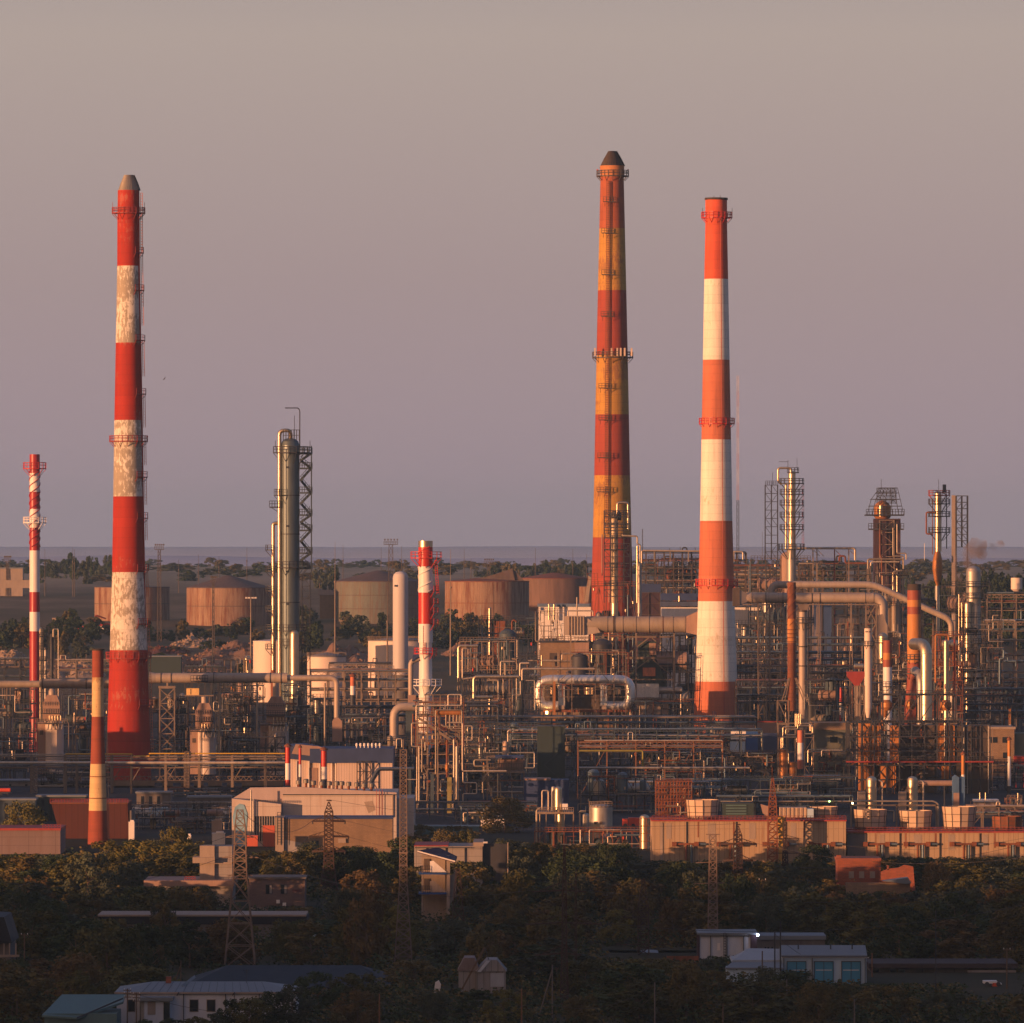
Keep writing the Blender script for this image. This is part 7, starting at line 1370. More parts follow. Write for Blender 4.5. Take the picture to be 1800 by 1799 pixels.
t = Thing('brown_box', 'tilted rusty box on the roof beside the floodlight mast', 'casing', 1248, 1346, z=H+(HY-1441)*1248/F); t.part('casing', HEATER).poly([(1337, 1414), (1352, 1418), (1350, 1436), (1341, 1430)], 0, 2); t.part('stand', STEELD).box(1343, 1441, 1349, 1432, .5, 1.5)

for b_ in [t for t in THINGS if t.name == 'cooling_building']:
    xa, xb, yt_ = (1146, 1487, 1443) if b_.px < 1400 else (1521, 1812, 1463)
    for i in range(5): x = xa+18+i*(xb-xa-30)/5; b_.part('rust_run', RUST).box(x, yt_+22+(i*7) % 11, x+1.2+(i % 3)*.8, yt_+2, -.03, .01)
    for i in range(3): x = xa+60+i*(xb-xa-80)/3; b_.part('downpipe', STEELD).box(x, b_.gy, x+1.4, yt_+2, -.22, -.04)
    for i in range(4): x = xa+25+i*(xb-xa-50)/4; b_.part('replaced_panel', CONC).box(x, yt_+32, x+9+(i*5) % 7, yt_+4, -.045, .01)
    for i in range(3): x = xa+90+i*70; q = b_.part('roof_hatch', STEELD); q.box(x, yt_-1.5, x+7, yt_-6, 2, 3.2)
# ------------------------------------------------------------------ near buildings among the trees
t = Thing('white_house', 'long white house with a grey hipped roof and small porch near the front', 'house', 812, 360)
w_ = t.part('wall', WHITER); w_.box(205, t.gy+4, 520, 1745, 0, 12); r_f = t.part('roof', ROOFG); k = t.k
def hip(p, x0, x1, ye, yr, d0, d1, inx, ov=4):
    a = [p.P((x0-ov, ye, d0-ov*.06)), p.P((x1+ov, ye, d0-ov*.06)), p.P((x1+ov, ye, d1)), p.P((x0-ov, ye, d1))]; m = (d0+d1)/2
    r0, r1 = p.P((x0+inx, yr, m)), p.P((x1-inx, yr, m)); lo = [v-Vector((0, 0, .2)) for v in a]
    p.add(a+[r0, r1]+lo, [(0, 1, 5, 4), (1, 2, 5), (2, 3, 4, 5), (3, 0, 4), (6, 7, 1, 0), (7, 8, 2, 1), (8, 9, 3, 2), (9, 6, 0, 3), (9, 8, 7, 6)])
hip(r_f, 205, 520, 1745, 1731, 0, 12, 60); t.part('eaves_board', CONC).box(201, 1747, 524, 1744, -.35, -.25); t.part('chimney_vent', ROOFG).bar((318, 1737, 3), (339, 1722, 6), 5, .5)
for x in (334, 364): f_ = t.part('window', CONC); f_.box(x-1, 1779, x+15, 1757, -.05, .02); t.part('pane', GLASS, f_).box(x, 1778, x+14, 1758, -.08, -.055); 
p_ = t.part('porch', WHITER); p_.box(255, t.gy+4, 300, 1757, -2, 0); t.part('porch_roof', ROOFG, p_).box(245, 1757, 306, 1751, -2.6, 0); t.part('door', GLASS, p_).box(289, 1792, 300, 1760, -2.06, -2.0); t.part('shutter', CONC, p_).box(261, 1782, 275, 1759, -2.05, -1.98)
for x in (311, 409): t.part('bracket_lamp', STEELD).bar((x, 1750, -.4), (x+4, 1744, -.4), 2)
t = Thing('dark_roofed_hall', 'long hall with a broad dark blue hipped roof behind the white house', 'hall', 880, 500); t.part('wall', CONCD).box(325, t.gy, 700, 1736, 0, 22); hip(t.part('roof', ROOFD), 325, 700, 1736, 1706, 0, 22, 70); t.part('vent_pipe', GLWHT).lathe(614, [(1730, 1.6), (1722, 1.6)], 8, 4)
t = Thing('teal_shed', 'teal sheet roofed shed at the lower corner beside the white house', 'shed', 800, 145); t.part('wall', TEALG).box(78, t.gy+4, 205, 1782, 0, 9); p = t.part('roof', TEALG); a = [p.P((74, 1784, -.5)), p.P((136, 1788, -.8)), p.P((214, 1764, 3)), p.P((213, 1757, 9)), p.P((100, 1757, 9))]; p.add(a+[v-Vector((0, 0, .25)) for v in a], [(0, 1, 2, 3, 4), (9, 8, 7, 6, 5), (0, 5, 6, 1), (1, 6, 7, 2), (2, 7, 8, 3), (3, 8, 9, 4), (4, 9, 5, 0)]); t.part('fascia', STEELD).bar((136, 1789, -.9), (214, 1758, 2.8), 3, .6)
t = Thing('corrugated_hut', 'twin gabled corrugated grey hut with a leaning plank in a clearing', 'hut', 872, 847)
t.part('wall', SHED).box(806, t.gy+2, 842, 1706, 0, 5); t.part('wall', SHED).box(838, t.gy+2, 889, 1706, -1, 5); t.part('door', mat('pale_grey_door', (.32, .33, .35), .7), label='wide pale grey door').box(862, 1734, 886, 1710, -1.1, -.98)
def gab(p, x0, x1, ye, yr, d0, d1): a = [(x0-2, ye), ((x0+x1)/2-8, yr), ((x0+x1)/2+10, yr), (x1+2, ye)]; p.poly(a, d0, d1)
gab(t.part('roof', mat('brown_roof_sheet', (.20, .15, .14), .8, grime=.4)), 806, 842, 1707, 1684, -.2, 5.2); gab(t.part('roof', SHED), 838, 889, 1707, 1687, -1.2, 5.2); t.part('pale_strip', WHITER).poly([(839, 1708), (845, 1708), (862, 1688), (855, 1688)], -1.35, -1.2); t.part('plank', WOOD).bar((812, 1738, -2), (852, 1664, -2), 3.0); t.part('hoist', STEELD).bar((850, 1684), (852, 1666), 1.2).bar((860, 1690), (853, 1668), 1.2)
t = Thing('veranda_building', 'dark blue roofed building with pale veranda posts cut by the frame edge', 'building', 905, 8); t.part('wall', CONCD).box(-30, t.gy, 18, 1659, 0, 10); p = t.part('roof', ROOFD); p.poly([(-30, 1610), (8, 1612), (22, 1657), (-30, 1657)], -1, 12); t.part('rail', CONC).box(-30, 1681, 36, 1677, -2.2, -2)
for x in (8, 18, 29): t.part('post', CONC).box(x, 1680, x+2, 1657, -2.3, -2)
t = Thing('long_shed', 'very long low shed with a white edged dark roof half hidden by trees', 'shed', 990, 355); t.part('wall', CONCD).box(176, t.gy, 537, 1624, 0, 10); t.part('roof', ROOFD).box(172, 1625, 540, 1612, -.2, 10); t.part('white_edge', CONC).box(172, 1611, 538, 1608, -.4, 10.2)
t = Thing('stair_tower_block', 'tan concrete block with a side balcony rising out of a flat roof', 'building', 1090, 375)
t.part('wall', CONC).box(351, t.gy, 377, 1487, 0, 4); t.part('wall', WALLG).box(377, t.gy, 408, 1488, .5, 6); t.part('balcony', CONC).box(339, 1517, 378, 1507, -1, 4.4); t.part('slab_edge', CONC).box(377, 1519, 408, 1516, 0, 6.4); t.part('flat_roof', HEATER).box(255, 1556, 413, 1546, -4, 10); t.part('lower_wall', WALLG).box(258, t.gy, 410, 1556, -3, 9); t.part('railing', RAILRED).rail(327, 345, 1546, 7, -4, .8, 4)
t = Thing('brick_house', 'mauve brick house with two tall dark windows and faded wall writing', 'house', 1080, 490); t.part('wall', brick_mat('mauve_brick', (.19, .125, .11), (.16, .105, .095), (.13, .1, .09))).box(438, t.gy+2, 536, 1545, 0, 8); t.part('roof', CONCD).box(436, 1545, 538, 1542, -.3, 8.3)
for x in (467, 493): f_ = t.part('window', STEELD); f_.box(x, 1572, x+12, 1555, -.05, .05); t.part('pane', GLASS, f_).box(x+1, 1571, x+6, 1556, -.09, -.05); t.part('pane', WALLG, f_).box(x+7, 1571, x+11, 1556, -.09, -.05)
for x, y in ((486, 1588), (497, 1593)): t.part('cooler_box', GLWHT).box(x, y, x+6, y-6, -.6, -.05)
g_ = t.part('wall_writing', mat('faded_maroon_paint', (.17, .05, .05), .9))
for i in range(5): x = 514+i*3.4; g_.bar((x, 1563+i % 2, -.06), (x, 1568, -.06), .6).bar((x, 1563+(i*7) % 3, -.06), (x+2.4, 1563+(i*5) % 4, -.06), .6).bar((x+2.4, 1564, -.06), (x+1.2, 1568, -.06), .5)
t.part('yard_wall', CONC).box(440, t.gy-2, 536, t.gy-7, -9, -8.6)
t = Thing('lookout_stair', 'white open stair tower with a slanting dark roof and blue edged landings', 'stair tower', 1040, 768)
p = t.part('roof', mat('plum_roof', (.07, .03, .045), .7)); a = [p.P((734, 1495, -1)), p.P((800, 1513, -1)), p.P((803, 1508, 5)), p.P((770, 1492, 5))]; p.add(a+[v-Vector((0, 0, .3)) for v in a], [(0, 1, 2, 3), (7, 6, 5, 4), (0, 4, 5, 1), (1, 5, 6, 2), (2, 6, 7, 3), (3, 7, 4, 0)]); t.part('fascia', GLWHT).bar((734, 1496, -1.1), (800, 1514, -1.1), 2.2)
t.part('back_wall', CONC).box(744, t.gy, 790, 1505, 2.5, 3); t.part('pier', CONC).box(785, t.gy, 791, 1511, -.6, 3); t.part('post', CONC).box(741, t.gy, 744, 1500, -.6, -.2)
for y in (1535, 1570): t.part('landing', BLUEB).box(736, y+2, 785, y-1, -1.0, 2.6); t.part('railing', STEELD).rail(736, 756, y-1, 12, -1, .7, 4); t.part('stair_wall', GLWHT if y == 1535 else CONC).poly([(756, y-2), (756, y-21), (762, y-22), (785, y-2)], -.8, -.5); t.part('opening', SOOT).box(745, y-4, 755, y-24, 2.3, 2.5)
t.part('outer_stair', CONC).poly([(791, 1540), (803, 1533), (801, 1575), (788, 1597), (786, 1597), (786, 1560)], .5, 1.2)
t = Thing('low_store', 'low tan concrete store with a flat parapet behind the lookout stair', 'building', 1130, 795); t.part('wall', WALLG).box(728, t.gy, 848, 1488, 0, 14); t.part('parapet', CONC).box(832, 1488, 850, 1481, -.3, 14); t.part('roof', RAILRED).box(728, 1488, 788, 1486, -.2, 14); t.part('gate', STEELD).box(848, t.gy, 893, 1484, 1, 1.3)
lamppost('bent street lamp beside the low tan store', 1120, 893, 1481, CONC, arms=((-42, 0), (-38, 0))); 
t = Thing('portal_hut', 'grey hut with maroon corner strips and a bright lamp on its corner', 'building', 945, 1280); t.part('wall', WHITER).box(1229, t.gy, 1320, 1643, 0, 9); t.part('roof', ROOFG).box(1226, 1643, 1332, 1640, -.3, 9.3); 
for x0, x1 in ((1225, 1230), (1319, 1331)): t.part('corner_strip', MAROON).box(x0, t.gy, x1, 1643, -.2, 1)
t.part('window', GLWHT).box(1261, 1671, 1266, 1658, -.08, .05); t.part('ladder', STEELD).scaf(1272, 1640, 1276, 1688, -.7, -.3, 1, 10, 1, .7, 0); t.part('lamp', lamp_mat('cold_white_lamp', (.62, .72, 1.0), 14)).box(1329.5, 1645, 1333.5, 1641.5, -1, -.7)
t = Thing('long_grey_shed', 'low dark grey shed running behind the blue doored garage', 'shed', 960, 1395); t.part('wall', CONCD).box(1331, t.gy, 1450, 1652, 0, 8); t.part('roof', ROOFG).box(1330, 1652, 1452, 1645, -.3, 8)
for x in (1344, 1349, 1356): t.part('vent', GLASS).box(x, 1668, x+3, 1665, -.06, .05)
t = Thing('garage', 'pale blue garage with three blue doors and a low pitched roof', 'garage', 890, 1400)
t.part('wall', PALEBL).box(1375, t.gy+3, 1523, 1682, 0, 10); r_ = t.part('roof', ROOFG); r_.gable(1374, 1524, 1682, 1668, 0, 10, ov=.4); t.part('eaves_board', WHITER).box(1371, 1684, 1527, 1682.6, -.45, -.25)
l_ = t.part('lower_bay', PALEBL); l_.box(1290, t.gy+3, 1375, 1690, .8, 9); lr_ = t.part('lower_roof', mat('pale_tin_roof', (.30, .34, .38), .6, var=.1)); lr_.poly([(1286, 1691), (1289, 1688), (1372, 1688), (1374, 1691)], .4, 9.2); q = [lr_.P((1287, 1690, .6)), lr_.P((1375, 1690, .6)), lr_.P((1375, 1672, 5)), lr_.P((1318, 1671, 5)), lr_.P((1290, 1690, 9)), lr_.P((1375, 1690, 9))]
lr_.add(q, [(0, 1, 2, 3), (3, 2, 5, 4), (0, 3, 4), (1, 5, 2)]); w2 = t.part('lean_to', PALEBL); w2.box(1276, t.gy+3, 1372, 1699, -2.6, .8); l2 = t.part('lean_to_roof', ROOFG); q = [l2.P((1273, 1699, -2.9)), l2.P((1376, 1699, -2.9)), l2.P((1375, 1690, .8)), l2.P((1290, 1690, .8))]; l2.add(q+[v-Vector((0, 0, .18)) for v in q], [(0, 1, 2, 3), (7, 6, 5, 4), (0, 4, 5, 1), (1, 5, 6, 2), (2, 6, 7, 3), (3, 7, 4, 0)])
for x in (1384, 1432, 1480): t.part('door', TEAL).box(x, t.gy+2, x+32, 1691, -.1, .1)
t = Thing('arched_barn', 'long brown building with pale arched windows beside the blue doored garage', 'building', 915, 1650); t.part('wall', CONCD).box(1530, t.gy, 1700, 1700, 0, 9); t.part('wall', WALLG).box(1700, t.gy, 1785, 1705, -1, 9); t.part('roof', mat('dark_brown_roof', (.05, .035, .035), .85)).box(1526, 1701, 1788, 1693, -1.3, 10)
for x in (1564, 1579, 1612): w = t.part('window', PALEBL if x < 1600 else CONCD); w.box(x, 1724, x+12, 1705, -.08, .05); w.tube([(x+6, 1706, -.08), (x+6, 1706, .05)], 6, 14)
t.part('doorway', GLASS).box(1534, t.gy, 1545, 1702, -.05, .05)
t = Thing('delivery_van', 'white van with a red stripe parked by the long brown building', 'van', 885, 1740); t.part('body', GLWHT).box(1729, t.gy-5, 1753, 1725, 0, 2.1); t.part('stripe', REDCAB).box(1745, t.gy-6, 1753.5, 1737, -.05, 2.15); t.part('cab', GLWHT).box(1753, t.gy-5, 1761, 1731, 0, 2.1)
for x in (1735, 1755): t.part('wheel', STEELD).tube([(x, t.gy-4, -.1), (x, t.gy-4, .25)], 4, 12)
t = Thing('red_brick_house', 'small red brick house with three pale windows below the cooling building', 'house', 1130, 1510); t.part('wall', BRICKR).box(1472, t.gy, 1548, 1513, 0, 8); t.part('parapet', BRICKR).box(1471, 1514, 1549, 1509, -.3, 8.3); t.part('chimney', BRICKR).box(1471, 1512, 1479, 1504, 1, 2)
for x in (1492, 1510, 1529): t.part('window', CONC).box(x, 1544, x+9, 1532, -.08, .02)
t = Thing('brick_ruin', 'roofless red brick ruin with a jagged wall beside the small brick house', 'ruin', 1120, 1585); t.part('wall', BRICKR).poly([(1549, t.gy), (1549, 1533), (1562, 1528), (1580, 1526), (1590, 1521), (1606, 1524), (1610, t.gy)], 1, 1.5); t.part('wall', BRICKR).box(1549, t.gy, 1610, 1538, 6, 6.5); t.part('stub', BRICKR).box(1560, 1530, 1563, 1522, 1, 1.6)
t = Thing('low_wall', 'long tan brick wall with a tin lean to roof below the brick ruin', 'wall', 1100, 1545); t.part('wall', WALLTAN).box(1487, t.gy, 1600, 1552, 0, .5); t.part('tin_roof', ROOFG).poly([(1552, 1549), (1596, 1543), (1602, 1552), (1592, 1554)], -.6, 3)
b = one('low_tin_roof', 'low pale tin roof glimpsed in the trees beside the maroon cornered hut', 'roof', 960, 1180, ROOFG); b.box(1068, b.t.gy, 1225, 1678, 0, 6); b.poly([(1066, 1680), (1140, 1674), (1228, 1679), (1226, 1684)], -.5, 6.5)
b = one('brown_fence', 'faded brown fence strip in front of the maroon cornered hut', 'fence', 925, 1200, RUST); b.box(1172, b.t.gy, 1228, 1681, 0, .2)
b = one('white_tarp', 'small rumpled white tarpaulin in the clearing beside the corrugated hut', 'tarpaulin', 868, 768, GLWHT); b.poly([(762, b.t.gy), (765, 1728), (771, 1724), (775, 1731), (773, b.t.gy)], 0, 1)
t = Thing('parked_bus', 'small pale bus roof glimpsed between the trees', 'bus', 985, 555, ); t.part('body', PALEBL).box(543, t.gy-4, 571, 1623, 0, 2.3); t.part('window', GLASS).box(545, 1631, 569, 1627, -.05, .1)
for x in (549, 565): t.part('wheel', STEELD).tube([(x, t.gy-4, -.1), (x, t.gy-4, .25)], 4, 10)

def get(n): return [t for t in THINGS if t.name == n][0]
g_ = get('garage')
for d_ in [b for b in BUILD if b.t is g_ and b.name == 'door']:
    x = (1384, 1432, 1480)[[b for b in BUILD if b.t is g_ and b.name == 'door'].index(d_)]
    f_ = g_.part('frame', STEELB, d_); f_.box(x-1.2, g_.gy, x, 1690, -.2, -.02); f_.box(x+32, g_.gy, x+33.2, 1690, -.2, -.02); f_.box(x-1.2, 1691, x+33.2, 1689.6, -.2, -.02); f_.box(x+15.6, g_.gy, x+16.4, 1691, -.16, -.1)
    g_.part('hinge_rail', GLWHT, d_).box(x+2, 1706, x+30, 1705, -.14, -.1)
g_.part('gutter', STEELD).box(1374, 1683, 1525, 1681.4, -.5, -.3)
for x in (1377, 1427, 1520): g_.part('downpipe', STEELD).box(x, g_.gy, x+1.3, 1682, -.35, -.15)
for x in (1405, 1462, 1500): g_.part('roof_vent', STEELD).lathe(x, [(1676, 1.2), (1664, 1.2), (1663, 2)], 8, 3)
g_.part('damp_patch', mat('grey_damp', (.22, .25, .27), .9, var=.2)).poly([(1416, g_.gy), (1416, 1712), (1424, 1704), (1431, 1716), (1431, g_.gy)], -.03, .01)
h_ = get('white_house')
for x in (225,): f_ = h_.part('window', CONC); f_.box(x-1, 1779, x+13, 1757, -.05, .02); h_.part('pane', GLASS, f_).box(x, 1778, x+12, 1758, -.08, -.055)
for x in (246, 322, 396, 455): h_.part('downpipe', STEELD).box(x, h_.gy, x+1.4, 1747, -.3, -.12)
h_.part('aerial', STEELD).bar((430, 1735, 5), (430, 1708, 5), .8).bar((424, 1711, 5), (436, 1711, 5), .7).bar((426, 1715, 5), (434, 1715, 5), .7); h_.part('chimney', BRICKR).box(288, 1738, 297, 1722, 5, 5.7)
for i in range(16): h_.part('roof_seam', STEELD).bar((262+i*13, 1732, 5.6), (250+i*14.5, 1744, .1), .6)
for n_, m_ in (('portal_hut', STEELD), ('arched_barn', STEELD), ('low_store', STEELD)):
    b_ = get(n_); xa, xb, yt_ = {'portal_hut': (1231, 1318, 1644), 'arched_barn': (1531, 1699, 1702), 'low_store': (729, 830, 1489)}[n_]
    b_.part('gutter', m_).box(xa, yt_+2, xb, yt_+.6, -.3, -.08)
    for i in range(3): x = xa+(xb-xa)*(i+.6)/3; b_.part('downpipe', m_).box(x, b_.gy, x+1.2, yt_+1, -.25, -.05)
# ------------------------------------------------------------------ pylons, poles and wires
def anchor_pylon(label, D, cx, yt, arms, hw=8, peak=21, m=PYLON, base=None):
    t = Thing('power_pylon', label, 'power pylon', D, cx, 'power pylons'); yb = t.gy+1; yk = yt+peak
    b = t.part('body', m); b.lattice(cx, yk+90, yk, hw*1.05, hw*.85, 11, 2.0, 1.3); b.lattice(cx, yb, yk+90, hw*1.9, hw*1.05, 4, 2.2, 1.3); b.lattice(cx, yk, yt+4, hw*.85, 1, 3, 1.3, .8); b.bar((cx-4, yt+1), (cx+5, yt+2), 2)
    for y, w in arms:
        for s in (-1, 1):
            a = t.part('arm', m); a.bar((cx+s*hw*.8, y, -.6), (cx+s*w, y+1, 0), 3.2).bar((cx+s*hw*.8, y, .6), (cx+s*w, y+1, 0), 2.0).bar((cx+s*hw*.7, y-9, 0), (cx+s*w, y, 0), 1.1)
            for u in (.45, .7): x = cx+s*(hw+(w-hw)*u); a.bar((x, y, 0), (cx+s*(hw+(w-hw)*(u-.25)), y-9*(1-u+.2), 0), .8)
            t.part('insulator', STEELD).tube([(cx+s*w, y+1, 0), (cx+s*(w-1), y+6, 0)], 1.1, 6)
    return t
anchor_pylon('dark three armed anchor pylon in front of the tan brick annexe', 1140, 578, 1406, ((1443, 29), (1470, 35), (1496, 29)))
anchor_pylon('dark anchor pylon in front of the first cooling building', 1150, 1297, 1448, ((1483, 33), (1512, 26)), peak=20)
t = Thing('power_pylon', 'tall spread legged brown lattice pylon between the tan block and the brick house', 'power pylon', 925, 422, 'power pylons'); b = t.part('body', PYLON2); b.lattice(422, t.gy, 1545, 27, 12.5, 4, 2.1, 1.3); b.lattice(422, 1545, 1452, 12, 9, 6, 1.8, 1.1); b.lattice(422, 1452, 1424, 9, 5, 2, 1.6, 1.0)
for y, w in ((1472, 26), (1508, 32), (1540, 22)): a = t.part('arm', PYLON2); a.bar((422-w, y), (422+w, y), 1.5).bar((422-w, y), (422, y-7), 1).bar((422+w, y), (422, y-7), 1)
t = Thing('lattice_mast', 'slim grey lattice mast rising past the corner of the big white building', 'lattice mast', 930, 709); b = t.part('mast', PYLON2); b.lattice(709, t.gy, 1556, 15.5, 7, 9, 1.7, 1.0); b.lattice(709, 1556, 1318, 6.5, 5.5, 26, 1.4, .8); t.part('rod', PYLON2).bar((709, 1318), (709, 1300), 1.2)
for y in (1498, 1521): t.part('ring', PYLON2).box(701, y+2, 717, y, -.6, .6)
t.part('aerial', PYLON2).bar((704, 1540), (704, 1528), 1.5)
t = Thing('power_pylon', 'very dark slender three armed pylon standing nearest in the trees', 'power pylon', 842, 990, 'power pylons'); b = t.part('body', PYLON); b.lattice(992, t.gy, 1660, 7.5, 4, 10, 2.4, 1.3); b.lattice(992, 1660, 1560, 4, 3.2, 8, 2.3, 1.3); b.lattice(992, 1560, 1486, 3.2, 1, 6, 1.9, 1.0)
for y, w0, w1 in ((1565, 57, 38), (1622, 68, 66), (1676, 52, 30)):
    for s, w in ((-1, w0), (1, w1)): a = t.part('arm', PYLON); a.bar((992, y), (992+s*w, y+3), 2.6).bar((992, y-16), (992+s*w*.75, y+1), 1.6).bar((992+s*w*.35, y), (992+s*w*.3, y-10), .8).bar((992+s*w*.6, y+1), (992+s*w*.35, y-9), .8)
t.part('side_mast', PYLON).lattice(1014, 1700, 1545, 1.6, 1.3, 16, 1.1, .6, 14); 
t = Thing('power_pylon', 'faint rusty pylon with long triangular arms above the trees beside the nearest one', 'power pylon', 955, 1136, 'power pylons'); b = t.part('body', PYLON); b.lattice(1131, t.gy, 1592, 9.5, 9, 7, 1.6, 1.0); b.lattice(1131, 1592, 1545, 9, 1.2, 4, 1.2, .8)
for y, w in ((1612, 36), (1660, 48)):
    for s in (-1, 1): a = t.part('arm', PYLON); a.bar((1131, y), (1131+s*w, y+1), 1.5).bar((1131+s*9, y-14), (1131+s*w, y), 1.0).bar((1131+s*20, y), (1131+s*14, y-10), .8)
t = Thing('power_pylon', 'straight narrow tan lattice pylon with a short top bar behind the grey hut', 'power pylon', 955, 1253, 'power pylons'); b = t.part('body', PYLON2); b.lattice(1253, t.gy, 1468, 9, 5.6, 18, 1.7, 1.1); t.part('top_bar', PYLON2).bar((1241, 1467), (1266, 1467), 1.6)
for y, w in ((1515, 30), (1552, 34)): t.part('arm', PYLON2).bar((1253-w, y+2), (1253+w*.6, y), 1.2)
t = Thing('power_pylon', 'small sharp pointed dark pylon with two crossarms before the yellow cabinet', 'power pylon', 1185, 1380, 'power pylons'); b = t.part('body', PYLON); b.lattice(1380, t.gy, 1438, 6, 1.2, 12, 1.6, 1.0)
for y, w in ((1474, 24), (1500, 27)): a = t.part('arm', PYLON); a.bar((1380-w*.8, y), (1380+w, y), 1.4); a.bar((1380, y-6), (1380+w, y), .9); t.part('insulator', STEELD).bar((1380+w, y), (1380+w-2, y+5), 1.4)
t = Thing('power_pylon', 'small triangular rusty pylon beside the lookout stair', 'power pylon', 1005, 805, 'power pylons'); b = t.part('body', PYLON); b.lattice(805, t.gy, 1528, 13, 3, 5, 1.6, 1.0); b.bar((789, 1610), (822, 1610), 1.6)
t = Thing('floodlight_mast', 'golden lit floodlight mast rising from the first cooling building', 'floodlight mast', 1232, 1358, 'floodlight masts'); b = t.part('mast', RUST); b.lattice(1358, t.gy, 1436, 8.5, 8, 6, 1.8, 1.3); b.lattice(1358, 1436, 1400, 7.5, 5.5, 4, 1.5, 1.0); b.lattice(1358, 1400, 1368, 5, 1.5, 3, 1.2, .8)
for i in range(9): x = 1352+(i*5) % 13; y = 1440+i*6; t.part('lamp', AMBER).box(x, y, x+3, y-3, -1, -.4)
def pole(label, D, cx, yt, m=WOOD, strut=0, arms=0, w=1.5, lean=0):
    t = Thing('utility_pole', label, 'utility pole', D, cx, 'utility poles'); t.part('pole', m).tube([(cx, t.gy+1), (cx+lean, yt)], w, 7, r2=w*.75)
    if strut: t.part('strut', m).tube([(cx+strut, t.gy+1), (cx, yt+8)], w*.8, 6)
    for i in range(arms): t.part('crossarm', m).bar((cx-7, yt+3+i*6), (cx+7, yt+3+i*6), 1.6); t.part('insulator', GLWHT).box(cx-6, yt+2+i*6, cx-5, yt-.5+i*6, -.1, .1); t.part('insulator', GLWHT).box(cx+5, yt+2+i*6, cx+6, yt-.5+i*6, -.1, .1)
for a in (('short pole with crossarms behind the veranda building', 900, 43, 1641, WOOD, 0, 1), ('thin grey pole in the dark trees behind the brick chimney', 1120, 128, 1517), ('braced pole, first of the pair behind the dark hipped roof', 872, 292, 1684, WOOD, -20), ('braced pole, second of the pair behind the dark hipped roof', 872, 318, 1689, WOOD, -18), ('bare orange brown pole near the bottom edge past the white house', 800, 667, 1747, mat('orange_pole', (.22, .10, .05), .8)), ('bare pole near the bottom edge beside the nearest dark pylon', 802, 917, 1738, MATS['orange_pole']),
          ('grey concrete pole at the bottom edge past the nearest dark pylon', 803, 1151, 1727, CONCD), ('short pole at the bottom edge under the garage', 800, 1271, 1766), ('grey pole standing in the bushes below the garage', 830, 1383, 1722, CONCD), ('short pole at the bottom edge beyond the garage', 800, 1502, 1757, CONCD), ('tall pole in front of the low bay of the garage', 880, 1340, 1672), ('tall thin pole by the first garage door', 885, 1362, 1638, STEELD), ('thin dark pole next to the tall one by the garage', 883, 1372, 1620, STEELD),
          ('reddish pole at the corner of the garage', 905, 1533, 1676, MATS['orange_pole']), ('very tall dark pole before the long brown building', 870, 1645, 1600, STEELD, 0, 0, 1.0), ('pole with a knob at the end of the long brown building', 880, 1770, 1667, WOOD, 0, 1), ('small white topped pole behind the garage', 1000, 1682, 1678, CONC, 0, 0, .8), ('braced pole under the nearest dark pylon', 820, 971, 1696, CONCD, -26), ('crowded bracket pole before the white house porch', 803, 224, 1738, WOOD, 0, 3), ('second bracket pole before the white house porch', 802, 240, 1745, WOOD, 0, 3), ('grey pole at the left end of the white house roof', 806, 412, 1748, CONCD), ('short post before the yard wall of the brick house', 1050, 470, 1594, WOOD), ('pole in the trees at the frame edge near the teal shed', 812, 30, 1738), ('pole behind the teal shed', 830, 66, 1755, CONCD), ('thin pole between the ruin and the dark trees', 1060, 1340, 1545, WOOD, 0, 1, 1.0)):
    pole(*a)
def wire(label, a, b, sag, group='sagging power lines'):
    (xa, ya, Da), (xb, yb, Db) = a, b; A = Vector(((xa-900)*Da/F, Da, H+(HY-ya)*Da/F)); B = Vector(((xb-900)*Db/F, Db, H+(HY-yb)*Db/F))
    t = Thing('power_line', label, 'power line', Da, xa, group, one=True, z=A.z); p = PB(t, 'power_line', WIRE); n = 14; pr = None
    for i in range(n+1):
        u = i/n; q = A.lerp(B, u)-Vector((0, 0, sag*4*u*(1-u)))
        if pr is not None: p.barw(pr, q, .045)
        pr = q
for i, (y0, y1, s_) in enumerate(((1443, 1483, 3), (1470, 1512, 3.5), (1406, 1448, 2))):
    wire(f'{["upper","lower","topmost"][i]} wire between the anchor pylon by the annexe and the one by the cooling building', (607 if i != 2 else 578, y0, 1140), (1264 if i != 2 else 1297, y1, 1150), s_)
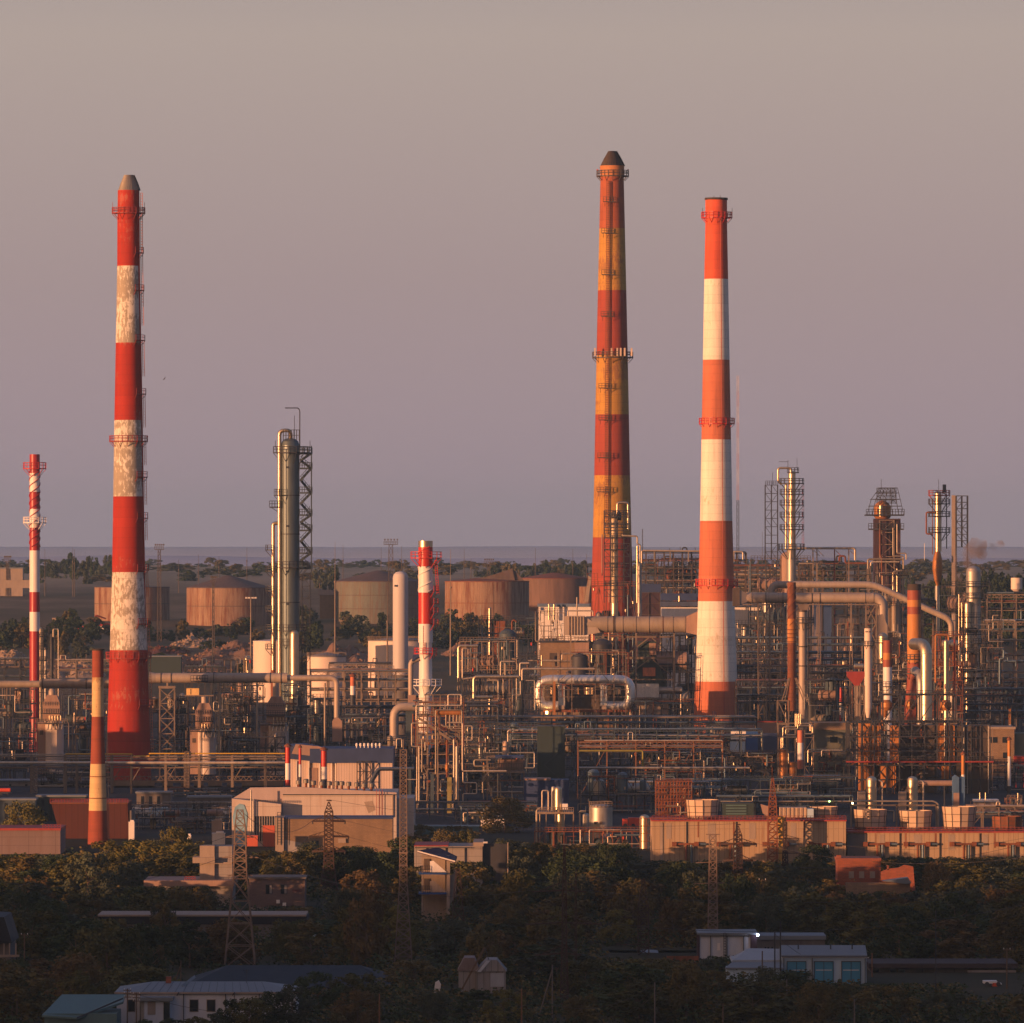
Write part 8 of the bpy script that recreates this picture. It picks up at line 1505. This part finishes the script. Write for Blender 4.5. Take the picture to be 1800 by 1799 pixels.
for i, (xa, ya, Da, xb, yb, Db, l) in enumerate(((1330, 1483, 1150, 1850, 1500, 1100, 'wire leaving the cooling building pylon towards the frame edge'), (549, 1443, 1140, 422, 1424, 925, 'wire joining the anchor pylon and the spread legged pylon'), (543, 1470, 1140, 448, 1472, 925, 'lower wire joining the anchor pylon and the spread legged pylon'), (396, 1472, 925, -60, 1500, 880, 'wire leaving the spread legged pylon towards the frame edge'), (390, 1508, 925, -60, 1540, 880, 'lower wire leaving the spread legged pylon towards the frame edge'), (935, 1565, 842, 454, 1508, 925, 'long wire from the nearest dark pylon to the spread legged one'), (1058, 1622, 842, 1850, 1580, 900, 'long wire from the nearest dark pylon towards the frame edge'), (1030, 1565, 842, 1850, 1540, 900, 'upper wire from the nearest dark pylon towards the frame edge'), (667, 1750, 800, 224, 1742, 803, 'low wire from the orange brown pole to the bracket pole'), (917, 1742, 802, 667, 1750, 800, 'low wire between the two bare poles near the bottom edge'), (1151, 1730, 803, 917, 1742, 802, 'low wire between the bare pole and the concrete pole'), (1533, 1680, 905, 1362, 1642, 885, 'low wire along the garage roof'), (1770, 1672, 880, 1645, 1605, 870, 'low wire between the two poles by the long brown building'), (1283, 1515, 955, 1850, 1470, 1050, 'wire from the narrow tan pylon across the dark trees'), (1405, 1474, 1185, 1850, 1462, 1180, 'wire from the sharp pointed pylon along the cooling building'))):
    wire(l, (xa, ya, Da), (xb, yb, Db), 2.5)

# ------------------------------------------------------------------ the near woods
KEEP = [  # x0, x1, distance, lowest visible row of the thing, half depth of its footprint
    (200, 395, 812, 1785, 14), (395, 520, 812, 1762, 14), (330, 640, 880, 1735, 24), (74, 214, 800, 1785, 10), (800, 892, 872, 1736, 8), (-20, 40, 905, 1682, 14), (175, 242, 990, 1612, 12), (330, 540, 990, 1613, 12), (327, 412, 1090, 1556, 12), (255, 330, 1090, 1556, 12), (436, 538, 1080, 1592, 12), (734, 804, 1040, 1588, 6),
    (728, 850, 1130, 1512, 16), (1226, 1332, 945, 1678, 10), (1331, 1450, 960, 1668, 9), (1271, 1400, 890, 1705, 12), (1400, 1525, 890, 1722, 12), (1530, 1700, 915, 1728, 11), (1700, 1785, 915, 1742, 11), (1726, 1762, 885, 1746, 4), (1470, 1550, 1130, 1545, 9), (1549, 1612, 1120, 1552, 8), (1487, 1600, 1100, 1566, 4), (755, 780, 868, 1738, 3),
    (88, 106, 1345, 1470, 30), (106, 230, 1345, 1474, 30), (-20, 106, 1275, 1500, 20), (408, 500, 1275, 1494, 20), (499, 600, 1283, 1478, 16), (600, 690, 1283, 1466, 16), (690, 727, 1312, 1450, 30), (727, 850, 1345, 1456, 10), (155, 190, 1320, 1475, 12), (940, 1145, 1310, 1480, 20), (1146, 1487, 1238, 1512, 20), (1489, 1812, 1241, 1505, 20),
    (571, 586, 1140, 1560, 2), (1287, 1307, 1150, 1530, 2), (390, 454, 925, 1694, 3), (692, 726, 930, 1684, 3), (975, 1010, 842, 1745, 3), (930, 1060, 842, 1690, 2), (1120, 1142, 955, 1660, 3), (1245, 1261, 955, 1680, 3), (1374, 1386, 1185, 1520, 2), (792, 818, 1005, 1616, 3), (1070, 1228, 960, 1684, 8), (885, 897, 1120, 1500, 2)]
LAND = [(172, 1475, 'the brick chimney'), (50, 1500, 'the mauve workshop'), (450, 1510, 'the white building end wing'), (640, 1490, 'the tan brick annexe'), (578, 1545, 'the anchor pylon by the annexe'), (380, 1540, 'the tan balcony block'), (490, 1580, 'the mauve brick house'), (768, 1560, 'the lookout stair'), (893, 1500, 'the bent street lamp'), (422, 1650, 'the spread legged pylon'), (709, 1640, 'the slim grey lattice mast'), (355, 1610, 'the white edged shed'), (10, 1660, 'the veranda building'), (43, 1655, 'the crossarm pole'), (360, 1760, 'the white house'), (500, 1720, 'the dark hipped roof'), (145, 1775, 'the teal shed'), (667, 1770, 'the orange brown pole'), (847, 1710, 'the corrugated hut'), (992, 1640, 'the nearest dark pylon'), (917, 1765, 'the bare bottom pole'), (1131, 1620, 'the faint rusty pylon'), (1253, 1590, 'the narrow tan pylon'), (1280, 1660, 'the maroon cornered hut'), (1400, 1700, 'the blue doored garage'), (1151, 1765, 'the grey concrete pole'), (1383, 1760, 'the pole below the garage'), (1650, 1715, 'the long brown building'), (1740, 1735, 'the white and red van'), (1510, 1530, 'the red brick house'), (1585, 1540, 'the brick ruin'), (1297, 1520, 'the cooling building pylon'), (1380, 1510, 'the sharp pointed pylon'), (1645, 1650, 'the very tall dark pole'), (1700, 1500, 'the lower cooling building'), (1056, 1470, 'the squat grey tank'), (1502, 1770, 'the short bottom pole'), (975, 1480, 'the golden tank cluster'), (1545, 1560, 'the low tan wall'), (1770, 1690, 'the knobbed pole')]
ORD = 'first second third fourth fifth sixth seventh eighth ninth tenth eleventh twelfth thirteenth fourteenth fifteenth sixteenth seventeenth eighteenth nineteenth twentieth'.split()
rt = random.Random(2024); cand = []
def limit(px, D, hwid):
    """lowest allowed crown top row for a tree at this place so that it does not hide what the photo shows"""
    lim = 0
    for x0, x1, Db, row, hd in KEEP:
        if px+hwid > x0 and px-hwid < x1:
            if abs(D-Db-hd*.3) < hd*.9: return 9999
            if D < Db: lim = max(lim, row)
    return lim
D = 812.0
while D < 1222:
    step = 8.2*F/D*.98; px = -30+rt.random()*step
    while px < 1830:
        dd = D+rt.uniform(-9, 9); x_ = px+rt.uniform(-12, 12); px += step*rt.uniform(.8, 1.2)
        far_ = (dd-812)/410; w = rt.choice([rt.uniform(6, 9), rt.uniform(8, 13.5)]); h = rt.uniform(5.0, 9.5)*(1-.18*far_)
        if mn.noise((x_/220, dd/60, 2.0)) > .15: h *= 1.22
        lim = limit(x_, dd, w*.45*F/dd)
        if lim == 9999: continue
        hmax = H-(lim-HY)*dd/F if lim else 99
        h = min(h, hmax)
        if h < 2.2: continue
        if h < 4: w = min(w, 6.0)
        cand.append((x_, dd, h, w))
    D += 21
cand.sort(key=lambda c: -(c[2]*c[3])/(c[1]**2)); rest = cand[210:]; cand = cand[:210]
mass('treetops', 'smaller crowns closing the gaps of the near woods', [(c[0], c[1], c[2], c[3], rt.choice([0, 1, 2, 5])) for c in rest])
info = []
for (x_, dd, h, w) in cand:
    row = HY+(H-h*.6)*F/dd; nz = mn.noise((x_/150, dd/45, 7.0))
    tint = rt.choice([0, 0, 1, 2, 5]) if nz < -.1 else rt.choice([2, 2, 4, 3, 1]) if nz > .12 else rt.choice([0, 1, 2, 5, 3])
    best = min(LAND, key=lambda l: (l[0]-x_)**2+((l[1]-row)*1.6)**2); dx, dy = x_-best[0], row-best[1]
    dr = ('to the left of' if dx < 0 else 'to the right of') if abs(dx) > abs(dy)*1.5 else ('above' if dy < 0 else 'below')
    info.append([x_, dd, h, w, tint, best[2], dr, math.hypot(dx, dy*1.6)])
grp = {}
for i in info: grp.setdefault((i[5], i[6]), []).append(i)
for (lm, dr), L_ in grp.items():
    L_.sort(key=lambda i: i[7])
    for n_, i in enumerate(L_):
        sz = 'low' if i[2] < 4.5 else 'tall' if i[2] > 8.2 else 'rounded' if i[3] > 8.5 else 'narrow' if i[3] < 7.4 else 'bushy'
        lab = f'{sz} {LEAF[i[4]][0]} tree, {ORD[min(n_, 19)]} outward {dr} {lm}'
        plantp(i[0], i[1], i[2], i[3], i[4], lab, 'trees of the near woods', rnd=rt)
for px_, D_, h_, w_, ti, l in ((950/1.07, 1375, 7.5, 15, 2, 'broad round ochre bush in front of the blue grey pipe yard'), (40, 1300, 9.5, 12, 3, 'round yellowing bush on the roof line of the mauve workshop'), (1155, 1830, 9, 13, 0, 'dark bush growing beside the foot of the clean striped chimney'), (890, 1830, 6, 9, 0, 'dark bush growing among the pale pipe loops'), (1430, 1195, 5.6, 9, 0, 'dark green bush directly before the joint of the two cooling buildings'), (740, 1320, 4, 8, 2, 'small ochre bush at the teal wall'), (800, 1325, 3.6, 9, 2, 'low ochre bush along the teal wall'), (1508, 1150, 4.2, 5, 2, 'little bush growing on the roof line of the red brick house')):
    plantp(px_, D_, h_, w_, ti, l, 'bushes inside the plant fence', rnd=rt)

for i, (px_, D_, h_, w_, l) in enumerate(((405, 803, 3.9, 4.5, 'dark round bush against the right half of the white house wall'), (440, 800, 4.3, 6, 'widest dark bush before the white house'), (478, 802, 4.9, 6, 'tall dark bush hiding the end of the white house'), (515, 804, 5.6, 6.5, 'big dark bush at the far corner of the white house'), (300, 797, 2.0, 4.5, 'low green bush under the porch of the white house'), (345, 796, 2.3, 4, 'low green bush under the twin windows of the white house'), (255, 797, 1.9, 3.5, 'little bush by the bracket poles of the white house'), (375, 797, 2.6, 4, 'green bush between the twin windows and the round bush'), (560, 830, 5.5, 8, 'dark bush over the near end of the dark hipped roof'), (620, 835, 5, 8, 'dark bush masking the end of the dark hipped roof'), (1390, 838, 5.2, 8, 'leafy bush before the first garage door'), (1345, 842, 5.4, 7, 'leafy bush before the low bay of the garage'), (1440, 832, 4.2, 7, 'leafy bush beneath the middle garage door'))):
    plantp(px_, D_, h_, w_, (0, 1, 0, 5)[i % 4], l, 'bushes round the near buildings', rnd=rt, name='bush', cat='bush')

# undergrowth: one mass of low leafy scrub below and between the trees
def scrub(name, label, D0, D1, n, hmin, hmax, tint, seed, x0=-60, x1=1860):
    r = random.Random(seed); vs = []; fs = []
    for i in range(n):
        dd = D0+(D1-D0)*r.random(); px = x0+(x1-x0)*r.random(); h = hmin+(hmax-hmin)*r.random(); lim = limit(px, dd, 14)
        if lim == 9999: continue
        if lim: h = min(h, H-(lim-HY)*dd/F)
        if h < .6: continue
        x = (px-900)*dd/F; cr = 1.0+1.3*r.random()
        for j in range(46):
            d = Vector((r.gauss(0, 1), r.gauss(0, 1), abs(r.gauss(0, 1)))).normalized(); q = .6+.45*r.random(); p = Vector((x+d.x*cr*q, dd+d.y*cr*q, d.z*h*q)); nr = (d+Vector((r.gauss(0, .6), r.gauss(0, .6), r.gauss(0, .6)))).normalized()
            t1 = nr.cross(Vector((.3, .1, 1))).normalized(); t2 = nr.cross(t1); s = .24*(.6+.8*r.random()); b = len(vs)
            vs += [tuple(p-t1*s), tuple(p-t2*s*.7), tuple(p+t1*s), tuple(p+t2*s*.7)]; fs.append((b, b+1, b+2, b+3))
    me = bpy.data.meshes.new(name); me.from_pydata(vs, [], fs); me.materials.append(LEAF[tint][1]); o = bpy.data.objects.new(name, me); COL.objects.link(o); o['kind'] = 'stuff'; o['label'] = label
scrub('undergrowth', 'dark green scrub filling the gaps of the near woods', 805, 1235, 2400, 1.2, 3.6, 0, 5)
scrub('undergrowth', 'olive and ochre scrub scattered through the near woods', 805, 1250, 1300, 1.0, 3.2, 2, 6)
# ------------------------------------------------------------------ build every mesh
for b in BUILD: b.make()
